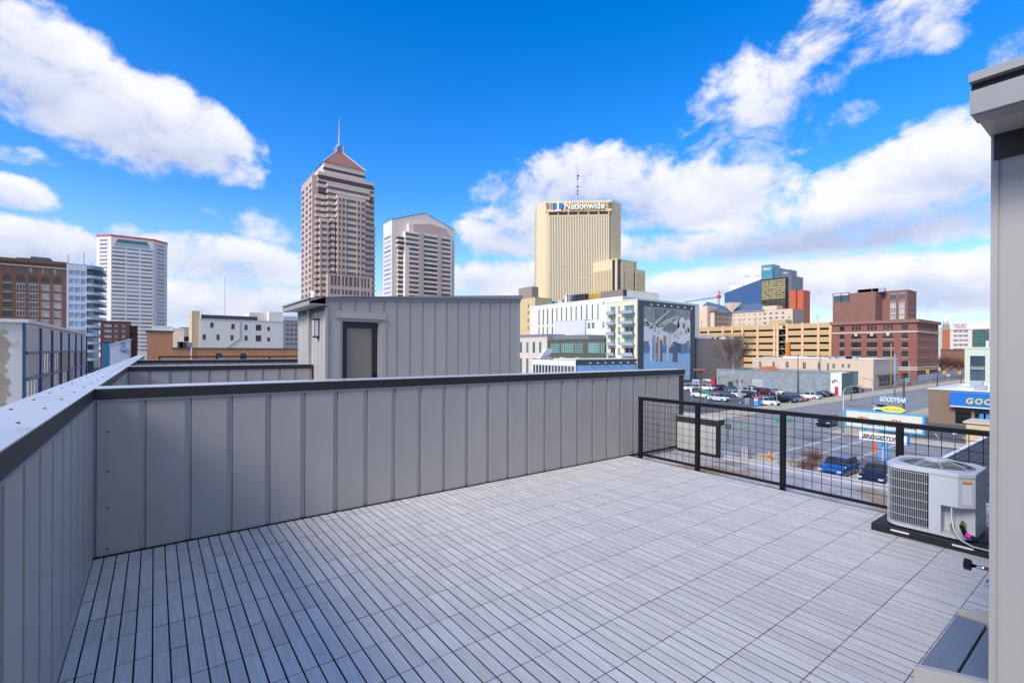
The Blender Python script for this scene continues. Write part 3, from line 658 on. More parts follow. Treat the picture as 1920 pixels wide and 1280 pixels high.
MB().tube([A_(.50, .02, .262), A_(.505, -.01, .20), A_(.53, -.05, .14), A_(.58, -.09, .10), A_(.66, -.10, .075), A_(.80, -.05, .06)], .0055, 6).build('power_whip', mat('pale_conduit', (.55, .57, .58), .4), ac)
# hose tap on the enclosure wall
tap = thing('hose_tap', 'chrome hose tap with black knob low on the right enclosure', 'tap', (3.9, .43, DZ+.36))
m_chr = mat('chrome', (.62, .63, .65), .12, 1.0)
tx, tz = 3.86, DZ+.375
MB().cyl((tx, .43, tz), (tx, .55, tz), .016, n=12).cyl((tx, .50, tz+.004), (tx, .56, tz-.012), .021, n=12).cyl((tx, .545, tz), (tx, .56, tz-.07), .014, n=12).cyl((tx, .56, tz-.07), (tx, .563, tz-.10), .020, n=12).build('body', m_chr, tap, smooth=True)
MB().cyl((tx, .55, tz), (tx, .64, tz-.005), .011, n=12).build('stem', m_chr, tap, smooth=True)
kn = MB(); kn.prism([(.034*(1 if k % 2 else .82)*math.cos(2*math.pi*k/12), .034*(1 if k % 2 else .82)*math.sin(2*math.pi*k/12)) for k in range(12)], 'y', .64, .672); kn.v = [(x+tx, y, z+tz-.005) for x, y, z in kn.v]
kn.build('knob', m_black, tap, bevel=.003)
MB().lathe([(.032, 0), (.032, .006), (.018, .006)], n=14).xf(Matrix.Translation((tx, .432, tz)) @ Matrix.Rotation(R(-90), 4, 'X')).build('escutcheon', m_chr, tap)

# ================================================================== the ground and the streets
m_asph = mat('asphalt', (.225, .222, .225), .88, var=.20, vs_=.35, bump=.25, bs=30, dirt=((.15, .15, .155), .12, .55))
m_asph2 = mat('lot_asphalt', (.085, .086, .094), .9, var=.25, vs_=.5, bump=.25, bs=30, dirt=((.12, .12, .125), .2, .58))
m_walk = mat('sidewalk_concrete', (.44, .37, .27), .92, var=.14, vs_=.5, bump=.15, bs=10, dirt=((.30, .26, .21), .35, .58))
m_kerb = mat('kerb_stone', (.46, .42, .36), .9, var=.15, vs_=1)
m_paint = mat('road_paint_white', (.44, .44, .45), .8, var=.30, vs_=3, dirt=((.22, .22, .225), 1.6, .50))
m_painty = mat('road_paint_yellow', (.55, .42, .16), .8, var=.3, vs_=3)
tag(MB().box(-1500, 2600, -900, 2600, -1.0, 0).build('ground', mat('city_ground', (.16, .155, .15), .9, var=.2, vs_=.02)), kind='structure')
def sheet(name, x0, x1, y0, y1, z, m, kind='structure'):
    return tag(MB().face([(x0, y0, z), (x1, y0, z), (x1, y1, z), (x0, y1, z)]).build(name, m), kind=kind)
KY0, KY1, KX0, KX1 = 27.6, 44.0, 54.5, 78.0
sheet('street', 54.5, 330, KY0, KY1, .004, m_asph); sheet('cross_street', KX0, KX1, -60, KY0, .004, m_asph); sheet('cross_street', KX0, KX1, KY1, 240, .004, m_asph)
sheet('street', -120, 54.5, KY0, KY1, .0045, m_asph)
tag(MB().prism([(300, 43.9), (300, 30), (620, 78), (620, 96)], 'z', .001, .0038).build('street_bend', m_asph), kind='structure')
def pavement(name, x0, x1, y0, y1):
    p = tag(MB().box(x0, x1, y0, y1, .0, .13).build(name, m_walk), kind='structure')
    k = MB()
    if x1-x0 > y1-y0:
        for s_ in range(int(x0)+2, int(x1), 3): k.box(s_, s_+.04, y0+.1, y1-.1, .13, .1325)
    else:
        for s_ in range(int(y0)+2, int(y1), 3): k.box(x0+.1, x1-.1, s_, s_+.04, .13, .1325)
    if k.v: k.build('expansion_joints', mat('joint_dark', (.16, .14, .12), .9), p)
    return p
pavement('pavement', 80.0, 335, KY1, 49.2); pavement('pavement', KX1, 80.0, KY1, 130)
pavement('pavement', KX1, 310, 23.6, KY0); pavement('pavement', KX1, 81.2, -60, 23.6)
pavement('pavement', 50.6, KX0, -60, 26.4); pavement('pavement', 7.6, 50.59, 24.2, KY0)
pavement('pavement', 50.6, KX0, KY1, 130); pavement('pavement', -120, 50.6, KY1, 48)
for nm, a in (('kerb', (80, 335, KY1-.16, KY1-.002)), ('kerb', (KX1+.0, 310, KY0+.002, KY0+.16)), ('kerb', (KX1-.16, KX1-.002, -60, 23.5)), ('kerb', (KX0+.002, KX0+.16, -60, 26.3))):
    tag(MB().box(*a, 0, .132).build(nm, m_kerb), kind='structure')
sheet('parking_lot', 80.0, 146, 49.2, 110, .010, m_asph2); sheet('parking_lot', 81.2, 103, -40, 23.6, .010, m_asph2); sheet('parking_lot', 36, 50.6, -6, 22.4, .010, m_asph2)
sheet('planting_bed', 48.6, 50.5, 19.0, 24.1, .016, mat('mulch', (.06, .045, .035), .95, var=.4, vs_=3))
mk = thing('road_markings', 'worn white lane lines, stop bars and crosswalks on the asphalt', 'road markings', (66, 36, 0))
def line(x0, x1, y0, y1, m=m_paint, name='painted_line'): MB().face([(x0, y0, .0085), (x1, y0, .0085), (x1, y1, .0085), (x0, y1, .0085)]).build(name, m, mk)
line(55, 77.5, 24.6-.25+1.0, 24.6+.25+1.0); line(55, 77.5, 22.4, 22.9); line(55, 77.5, 19.0, 19.5, name='stop_bar')
line(55, 77.5, 44.6, 45.0); line(55, 77.5, 47.6, 48.0)
line(79.2, 79.7, 28, 43.6); line(82.4, 82.9, 28, 43.6); line(85.5, 86.2, 28.2, 35.6, name='stop_bar')
line(52.2, 52.7, 28, 43.6); line(49, 49.5, 28, 43.6)
for y in (31.6, 35.8, 39.8):
    for k in range(24):
        x = 90+k*9.2; line(x, x+3.1, y-.07, y+.07, name='lane_dash')
for k in range(5): line(20+k*6.5, 23+k*6.5, 35.7, 35.86, name='lane_dash')
for y in (28.7,): line(90, 300, y-.06, y+.06)
for x in (61.5, 66.2, 71.5): line(x-.07, x+.07, -20, 18.6)
line(66.3, 66.45, 49, 110, m_painty)
MB().face([(71.5, 37.4, .0075), (76.6, 37.4, .0075), (76.6, 39.6, .0075), (71.5, 39.6, .0075)]).build('bike_lane_patch', mat('green_paint', (.16, .30, .17), .85, var=.3, vs_=2), mk)
pm = thing('parking_stripes', 'yellow and white stall stripes painted on the lots', 'road markings', (100, 60, 0))
for k in range(12):
    for x in (88, 99.5, 111, 122): MB().face([(x, 52+k*3.1, .0145), (x+4.8, 52+k*3.1, .0145), (x+4.8, 52.12+k*3.1, .0145), (x, 52.12+k*3.1, .0145)]).build('stall_stripe', m_paint, pm)
for k in range(6):
    y = 20-k*2.9; MB().face([(84, y, .0145), (89.4, y+1.5, .0145), (89.4, y+1.64, .0145), (84, y+.14, .0145)]).build('stall_stripe', m_painty, pm)
for k in range(5):
    y = 12.0+k*2.72; MB().face([(45.6, y, .0145), (50.2, y, .0145), (50.2, y+.11, .0145), (45.6, y+.11, .0145)]).build('stall_stripe', m_paint, pm)

# ================================================================== buildings
GD = glass('dark_glass', (.030, .034, .040)); GB = glass('blue_glass', (.06, .10, .16)); GG = glass('green_glass', (.10, .22, .19), .1); GL = glass('pale_glass', (.30, .34, .36), .12)
GX = glass('black_glass', (.012, .012, .013))
m_wht = mat('white_paint', (.72, .71, .68), .7, var=.06, vs_=.4, streak=.06); m_roofw = mat('white_roof', (.72, .73, .75), .7, var=.12, vs_=.3)
m_roofd = mat('dark_roof', (.07, .07, .075), .85, var=.2, vs_=.3); m_stone = mat('limestone', (.55, .47, .36), .8, var=.08, vs_=.5)
m_fw = mat('white_frame', (.66, .66, .64), .5); m_fd = mat('dark_frame', (.03, .03, .033), .5); m_steel = mat('galvanised_steel', (.42, .43, .45), .45, .6)
def W(f=m_fd, g=GD, nx=1, ny=1, **k): return dict(f=f, g=g, nx=nx, ny=ny, **k)
def bthing(name, label, x, y, cat='building'): return thing(name, label, cat, (x, y, 0))

# ---- brick block added out of view to shade the near deck and right enclosure
m_sb = brick('south_brick', (.30, .13, .08), (.24, .10, .07), (.35, .3, .26))
sb = bthing('shade_block', 'red brick block added out of view to shade the terrace', -19, -12)
facade(sb, 'E', -12.5, -22, 18.9, .02, 23.2, [(1.1+3.0*i, 2.7+3.0*i, 2+3.3*j, 3.8+3.3*j, W(m_fw, GD, 1, 2, sill=m_stone)) for i in range(6) for j in range(5)], m_sb)
shell(sb, -26, -12.5, -22, -3.1, .02, 23.2, m_sb, m_roofd, 'E', coping=m_stone)

# ---- long white-painted brick hall with blue steel frame
m_wb = brick('painted_white_brick', (.80, .77, .70), (.74, .71, .64), (.58, .55, .48), var=.14, stain=((.58, .50, .40), .30, .56))
m_blue = mat('navy_steel', (.012, .075, .22), .5, var=.15, vs_=1)
HX = -9.05; HY0, HY1 = YX(46, HX), YX(161, HX); HT = ZZ(46, 604, HX, HY0)
wh = bthing('industrial_hall', 'weathered white brick hall with blue steel columns and tall glazing', -20, HY0+20)
MB().box(-45, HX-.02, HY0, HY1, .02, HT-.05).build('wall', m_wb, wh)
MB().box(-45, HX+.3, HY0-.3, HY1, HT-.04, HT+.25).build('roof_edge', m_wht, wh)
MB().box(HX-.12, HX+.05, HY0-.06, HY0+.14, .02, HT-.06).build('corner_post', m_blue, wh)
cols = [HY0]+[YX(p, HX) for p in (73, 95, 112, 127, 140, 151, 160.5)]
m_gl1 = mat('old_glazing', (.40, .37, .33), .14, var=.5, vs_=.6, spec=.8, rnd=.3)
for i, y in enumerate(cols[1:]): MB().box(HX-.01, HX+.22, y-.24, y+.24, .02, HT-.30).build('column', m_blue, wh)
rgp = random.Random(3); ep = [(XY(-6, HY0-.02), 4.0)]
for k in range(58):
    xk = XY(13+4*math.sin(k*.31)+3*math.sin(k*.9)+rgp.uniform(-4, 4), HY0-.02); ep += [(xk, 4.0+k*.155), (xk, 4.15+k*.155)]
ep.append((XY(4, HY0-.02), 13.2)); ep.append((XY(-6, HY0-.02), 12.6))
MB().prism(ep, 'y', HY0-.015, HY0-.002).build('exposed_brick_patch', brick('bare_brick', (.44, .34, .21), (.33, .25, .16), (.55, .48, .37), var=.40), wh)
rows = [(.5, 3.6), (3.8, 6.6), (6.8, 8.6), (9.0, 11.0), (11.2, HT-.4)]
for i in range(len(cols)-1):
    for j, (za, zb) in enumerate(rows):
        ya, yb = cols[i]+.36, cols[i+1]-.36
        m_ = m_gl1 if (i+j) % 3 else mat('tan_panel', (.46, .38, .28), .7, var=.2, vs_=1)
        if i == 0 and j >= 3: m_ = mat('cream_panel', (.60, .52, .42), .7, var=.15, vs_=1)
        if j == 4: m_ = mat('dusty_panel', (.56, .54, .50), .6, var=.2, vs_=.8) if i else m_
        MB().box(HX-.005, HX+.08, ya, yb, za, zb).build('glazed_panel', m_, wh)
        nmul = 4 if j != 4 else 2
        for k in range(1, nmul): MB().box(HX+.081, HX+.13, ya+(yb-ya)*k/nmul-.04, ya+(yb-ya)*k/nmul+.04, za, zb).build('mullion', m_stone if j == 3 else m_wht, wh)
    for z in (3.7, 6.7, 8.8, 11.1): MB().box(HX+.0, HX+.17, cols[i]+.33, cols[i+1]-.33, z-.10, z+.10).build('girt', m_blue if z != 8.8 else mat('lilac_girt', (.25, .26, .42), .6), wh)

# ---- old brick warehouse at the far left
m_ob = brick('old_brown_brick', (.20, .085, .045), (.155, .065, .038), (.17, .12, .09), var=.25)
OY = 330.; ox0, ox1 = XY(-40, OY), XY(122, OY); oz = lambda py: ZR(110, py, OY)
ow = bthing('brick_warehouse', 'old brown brick office block with arched windows at far left', (ox0+ox1)/2, OY+20)
ops = []
for (ra, rb, k) in ((505.5, 515, 0), (520.5, 531, 1), (536.8, 546.4, 2), (553, 563, 2), (569, 578.5, 2), (585, 595, 2), (601, 611, 2), (617, 627, 2), (633, 643, 2)):
    for (pa, pb) in ((-21, -4), (5, 22.5), (30, 47), (54, 71), (77, 93), (100, 115)):
        ua, ub = XY(pa, OY)-ox0, XY(pb, OY)-ox0
        if k == 0:
            um = (ua+ub)/2; ops += [(ua, um-.5, oz(rb), oz(ra), W(m_fw, GL if pa > 50 else GD, 1, 2)), (um+.5, ub, oz(rb), oz(ra), W(m_fw, GB if pa > 70 else GD, 1, 2))]
        else: ops.append((ua, ub, oz(rb), oz(ra), W(m_fw if k == 2 and pa > 25 else m_fd, (GL if pa > 70 else GD) if k == 2 else GD, 3, 1, arch=1.4 if k == 1 else 0, lintel=m_stone if k == 2 else None, fw=.22)))
otop = oz(497)
facade(ow, 'R', OY, ox0, ox1-ox0, .02, otop, ops, m_ob, .5)
shell(ow, ox0, ox1, OY, OY+45, .02, otop, m_ob, m_roofd, 'R', coping=mat('dark_cornice', (.14, .08, .05), .8), ch=1.6, cp=.9, cw=1.2)
MB().box(ox0-.3, ox1+.3, OY-.35, OY-.002, oz(504), oz(502)).build('belt_course', m_stone, ow)
MB().box(XY(52, OY), XY(88, OY), OY+6, OY+20, otop-.7, oz(482)).build('roof_house', mat('slate_wall', (.15, .13, .12), .8), ow)
MB().prism([(XY(22, OY), otop+3.2), (XY(88, OY), otop+3.6), (XY(98, OY), otop+.4), (XY(30, OY), otop+.3)], 'y', OY+8, OY+9).build('roof_screen', mat('rust_screen', (.17, .11, .08), .8), ow)

# ---- pale blue balcony block
m_pb = mat('pale_blue_render', (.50, .60, .68), .6, var=.05, vs_=.3); m_pw = mat('pale_white_render', (.66, .66, .72), .6)
PY = 300.; px0, px1, px2 = XY(124, PY), XY(162, PY), XY(190.5, PY); pz = lambda py: ZR(150, py, PY)
pb = bthing('balcony_block', 'pale blue apartment slab with rounded balconies behind the hall', (px0+px2)/2, PY+15)
ops = []; bt = pz(496)
for j in range(10):
    za, zb = pz(517+15.8*j), pz(507.5+15.8*j)
    for k in range(3):
        ua, ub = XY(129+11*k, PY)-px0, XY(139.2+11*k, PY)-px0
        ops.append((ua, ub, za, zb, W(m_pb, glass('sky_glass', (.30, .42, .52), .1) if j != 5 else GL, 1, 1, fw=.18)))
facade(pb, 'R', PY, px0, px1-px0, .02, bt, ops, m_pw, .25)
shell(pb, px0, px1, PY, PY+30, .02, bt, m_pw, m_roofd, 'R')
MB().box(px1+.02, px2-3.0, PY+2.6, PY+30, .02, bt-.1).build('rear_volume', GB, pb)
rr = px2-px1
def rounded(z0, z1, ins=0., b=None):
    P = [(px1+.01, PY-.4+ins)]+[(px2-4+(4-ins)*math.sin(R(a)), PY-.4+4-(4-ins)*math.cos(R(a))) for a in range(0, 91, 15)]+[(px2-ins, PY+29), (px1+.01, PY+29)]
    b = b or MB(); return b.prism(P, 'z', z0, z1)
rounded(pz(503), pz(496)).build('parapet', mat('slate_blue_cap', (.30, .36, .46), .5), pb)
for j in range(11):
    z = pz(519+15.6*j); rounded(z-.35, z+1.0).build('balcony', m_pb, pb)
    MB().box(px1+.3, px2-3.05, PY+2.5, PY+2.59, z+1.3, z+4.0).build('balcony_door', GL if j % 3 else GD, pb)
for (p, h) in ((124, 5), (154, 6), (170, 2)): MB().cyl((XY(p, PY), PY+5, bt), (XY(p, PY), PY+5, bt+h), .2, n=6).build('mast', m_steel, pb)

# ---- cream octagonal tower with red roof line
m_cream = mat('cream_concrete', (.78, .70, .59), .75, var=.04, vs_=.2)
CY = 660.; ca, cb = XY(207.5, CY), XY(287, CY); CD = 12.6; ctop = ZR(240, 446, CY)
ct = bthing('cream_tower', 'cream octagonal office tower with thin red line along its top', (ca+cb)/2, CY+25)
poly = [(ca-CD, CY+CD), (ca, CY), (cb, CY), (cb+CD, CY+CD), (cb+CD, CY+45), (ca-CD, CY+45)]
MB().prism(poly, 'z', .02, ctop).build('shaft', m_cream, ct)
big = [(x+(-1 if x < (ca+cb)/2 else 1)*.3, y-.4) for x, y in poly]
MB().prism(big, 'z', ctop+.001, ctop+1.7).build('red_band', mat('red_band', (.62, .06, .08), .6), ct)
def quadwin(p, q_, f0, f1, z0, z1, nm, m, dep=.5):
    d = Vector((q_[0]-p[0], q_[1]-p[1], 0)); n_ = Vector((d.y, -d.x, 0)).normalized(); a, b_ = Vector((*p, 0))+d*f0, Vector((*p, 0))+d*f1
    b = MB(); o1 = n_*.06; o0 = -n_*dep
    b.face([a+o1+Vector((0, 0, z0)), b_+o1+Vector((0, 0, z0)), b_+o1+Vector((0, 0, z1)), a+o1+Vector((0, 0, z1))], 0); return b.build(nm, m, ct)
def slot(p, q_, f0, f1, z0, z1, root, m, sm, dep=.45):
    """a window band sunk behind projecting sill and head"""
    d = Vector((q_[0]-p[0], q_[1]-p[1], 0)); n_ = Vector((d.y, -d.x, 0)).normalized(); a, b_ = Vector((*p, 0))+d*f0, Vector((*p, 0))+d*f1
    V = lambda pt, o, z: pt+n_*o+Vector((0, 0, z))
    b = MB().face([V(a, .03, z0), V(b_, .03, z0), V(b_, .03, z1), V(a, .03, z1)], 0)
    b.face([V(a, .03, z1), V(b_, .03, z1), V(b_, dep, z1+.05), V(a, dep, z1+.05)], 1).face([V(a, dep, z1+.05), V(b_, dep, z1+.05), V(b_, dep, z1+.5), V(a, dep, z1+.5)], 1).face([V(a, .03, z1+.55), V(b_, .03, z1+.55), V(b_, dep, z1+.5), V(a, dep, z1+.5)], 1)
    return b.build('window_band', [m, sm], root)
GCb = glass('tower_window_blue', (.25, .28, .40), .15)
for j in range(29):
    py = 465.5+7.25*j; z1, z0 = ZR(240, py, CY), ZR(240, py+3.6, CY)
    if z0 < 6: break
    if j >= 0:
        for (f0, f1) in ((.02, .32), (.36, .65), (.695, .975)): slot((ca, CY), (cb, CY), f0, f1, z0, z1, ct, GCb, m_cream)
for j in range(31):
    py = 452+7.25*j; z1, z0 = ZR(240, py, CY), ZR(240, py+3.4, CY)
    if z0 < 6: break
    slot((ca-CD, CY+CD), (ca, CY), .22, .74, z0, z1, ct, GCb, m_cream); slot((cb, CY), (cb+CD, CY+CD), .26, .80, z0, z1, ct, GCb, m_cream)
za, zb = ZR(240, 463.5, CY), ZR(240, 449.5, CY)
MB().face([(ca+2, CY-.08, za), (cb-2, CY-.08, za), (cb-4, CY-.08, (za+zb)/2), (ca+4, CY-.08, (za+zb)/2)]).build('crown_glazing', glass('teal_glass', (.35, .50, .55), .2), ct)
MB().face([(ca+4, CY-.09, (za+zb)/2), (cb-4, CY-.09, (za+zb)/2), (cb-5.5, CY-.09, zb-.4), (ca+5.5, CY-.09, zb-.4)]).build('crown_glazing', glass('teal_dark', (.04, .10, .11), .2), ct)
MB().cyl(((ca+cb)/2+10, CY+10, ctop), ((ca+cb)/2+10, CY+10, ctop+5), .15, n=5).build('antenna', m_steel, ct)

# ---- small brick block with stair tower and blue sheds left of centre
m_mb = brick('maroon_brick', (.17, .055, .04), (.14, .045, .035), (.16, .10, .08))
SY = 240.; s0, s1 = XY(188, SY), XY(243, SY); sz = lambda p: ZR(215, p, SY)
sm = bthing('small_brick_block', 'maroon brick block with small white windows under the cream tower', (s0+s1)/2, SY+10)
ops = [(XY(a, SY)-s0, XY(b_, SY)-s0, sz(r+5), sz(r), W(m_fw, GL, n_, 2, fw=.16)) for r in (608, 618, 628, 638) for (a, b_, n_) in ((195, 209, 3), (214.5, 220, 1), (228.5, 234, 1))]
facade(sm, 'R', SY, s0, s1-s0, .02, sz(603), ops, m_mb, .25)
shell(sm, s0, s1, SY, SY+14, .02, sz(603), m_mb, m_roofd, 'R')
fe = MB(); fx = s1+.1
MB().box(fx, fx+2.2, SY+2, SY+6, .02, sz(609)).build('stair_tower', m_mb, sm)
for j in range(8): MB().box(fx+.2, fx+2.9, SY+.6, SY+1.98, 2.5+j*3.0, 2.62+j*3.0).build('fire_escape_landing', m_fd, sm)
QY = 175.
for (a, b_, t, m_, nm, lab) in ((191, 206, 641, mat('petrol_blue', (.03, .16, .27), .6), 'metal_shed', 'petrol blue shed in front of the maroon brick block'), (206, 243, 636, mat('pale_grey_shed', (.52, .54, .60), .6), 'gable_shed', 'pale grey shed with sloping roof and blue balcony'), (268, 352, 652, m_wht, 'low_white_block', 'low white block peeping over the brick wall')):
    if nm == 'low_white_block': continue
    x0, x1 = XY(a, QY), XY(b_, QY); r = bthing(nm, lab, (x0+x1)/2, QY+5); zt = ZR(a, t, QY)
    zt0 = zt-(1.7 if nm == 'gable_shed' else 0)
    MB().prism([(x0, .02), (x1, .02), (x1, zt), (x0, zt0)], 'y', QY, QY+10).build('wall', m_, r)
    MB().prism([(x0-.2, zt0+.01), (x1+.2, zt+.01), (x1+.2, zt+.25), (x0-.2, zt0+.25)], 'y', QY-.2, QY+10.2).build('roof', m_roofd if nm == 'metal_shed' else m_wht, r)
    if nm == 'gable_shed':
        xa = XY(226.5, QY); MB().box(xa, XY(235, QY), QY-.05, QY-.002, ZR(230, 660, QY), ZR(230, 641, QY)).build('recess', mat('shed_recess', (.25, .30, .38), .6), r)
        MB().box(xa-.2, XY(236, QY), QY-1.0, QY-.06, ZR(230, 657, QY), ZR(230, 652, QY)).build('balcony', mat('shed_blue', (.22, .38, .52), .6), r)

# ---- orange brick wall and chimney block
m_or = brick('orange_brick', (.62, .23, .09), (.54, .19, .08), (.50, .32, .2), var=.22, stain=((.55, .36, .26), 1.3, .66))
BY = 70.; b0, b1 = XY(275.5, BY), XY(620, BY); bz = lambda p: ZR(300, p, BY)
ob = bthing('orange_brick_building', 'low orange brick building with a taller block at its left end', (b0+b1)/2, BY+6)
xm = XY(324, BY)
MB().box(b0, xm, BY, BY+9, .02, bz(622)).build('tall_block', m_or, ob)
MB().box(b0-.12, xm+.12, BY-.12, BY+9.1, bz(622)+.002, bz(619.5)).build('coping', m_roofd, ob)
zb_ = bz(652.5); ops = []
for (p, g, f) in ((408, GL, m_fw), (454, GD, m_fd)):
    u = XY(p-4, BY)-xm; ops.append((u, u+.75, zb_-2.1, zb_-.55, W(f, g, 1, 2, arch=.25)))
facade(ob, 'R', BY, xm+.01, b1-xm, .02, zb_, ops, m_or, .18)
shell(ob, xm+.01, b1, BY, BY+9, .02, zb_, m_or, m_roofd, 'R', coping=m_roofd, ch=.08)
MB().cyl((XY(359, BY), BY-.1, 2), (XY(359, BY), BY-.1, zb_+.1), .07, n=8).build('downpipe', m_wht, ob)
MB().cyl((XY(355, BY), BY+3, zb_), (XY(355, BY), BY+3, zb_+.75), .42, n=12).build('roof_fan', m_steel, ob)
van = None
# ---- cream rendered building in the middle distance
m_cr = mat('cream_render', (.76, .70, .60), .8, var=.05, vs_=.3, streak=.10)
WX = None; WY = 128.; w0, w1 = XY(375, WY), XY(529, WY); wz = lambda p: ZR(450, p, WY)
cw_ = bthing('cream_building', 'plain cream rendered building with scattered small windows', (w0+w1)/2, WY+12)
ops = []
for (a, b_, t, bt_) in ((394, 400.5, 606, 616), (433.5, 440, 607.5, 617.5), (458.5, 464.5, 608.5, 618.5), (479.5, 490, 607.5, 619), (501, 506.5, 611, 619), (380, 386, 628, 638), (406, 412, 628, 638), (432, 438, 628.5, 638), (458.5, 464.5, 629, 638.5), (479.5, 490, 628, 639.5), (501, 506.5, 631.5, 639.5)):
    ops.append((XY(a, WY)-w0, XY(b_, WY)-w0, wz(bt_), wz(t), W(m_fd, GD if b_-a < 9 else mat('brown_glass', (.10, .08, .06), .3), 1 if b_-a < 9 else 2, 2, fw=.09)))
cwt = wz(600.5)
facade(cw_, 'R', WY, w0, w1-w0, .02, cwt, ops, m_cr, .18)
shell(cw_, w0, w1, WY, WY+26, .02, cwt, m_cr, m_roofd, 'R', coping=m_cr, ch=.1)
MB().box(w0+.3, XY(484, WY), WY+1.0, WY+1.4, cwt-.5, wz(592)).build('dark_parapet', m_roofd, cw_)
MB().box(w0-1.5, w0-.01, WY+.6, WY+12, .02, wz(586)).build('end_pier', mat('ochre_pier', (.60, .45, .27), .8, streak=.2, var=.1), cw_)
MB().box(XY(467, WY+4), XY(504, WY+4), WY+4, WY+12, cwt-.7, wz(582.5)).build('penthouse', m_cr, cw_)
MB().box(XY(504, WY+2), XY(530, WY+2), WY+2, WY+11, cwt-.7, wz(580.5)).build('penthouse', m_cr, cw_)
MB().tube([(XY(449, WY), WY-.08, wz(602)), (XY(449, WY), WY-.08, wz(634)), (XY(425, WY), WY-.08, wz(651))], .08, 6).build('downpipe', m_stone, cw_)
for (p, y, h) in ((421, 6, 36), (495, 6, 3), (378, 3, 2.2)): MB().cyl((XY(p, WY+y), WY+y, cwt-.5), (XY(p, WY+y), WY+y, cwt+(h*.3 if h > 10 else h)), .06, n=5).build('mast', m_steel, cw_)
# grey office with strip windows behind it
RY = 230.; r0, r1 = XY(531, RY), XY(585, RY); gz = lambda p: ZR(545, p, RY)
gr_ = bthing('grey_office', 'grey office with rows of small dark windows behind the cream building', (r0+r1)/2, RY+10)
ops = [(1.2+1.75*i, 2.3+1.75*i, gz(611+8.8*j), gz(608+8.8*j), W(m_fd, GX, 1, 1, fw=0)) for j in range(5) for i in range(9)]
facade(gr_, 'R', RY, r0, r1-r0, .02, gz(602), ops, mat('mid_grey_panel', (.30, .29, .29), .7), .3)
shell(gr_, r0, r1, RY, RY+16, .02, gz(602), mat('mid_grey_panel', (0, 0, 0)), m_roofd, 'R')
MB().box(r0, r1, RY-.2, RY+15, gz(602)+.26, gz(593)).build('ribbed_attic', mat('pale_ribbed_metal', (.52, .54, .56), .5, .3), gr_)
for (a, b_, t, Y, m_, nm, lab) in ((285, 323, 613, 150., m_wht, 'white_flat_block', 'white flat-roofed block behind the orange brick chimney block'), (323, 345, 617, 140., m_cr, 'pale_block', 'small pale block between orange brick and cream building'), (338, 356, 614.5, 200., m_stone, 'distant_grey_block', 'distant grey block left of the cream building')):
    x0, x1 = XY(a, Y), XY(b_, Y); r = bthing(nm, lab, (x0+x1)/2, Y+6); zt = ZR((a+b_)/2, t, Y)
    facade(r, 'R', Y, x0, x1-x0, .02, zt, [(1.0, 2.2, zt-4.6, zt-3.0, W(m_fd, GD, 1, 2)), ((x1-x0)*.6, (x1-x0)*.6+1.2, zt-4.6, zt-3.0, W(m_fd, GD, 1, 2))], m_, .15)
    shell(r, x0, x1, Y, Y+12, .02, zt, m_, m_roofd, 'R')

# ---- pink granite tower with pyramid roof
m_gr = mat('pink_granite', (.53, .39, .315), .6, var=.05, vs_=.15); m_grl = mat('pale_granite', (.62, .50, .42), .6, var=.05, vs_=.15)
GT = glass('bronze_glass', (.115, .092, .078), .10, spec=.7, var=.15)
m_cop = mat('copper_red_roof', (.27, .125, .095), .6, var=.2, vs_=.1)
TYn = 362.; 
tw = bthing('pyramid_tower', 'tall pink granite tower with stepped bays, pyramid roof and spire', 115, 380)
FH = 11.3
def granite_box(xa, xb, ya, yb, ztop, zbot, floors=True, root=tw, band=.40, FHm=4.42, glassm=None, sl=.55, zt0=None):
    """dark glass core with a projecting granite spandrel at every floor"""
    MB().box(xa+sl, xb-sl, ya+sl, yb, zbot, ztop-.3).build('glazing', glassm or GT, root)
    z = ztop
    while z-FHm*.45 > zbot:
        MB().box(xa, xb, ya, yb-.02, max(z-FHm*.52, zbot), z).build('spandrel', m_grl, root); z -= FHm
TA0 = XY(584, TYn); tYf = YX(564, TA0)
tz = lambda px, py, Y=TYn: ZR(px, py, Y)
right = XY(701, TYn)
topA = tz(584, 327)
# main shaft: punched left face, banded front
ops = []
WLen = tYf-TYn
for j in range(26):
    z = topA-5-4.42*j
    if z < 6: break
    for (f0, f1) in ((.04, .26), (.42, .60), (.74, .93)): ops.append((WLen*f0, WLen*f1, z-2.4, z, W(m_gr, GT, 1, 1, fw=.0)))
facade(tw, 'L', TA0, tYf, WLen, .02, topA, ops, m_gr, .5)
facade(tw, 'R', TYn, TA0, 4.2, .02, topA, [], m_gr, .4)
shell(tw, TA0, right, TYn+.6, tYf, .02, topA, m_gr, m_grl, 'LR')
granite_box(TA0+4.2, right, TYn-.1, TYn+9, tz(640, 338), .02)
granite_box(XY(595, TYn-2), XY(700, TYn-2), TYn-2, TYn+12, tz(595, 322), tz(595, 360))
bays = [(608, 692.5, 5.5, 343), (631, 683.5, 9.0, 364), (599, 640, 5.0, 408), (606, 634, 3.6, 366)]
granite_box(XY(613, TYn-5), XY(692, TYn-5), TYn-5, TYn, tz(613, 342, TYn-5), .02)
granite_box(XY(604, TYn-3.4), XY(614, TYn-3.4), TYn-3.4, TYn, tz(604, 366, TYn-3.4), .02)
granite_box(XY(591, TYn-2.2), XY(605, TYn-2.2), TYn-2.2, TYn, tz(596, 365, TYn-2.2), .02)
granite_box(XY(700.5, TYn), XY(703.5, TYn), TYn+.5, TYn+18, tz(702, 425), .02)
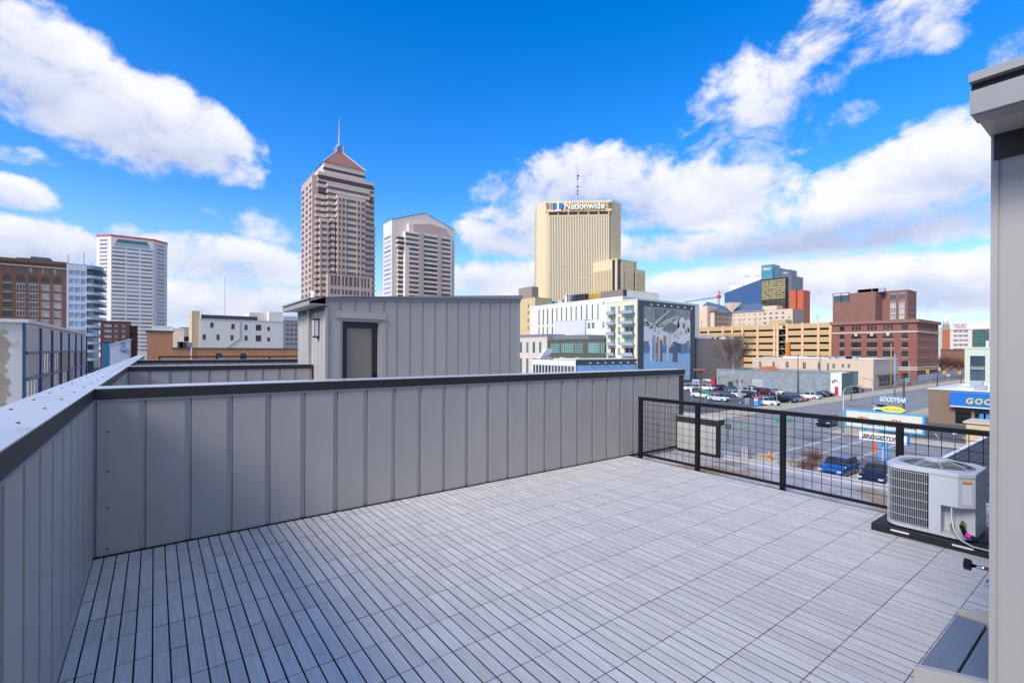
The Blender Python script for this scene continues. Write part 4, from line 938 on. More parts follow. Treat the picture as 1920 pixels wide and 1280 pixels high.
# projecting centre bay with piers
e0, e1 = XY(631, TYn-9), XY(684, TYn-9); et = tz(631, 364, TYn-9)
granite_box(e0, e1, TYn-9, TYn-5, et, .02)
for (pa, pb_) in ((631.5, 634), (638, 640.5), (646.5, 648), (667.8, 669.5), (674.2, 676.5)):
    MB().box(XY(pa, TYn-9), XY(pb_, TYn-9), TYn-9.5, TYn-8.4, .02, et-2.4).build('pier', m_gr, tw)
# lower left bay with punched corner
f0x, f1x = XY(599, TYn-7), XY(618, TYn-7); ft = tz(599, 408, TYn-7)
granite_box(f0x, f1x, TYn-7, TYn-3, ft, .02)
for (pa, pb_) in ((599, 601.5), (612.5, 614.5)): MB().box(XY(pa, TYn-7), XY(pb_, TYn-7), TYn-7.3, TYn-6.4, .02, ft-2.4).build('pier', m_gr, tw)
granite_box(XY(620, TYn-7.6), XY(627.5, TYn-7.6), TYn-7.6, TYn-5, tz(622, 409, TYn-7.6), .02)
# base storey with tall windows
a0, a1, ay = XY(614, TYn-11), XY(697, TYn-11), TYn-11
at0 = tz(614, 512, ay)
cols_ = [(619.5, 624.5), (626, 631), (633, 637.5), (641, 645), (647, 652), (654, 661), (663, 667.5), (669, 673), (677, 680.5), (682.5, 686.5), (689, 692.5)]
facade(tw, 'R', ay, a0, a1-a0, .02, at0, [(XY(p, ay)-a0, XY(q_, ay)-a0, tz(640, 536, ay), tz(640, 518, ay), W(m_gr, GT, 1, 1, fw=.0)) for p, q_ in cols_]+[(XY(p, ay)-a0, XY(q_, ay)-a0, tz(640, 552, ay), tz(640, 543, ay), W(m_gr, GB, 1, 1, fw=0)) for p, q_ in cols_], m_gr, .7)
shell(tw, a0, a1, ay, TYn-5, .02, at0, m_gr, m_grl, 'R')
# crown block, pyramid, cupola and spire
cY = TYn+4; c0, c1 = XY(606, cY), XY(683, cY); cyb = cY+30; ctz = tz(606, 303, cY); cbz = tz(606, 330, cY)
MB().box(c0, c1, cY, cyb, cbz-6, ctz).build('crown_block', m_grl, tw)
for (ya_, yb_) in ((317.5, 312.5),): MB().box(c0-.12, c1+.12, cY-.12, cY+2, tz(606, ya_, cY), tz(606, yb_, cY)).build('louvre_band', mat('plum_louvre', (.07, .045, .05), .6), tw)
b2 = TYn-2; MB().box(XY(596, b2), XY(700, b2)+.1, b2-.12, b2+1, tz(595, 334.5, b2), tz(595, 329.5, b2)).build('louvre_band', MATS['plum_louvre'], tw)
apx, apy = (c0+c1)/2, (cY+cyb)/2; apz = ZZ(633, 287, apx, apy); k_ = .13
py_ = MB(); ring = [(c0-.5, cY-.5), (c1+.5, cY-.5), (c1+.5, cyb+.5), (c0-.5, cyb+.5)]
tr = [(apx+(x-apx)*k_, apy+(y-apy)*k_) for x, y in ring]
for i in range(4): j = (i+1) % 4; py_.face([(*ring[i], ctz+.01), (*ring[j], ctz+.01), (*tr[j], apz), (*tr[i], apz)])
py_.face([(*p, apz) for p in tr]); py_.build('pyramid_roof', m_cop, tw)
for i in range(4): MB().cyl((*ring[i], ctz+.1), (*tr[i], apz+.1), .45, n=5).build('hip_rib', m_grl, tw)
cu = ZZ(633, 277, apx, apy); cu2 = ZZ(633, 270.5, apx, apy)
MB().box(apx-2.3, apx+2.3, apy-2.3, apy+2.3, apz, cu).build('cupola', mat('cupola_glass', (.20, .24, .34), .3), tw)
for sx in (-1, 1):
    for sy in (-1, 1): MB().box(apx+sx*2.5-.35, apx+sx*2.5+.35, apy+sy*2.5-.35, apy+sy*2.5+.35, apz-1, cu+.6).build('cupola_post', m_grl, tw)
dm = MB().lathe([(2.6, cu), (2.4, cu+1.2), (1.6, cu2-.4), (.5, cu2), (0, cu2)], (apx, apy, 0), 12); dm.build('dome', mat('blue_dome', (.22, .38, .55), .35, .3), tw, smooth=True)
MB().cyl((apx, apy, cu2-.2), (apx, apy, ZZ(633, 222, apx, apy)), .55, .12, n=8).build('spire', m_grl, tw)

# ---- cream gabled tower to its right
m_ct = mat('cream_panel_tower', (.74, .65, .56), .7, var=.05, vs_=.2); m_pk = mat('pink_panel', (.55, .40, .35), .7, var=.04, vs_=.2)
VY = 520.; v0, v1 = XY(734, VY), XY(851.5, VY); vz = lambda px, py, Y=VY: ZR(px, py, Y)
gt = bthing('gabled_tower', 'cream and pink office tower with shallow gabled top', (v0+v1)/2, VY+15)
vyb = YX(718, v0)
zl, za_, zr_ = vz(734, 410.6), vz(795.6, 406), vz(851, 432.5)
va = XY(795.6, VY); zr2 = zl
MB().prism([(v0, .02), (v1, .02), (v1, zl-.5), (va, za_+4), (v0, zl-.5)], 'y', VY, vyb).build('slab', m_ct, gt)
MB().prism([(v0-.3, zl-.45), (va, za_+4.05), (v1+.3, zl-.45), (v1+.3, zl+.2), (va, za_+4.7), (v0-.3, zl+.2)], 'y', VY-.3, vyb+.3).build('roof_edge', mat('grey_edge', (.22, .21, .20), .6), gt)
RW = 8.75
for j in range(22):
    py = 440+RW*j; z1, z0 = vz(734, py), vz(734, py+4.4)
    if z0 < 6: break
    MB().box(v0-.10, v0-.02, VY+3, vyb-3, z0, z1).build('window_band', GCb if j > 2 else GL, gt)
    MB().box(v0-.30, v0-.02, VY+.02, vyb-.02, z1+.02, z1+.35).build('ledge', m_ct, gt)
m0, m1 = XY(759, VY-7), XY(846.5, VY-7); mt = vz(785, 437, VY-7)
MB().box(m0, m1, VY-7, VY-.02, .02, mt).build('front_mass', m_ct, gt)
MB().prism([(XY(774, VY-5), mt), (XY(837, VY-5), mt), (XY(837, VY-5), vz(837, 430, VY-5)), (XY(806, VY-5), vz(806, 419.5, VY-5)), (XY(774, VY-5), vz(774, 420, VY-5))], 'y', VY-5, VY-.02).build('pediment', m_pk, gt)
MB().box(XY(765, VY-4), XY(774, VY-4)-.01, VY-4.5, VY-.02, mt-6, vz(774, 420, VY-4)).build('pediment_return', m_ct, gt)
for (pa, pb_) in ((785, 793.6), (820, 827)): MB().box(XY(pa, VY-7.5), XY(pb_, VY-7.5), VY-7.6, VY-7.02, .02, mt+.3).build('pier', m_pk, gt)
for j in range(14):
    py = 442.3+RW*j; z1, z0 = vz(800, py, VY-7), vz(800, py+4.8, VY-7)
    if z0 < 6: break
    for (pa, pb_) in ((766.5, 784.5), (794, 819.7), (827.4, 843.5)):
        if j < 3: pa = {766.5: 760}.get(pa, pa)
        MB().box(XY(pa, VY-7), XY(pb_, VY-7), VY-7.10, VY-7.02, z0, z1).build('window_band', GT, gt)
        MB().box(XY(pa, VY-7), XY(pb_, VY-7), VY-7.5, VY-7.02, z1+.02, z1+.4).build('ledge', m_ct, gt)
    if j > 2:
        MB().box(XY(745.5, VY-2.5), XY(758, VY-2.5), VY-2.6, VY-.02, z0-2.4, z0-.02).build('balcony', m_ct, gt)
        MB().box(XY(746, VY-.2), XY(758, VY-.2), VY-.25, VY-.021, z0, z1).build('window_band', GX, gt)
    elif j > 0:
        MB().box(XY(745.5, VY-6), m0-.05, VY-6, VY-.02, z0-2.0, z0-.02).build('spandrel', m_ct, gt); MB().box(XY(746, VY-5), m0-.05, VY-5, VY-.02, z0, z1+.3).build('window_band', GX, gt)
for p in (729, 737, 844): MB().cyl((XY(p, VY), VY+5, zl-1), (XY(p, VY), VY+5, zl+4.5), .2, n=5).build('antenna', m_fd, gt)

# ---- tall concrete headquarters tower with rooftop sign
m_gold = mat('sandy_concrete', (.70, .555, .335), .75, var=.05, vs_=.1, streak=.05)
def SD(s, d, z): return Vector((cs*s+sn*d, -sn*s+cs*d, z))          # lateral / distance survey coordinates
def sdp(px, d): return (px-960)/FPX*d, d
hq = thing('headquarters_tower', 'sandy concrete office tower with white lettered sign at its top', 'building', SD(60, 460, 0))
dL, dR, dB = 442., 437.6, 449.
P0 = SD(*sdp(1022.7, dL), 0); P1 = SD(*sdp(1144.5, dR), 0); PL = SD(*sdp(1005, dB), 0); PR = SD(*sdp(1163, dB), 0)
back = (_f*38)
hz = CZ+(HY+.9-376.5)/FPX*439.5
foot = [PL, P0, P1, PR, PR+back, PL+back]
U = (P1-P0); UW = U.length; u_ = U.normalized(); nin = Vector((-u_.y, u_.x, 0))
if nin.dot(_f) < 0: nin = -nin
def HP(f, y, z): p = P0+u_*(UW*f)+nin*y; return (p.x, p.y, z)
hzz = lambda py: CZ+(HY+.9-py)/FPX*439.5
core = [PL+nin*1.5, P0+nin*1.8, P1+nin*1.8, PR+nin*1.5, PR+back, PL+back]
MB().prism([(p.x, p.y) for p in core], 'z', .02, hz-.5).build('core', GT, hq)
rz_h = math.atan2(u_.y, u_.x)
# side piers of bare concrete
def slab_h(pts, z0, z1, nm, m=m_gold, root=hq): return MB().prism([(p.x, p.y) for p in pts], 'z', z0, z1).build(nm, m, root)
fA, fB = .045, .965
slab_h([PL, P0, P0+u_*(UW*fA), P0+u_*(UW*fA)+nin*3, PL+nin*3+u_*2], .02, hz, 'side_pier')
slab_h([PL+nin*1.4, PL+nin*1.4+u_*1.0, PL+back+u_*1.0, PL+back], .02, hz-.02, 'side_wall')
slab_h([P0+u_*(UW*fB), P1-u_*.9+nin*1.2, P1+nin*4, P0+u_*(UW*fB)+nin*4], .02, hzz(398), 'side_pier')
slab_h([P1+nin*.6-u_*.0, PR, PR+nin*4, P1+nin*4.5], .02, hz, 'side_pier')
slab_h([PR+nin*1.4-u_*1.0, PR+nin*1.4, PR+back, PR+back-u_*1.0], .02, hz-.02, 'side_wall')
# head block with louvres and band of windows
slab_h([P0-u_*.6-nin*.8, P1+u_*.4-nin*.8, P1+u_*.4+nin*5, P0-u_*.6+nin*5], hzz(381.2), hz+.02, 'head_block')
slab_h([P0-u_*.6-nin*.8, P1+u_*.4-nin*.8, P1+u_*.4+nin*5, P0-u_*.6+nin*5], hzz(397), hzz(392.5), 'head_block')
slab_h([P0+u_*.4-nin*.2, P1-u_*.2-nin*.2, P1-u_*.2+nin*4, P0+u_*.4+nin*4], hzz(392.4), hzz(381.3), 'sign_backing', mat('sign_recess', (.16, .12, .08), .8))
for k in range(38):
    f = .045+.905*k/37; p = P0+u_*(UW*f)-nin*.75
    slab_h([p-u_*.35, p+u_*.35, p+u_*.35+nin*.5, p-u_*.35+nin*.5], hzz(392.4), hzz(381.3), 'louvre')
for k in range(7):
    f = .035+.93*k/6; p = P0+u_*(UW*f)
    slab_h([p-u_*.5-nin*.3, p+u_*.5-nin*.3, p+u_*.5+nin*1.6, p-u_*.5+nin*1.6], hzz(403), hzz(397.1), 'mullion')
slab_h([P0+u_*(UW*fA), P0+u_*(UW*fB), P0+u_*(UW*fB)+nin*1.7, P0+u_*(UW*fA)+nin*1.7], hzz(405.5), hzz(403.1), 'transfer_beam')
NF = 37
for k in range(NF):
    f = fA+.008+(fB-fA-.016)*k/(NF-1); p = P0+u_*(UW*f)+nin*.15
    slab_h([p-u_*.44, p+u_*.44, p+u_*.44+nin*1.7, p-u_*.44+nin*1.7], .02, hzz(405.6), 'fin', mat('pale_fin', (.78, .655, .44), .75))
m_sp = mat('bronze_spandrel', (.34, .25, .15), .7)
for j in range(34):
    z = hzz(411)-4.05*j
    if z < 10: break
    p, q_ = P0+u_*(UW*fA)+nin*1.2, P0+u_*(UW*fB)+nin*1.2
    slab_h([p, q_, q_+nin*.5, p+nin*.5], z-1.3, z, 'spandrel', m_sp)
# sign: blue plaques with a white frame-like emblem, then the name
def hq_box(px0, px1, py0, py1, y0, y1, nm, m, root=hq):
    f0, f1 = (px0-1022.7)/121.8, (px1-1022.7)/121.8
    p, q_ = P0+u_*(UW*f0), P0+u_*(UW*f1); return slab_h([p+nin*y0, q_+nin*y0, q_+nin*y1, p+nin*y1], hzz(py1), hzz(py0), nm, m, root)
m_sw = mat('sign_white', (.86, .87, .80), .5); m_sb2 = mat('sign_blue', (.02, .16, .50), .5)
sg = hq
hq_box(1036.3, 1043.0, 381.5, 393.5, -2.0, -.9, 'emblem_plaque', m_sb2); hq_box(1047.0, 1053.6, 381.5, 393.5, -2.0, -.9, 'emblem_plaque', m_sb2)
hq_box(1043.2, 1046.8, 379.5, 396.5, -2.4, -.9, 'emblem_bird', m_sw); hq_box(1038.5, 1051.0, 394.0, 396.8, -2.2, -.9, 'emblem_base', m_sw)
me = text_mesh('Nationwide', 10, ext=.5, bold=.12)
xs_ = [v.co.x for v in me.vertices]; zs_ = [v.co.z for v in me.vertices]
me.transform(Matrix.Translation((-(max(xs_)+min(xs_))/2, 0, -(max(zs_)+min(zs_))/2))); me.transform(Matrix.Diagonal((36.0/(max(xs_)-min(xs_)), 1, 6.0/(max(zs_)-min(zs_)), 1)))
me.materials.append(mat('sign_letter', (.90, .90, .74), .5))
inst('lettering', me, hq, HP((1094.5-1022.7)/121.8, -2.2, hzz(387.6)), rz_h)
mp_ = HP(.49, 12, 0)
an = MB().cyl((mp_[0], mp_[1], hz-1), (mp_[0], mp_[1], hzz(310)), .55, .35, n=6).cyl((mp_[0], mp_[1], hzz(310)), (mp_[0], mp_[1], hzz(284)), .3, .1, n=6)
an.build('antenna_mast', m_steel, hq)
for (py, w) in ((322, 2.2), (328, 1.2), (343, 1.6), (351, 1.2), (357, 1.2)): MB().box(mp_[0]-.2, mp_[0]+w, mp_[1]-.6, mp_[1]+.6, hzz(py), hzz(py)+1.2).build('antenna_dish', m_fd, hq)

# ---- lower gold block in front of it
LX = 322.; ly0, ly1 = YX(1156, LX), YX(1057, LX); lt = ZL(1156, 485.5, LX)
gb = bthing('ribbed_office_block', 'sandy ribbed office block with dark slit windows below the tower', LX+20, ly0+30)
lx1 = XY(1194, ly0, 500); lx2 = XY(1210, ly0, 520)
MB().box(LX+.9, lx1-.9, ly0+.9, ly1-.9, .02, lt-.5).build('core', GX, gb)
MB().box(lx1-.8, lx2-.9, ly0+.9, ly1-.9, .02, lt-6.5).build('core', GX, gb)
zlo = ZL(1140, 506.5, LX)
MB().box(LX, LX+.85, ly0+5.5, ly1-5, zlo, lt).build('attic_panel', m_gold, gb)
MB().box(LX+10, lx1-3, ly0, ly0+.85, zlo-1.5, lt).build('attic_panel', m_gold, gb)
MB().box(LX-.1, lx1+.1, ly0-.1, ly1, lt-.25, lt+.5).build('roof_edge', m_gold, gb)
for k in range(31):
    y = ly0+6+(ly1-ly0-12)*k/30; MB().box(LX-.02, LX+.88, y-.55, y+.55, .02, zlo-.02).build('fin', m_gold, gb)
for k in range(14):
    x = LX+11.5+(lx1-LX-16)*k/13; MB().box(x-.35, x+.35, ly0-.02, ly0+.88, .02, zlo-1.52).build('fin', m_gold, gb)
for (a, b_) in ((LX-.01, LX+1.2), ): MB().box(a, b_, ly0, ly0+2.0, .02, lt-.3).build('corner_pier', m_gold, gb)
MB().box(LX+6, LX+9.9, ly0-.02, ly0+.9, .02, lt-.3).build('corner_pier', m_gold, gb)
MB().box(LX-.02, LX+.9, ly1-3.4, ly1, .02, lt-.3).build('corner_pier', m_gold, gb); MB().box(lx1-1.3, lx1, ly0-.01, ly0+.9, .02, lt-.3).build('corner_pier', m_gold, gb)
for j in range(18):
    z = 4+4.2*j
    if z < lt-3: MB().box(LX+1.25, LX+5.95, ly0+.5, ly0+.88, z, z+.9).build('corner_spandrel', mat('slate_spandrel', (.05, .055, .07), .4), gb)
st_ = lt-6.2
MB().box(lx1+.02, lx2, ly0+.0, ly0+.9, st_-3.5, st_).build('attic_panel', m_gold, gb)
for k in range(8):
    x = lx1+.8+(lx2-lx1-1.4)*k/7; MB().box(x-.35, x+.35, ly0-.02, ly0+.88, .02, st_-3.52).build('fin', m_gold, gb)

# ---- white building with tall slit windows
SX = 168.; y0_, y1_ = YX(1167, SX), YX(994, SX); wt_ = ZL(1167, 557, SX)
m_cw = mat('warm_white_stone', (.70, .66, .57), .75, var=.05, vs_=.2, streak=.04)
sw = bthing('slit_window_building', 'long cream-white building with tall narrow green windows', SX+15, y0_+30)
ops = []
zz1, zz0 = ZL(1131, 568.5, SX), ZL(1131, 598.5, SX)
for i, p in enumerate((1010.5, 1018.5, 1026.5, 1035.5, 1044, 1052.7, 1061.7, 1070.7, 1080, 1090, 1100, 1110.5, 1121)):
    u = y1_-YX(p, SX); ops += [(u-.42, u+.42, zz0-1, zz1, W(m_fd, GD if i < 4 else GG, 1, 5, fw=.05)), (u-.42, u+.42, max(3, zz0-12), zz0-2, W(m_fd, GD, 1, 5, fw=.05))]
for p in (1131.5, 1142, 1153): u = y1_-YX(p, SX); ops.append((u-.42, u+.42, ZL(p, 571, SX), ZL(p, 566, SX), W(m_fd, GG, 1, 1, fw=.05)))
facade(sw, 'L', SX, y1_, y1_-y0_, .02, wt_, ops, m_cw, .2)
sx2 = XY(1311, y0_, 572)
shell(sw, SX, sx2, y0_, y1_, .02, wt_, m_cw, m_roofw, 'L', coping=m_wht, ch=.5)
# roof house and plant
hx = SX+9; hy0, hy1 = YX(1168, hx), YX(1100, hx); ht = ZL(1168, 542, hx); ym = YX(1126, hx)
MB().box(hx, XY(1236, hy0, 550), hy0, ym, wt_-.6, ht).build('roof_house', mat('taupe_panel', (.20, .165, .135), .7), sw)
MB().box(hx-.05, hx+8, ym+.02, hy1, wt_-.6, ht-.4).build('roof_house', mat('golden_panel', (.42, .26, .03), .6, var=.15, vs_=.6), sw)
MB().box(hx+2.6, XY(1236, hy0, 550)-.02, hy0-.05, hy0-.002, wt_-.5, ht-.05).build('end_wall', m_cw, sw)
MB().box(hx+.1, hx+2.4, hy0-.09, hy0-.003, wt_-.5, ht-.3).build('dark_panel', m_fd, sw)
for i, (p, w, hh, m_) in enumerate(((1033, 3.4, 3.0, mat('teal_tank', (.08, .28, .24), .5)), (1046, 2.2, 2.6, m_steel), (1052, 3.0, 3.4, m_stone), (1064, 2.4, 6.0, m_wht), (1068.5, 2.4, 6.0, m_steel), (1080, 2.6, 5.6, m_fd), (1088, 2.6, 5.6, m_fd), (1096, 2.6, 5.4, m_fd))):
    yy = YX(p, SX+4); bb = MB().box(SX+3, SX+5.5, yy-w/2, yy+w/2, wt_-.7, wt_+hh*.72)
    bb.box(SX+2.9, SX+5.6, yy-w/2-.1, yy+w/2+.1, wt_+hh*.72+.01, wt_+hh*.72+.3); bb.build('rooftop_unit', m_, sw)

# ---- beige office at the left of it
EX = 215.; e0y, e1y = YX(1003, EX), YX(966, EX); et_ = ZL(985, 560, EX)
m_ye = mat('ochre_stucco', (.60, .46, .24), .8, var=.05, vs_=.3)
eb = bthing('ochre_block', 'ochre stucco block with roof tower beside the white building', EX+8, e0y+8)
ops = [(e1y-YX(990, EX)-.5, e1y-YX(990, EX)+.6, ZL(990, r+7, EX), ZL(990, r, EX), W(m_fd, GD, 1, 2)) for r in (570, 583, 597, 611)]
facade(eb, 'L', EX, e1y, e1y-e0y, .02, et_, ops, m_ye, .2); shell(eb, EX, EX+16, e0y, e1y, .02, et_, m_ye, m_roofd, 'L')
MB().box(EX+3, EX+9, YX(997, EX+3), e1y, et_-.7, ZL(980, 538, EX)).build('roof_tower', mat('brown_tower', (.30, .24, .19), .8), eb)

# ---- dark green mural building with balconies
MX = 130.5; MY = YX(1195, MX); m_dg = mat('dark_green_render', (.075, .105, .105), .75, var=.06, vs_=.2)
mtop = ZZ(1195, 561.6, MX, MY); mx1 = XY(1303, MY, 640); my1 = YX(1137, MX)
mb_ = bthing('mural_building', 'apartment block with balconies and a huge painted mural on its dark end wall', MX+15, MY+8)
m_cy = mat('pale_yellow_render', (.66, .60, .44), .8, var=.04, vs_=.3)
ops = []
FHt = 3.62
for j in range(7):
    z = mtop-1.7-FHt*j
    if z < 4: break
    for (pa, pb_, g) in ((1144.5, 1153.5, GG), (1158.5, 1162, GG), (1170.5, 1188.5, GG)):
        ops.append((my1-YX(pa, MX), my1-YX(pb_, MX), z-2.7, z, W(m_fw, g if j < 2 or j == 3 else GD, 2 if pb_-pa > 5 else 1, 1, fw=.09)))
facade(mb_, 'L', MX, my1, my1-MY, .02, mtop, ops, m_cy, .35)
for j in range(6):
    z = mtop-1.7-FHt*j-2.72
    for (pa, pb_) in ((1141, 1155), (1167, 1191)):
        ya, yb = YX(pb_, MX), YX(pa, MX)
        r = MB().box(MX-1.5, MX-.02, ya, yb, z-.18, z).build('balcony_slab', mat('balcony_grey', (.26, .28, .32), .6), mb_)
        g = MB().box(MX-1.5, MX-1.46, ya, yb, z+.95, z+1.0)
        for k in range(9): yy = ya+.03+(yb-ya-.06)*k/8; g.box(MX-1.49, MX-1.47, yy-.02, yy+.02, z+.001, z+.95)
        g.build('balustrade', m_steel, mb_)
        MB().box(MX-1.48, MX-1.475, ya+.02, yb-.02, z+.05, z+.90).build('glass_panel', mat('balcony_glass', (.30, .36, .42), .15), mb_)
MB().box(MX, mx1, MY, MY+.3, .02, mtop).build('end_wall', m_dg, mb_)
MB().box(MX-.25, MX+.25, MY-.06, MY+.35, .02, mtop+.02).build('corner_strip', m_cy, mb_)
shell(mb_, MX, mx1, MY+.3, my1, .02, mtop, m_dg, m_roofw, 'LR', coping=m_wht, ch=.3)
# the mural: a flat painted picture, a skyline hanging upside down from hills into a blue sky
mu0, mu1 = XY(1207, MY), XY(1294, MY); mz1, mz0 = ZR(1250, 577.5, MY), ZR(1250, 714, MY)
mu = thing('wall_mural', 'painted mural of an upside down city skyline on the dark end wall', 'mural', ((mu0+mu1)/2, MY-.05, mz0))
MW, MH = mu1-mu0, mz1-mz0
def mpt(x, y, lay): return (mu0+MW*x/100, MY-.012-.004*lay, mz0+MH*y/100)
def mpoly(pts, col, lay, nm='painted_shape', rough=.8, var=.0): MB().face([mpt(x, y, lay) for x, y in pts][::1]).build(nm, mat('mural_%d_%d_%d' % tuple(int(c*255) for c in col)+('n' if var else ''), col, rough, var=var, vs_=.7), mu)
mpoly([(0, 0), (100, 0), (100, 46), (0, 46)], (.36, .58, .80), 0, 'painted_sky', var=.10)
mpoly([(0, 38), (100, 38), (100, 52), (0, 52)], (.12, .28, .55), 1, 'painted_sky')
mpoly([(0, 48), (100, 48), (100, 100), (0, 100)], (.30, .33, .32), 2, 'painted_ground', var=.45)
rg = random.Random(5)
def jag(x0, x1, ytop, ybot, n, amp):
    up = [(x0+(x1-x0)*k/n, ytop+rg.uniform(-amp, amp)) for k in range(n+1)]; lo = [(x1-(x1-x0)*k/n, ybot+rg.uniform(-amp, amp)) for k in range(n+1)]
    return up+lo
mpoly(jag(0, 100, 66, 50, 22, 3.0), (.80, .79, .75), 3); mpoly(jag(0, 40, 74, 66, 9, 2.2), (.76, .75, .70), 4)
mpoly(jag(62, 100, 86, 54, 12, 3.5), (.80, .78, .70), 4)
for k in range(16):
    x = rg.uniform(60, 94); w = rg.uniform(2, 5); y = rg.uniform(56, 80); mpoly([(x, y), (x+w, y+rg.uniform(-1, 1)), (x+w*.9, y+rg.uniform(4, 9)), (x+.3, y+rg.uniform(4, 9))], rg.choice(((.80, .78, .72), (.42, .40, .36), (.60, .52, .36), (.16, .18, .20))), 5)
mpoly([(18, 70), (36, 74), (60, 90), (72, 97), (50, 99), (30, 86)], (.20, .28, .20), 5, 'painted_hill', var=.3); mpoly([(36, 70), (66, 68), (72, 78), (52, 80)], (.20, .26, .18), 6, 'painted_hill', var=.3)
for (pts) in ([(22, 76), (30, 82), (54, 97), (52, 97.5), (28, 83), (21, 77)], [(30, 74), (46, 82), (74, 90), (74, 91), (45, 83.5), (30, 75.5)], [(0, 84), (20, 76), (36, 68), (36, 66.5), (19, 74), (0, 81)], [(40, 76), (56, 82), (60, 82.5), (56, 83.5), (40, 77.5)]): mpoly(pts, (.74, .74, .70), 7, 'painted_road')
for k in range(9): x = rg.uniform(0, 30); y = rg.uniform(66, 78); mpoly([(x, y), (x+4, y+1), (x+5, y+3), (x+1, y+2)], (.12, .14, .11), 7)
for k in range(4): x = 22+k*6; mpoly([(x, 84), (x+4, 84), (x+4.5, 98), (x+.5, 98)], rg.choice(((.20, .24, .30), (.28, .22, .18), (.14, .18, .24))), 6, 'painted_tower')
# hanging towers
for (x0, x1, yt, yb, col, tip) in ((0, 10, 54, 46, (.16, .20, .30), 0), (12, 17, 62, 30, (.74, .74, .76), 4), (17, 20, 62, 31, (.26, .30, .36), 2), (20, 24, 62, 34, (.46, .50, .55), 0), (26, 28.5, 60, 27, (.32, .16, .12), 0), (28.5, 33, 60, 27, (.66, .55, .38), 0), (33, 38, 56, 27, (.16, .15, .18), 0), (40, 46, 62, 50, (.30, .26, .18), 0), (47, 51, 66, 38, (.80, .78, .74), 12), (51, 56, 66, 46, (.60, .58, .55), 0), (53, 60, 46, 39, (.14, .16, .20), 0), (60, 71, 54, 26, (.13, .15, .20), 0), (71, 79, 52, 40, (.10, .12, .17), 0), (79, 83.5, 50, 36, (.14, .30, .46), 0), (84, 92, 52, 42, (.18, .24, .24), 0), (91, 98, 56, 40, (.24, .28, .34), 0)):
    mpoly([(x0, yt), (x1, yt), (x1, yb), ((x0+x1)/2+.2, yb-tip), ((x0+x1)/2-.2, yb-tip), (x0, yb)], col, 8, 'painted_tower')
    if x1-x0 > 4.5:
        for yy in range(int(yb)+2, int(yt)-2, 3): mpoly([(x0+.6, yy), (x1-.6, yy), (x1-.6, yy+.7), (x0+.6, yy+.7)], tuple(min(.9, c*1.6+.03) for c in col), 9, 'painted_windows')
mpoly([(12, 30), (17, 30), (15.5, 26), (13.6, 26)], (.84, .80, .66), 9); mpoly([(78, 22), (90, 28), (84, 17), (82, 23)], (.55, .68, .80), 6); mpoly([(86, 8), (94, 12), (97, 8), (90, 4)], (.55, .68, .80), 6, 'painted_cloud'); mpoly([(4, 2), (12, 6), (18, 3), (10, 0)], (.50, .66, .80), 6, 'painted_cloud')
mpoly([(14.5, 6.5), (88, 6.5), (88, 12.5), (14.5, 12.5)], (.70, .10, .12), 10, 'painted_banner')
lettering('TRAGEDY CAN TURN YOUR WORLD UPSIDE DOWN', 1, mu, mpt(51, 9.5, 14), 'R', m_sw, fit=(MW*.68, MH*.030), ext=.005)
ORD = ('leftmost', 'second from left', 'third from left', 'middle', 'third from right', 'second from right', 'rightmost')
for k in range(7):
    p = XY(1217+k*12.5, MY); z = mz1+.25+.1*(k % 2); fx_ = thing('mural_floodlight', 'small white floodlight above the mural, %s of seven' % ORD[k], 'floodlight', (p, MY, z), 0, 'floodlights above the mural')
    MB().cyl((p, MY, z+.9), (p, MY-.9, z+.55), .04, n=5).build('bracket', m_fd, fx_); MB().lathe([(.08, .32), (.36, .0), (.30, -.02)], (p, MY-.95, z+.22), 8).build('shade', m_wht, fx_)
# lower wing with a second painted strip, and a white shopfront
nx0 = XY(1080, MY); nt = ZR(1100, 674.3, MY)
lw = bthing('low_wing', 'low dark green wing with a painted sky strip and small lamps', (nx0+MX)/2, MY+6)
MB().box(nx0, MX-.3, MY+.05, MY+10, .02, nt).build('wall', m_dg, lw); MB().box(nx0-.2, MX-.3, MY-.08, MY+10.1, nt+.002, nt+.3).build('coping', m_wht, lw)
MB().box(nx0+.4, MX-.8, MY+.035, MY+.049, nt-6, nt-1.7).build('painted_strip', mat('mural_sky_strip', (.30, .54, .80), .8, var=.2, vs_=.35, dirt=((.66, .72, .80), .5, .62)), lw)
for k in range(7): 
    p = XY(1105+14.2*k, MY); MB().lathe([(.08, .25), (.42, .0), (.36, -.02)], (p, MY-.5, nt-1.1), 8).build('lamp_shade', m_wht, lw)
sfy = YX(998, nx0)
sf = bthing('white_shopfront', 'white framed shopfront with dark glazing beside the low green wing', nx0+3, (MY+sfy)/2)
ops = []; sh_ = nt-.1; n_ = 13
for k in range(n_): ops.append((.4+k*(sfy-MY-.8)/n_, .4+(k+.82)*(sfy-MY-.8)/n_, sh_-5.0, sh_-1.8, W(m_fw, GG if k > 9 else (GD if k % 3 else GB), 1, 1, fw=.06)))
facade(sf, 'L', nx0-.01, sfy, sfy-MY-.1, .02, sh_, ops, m_wht, .15); shell(sf, nx0-.01, nx0+9, MY+10.2, sfy, .02, sh_, m_wht, m_roofw, 'L', coping=m_roofd, ch=.12)
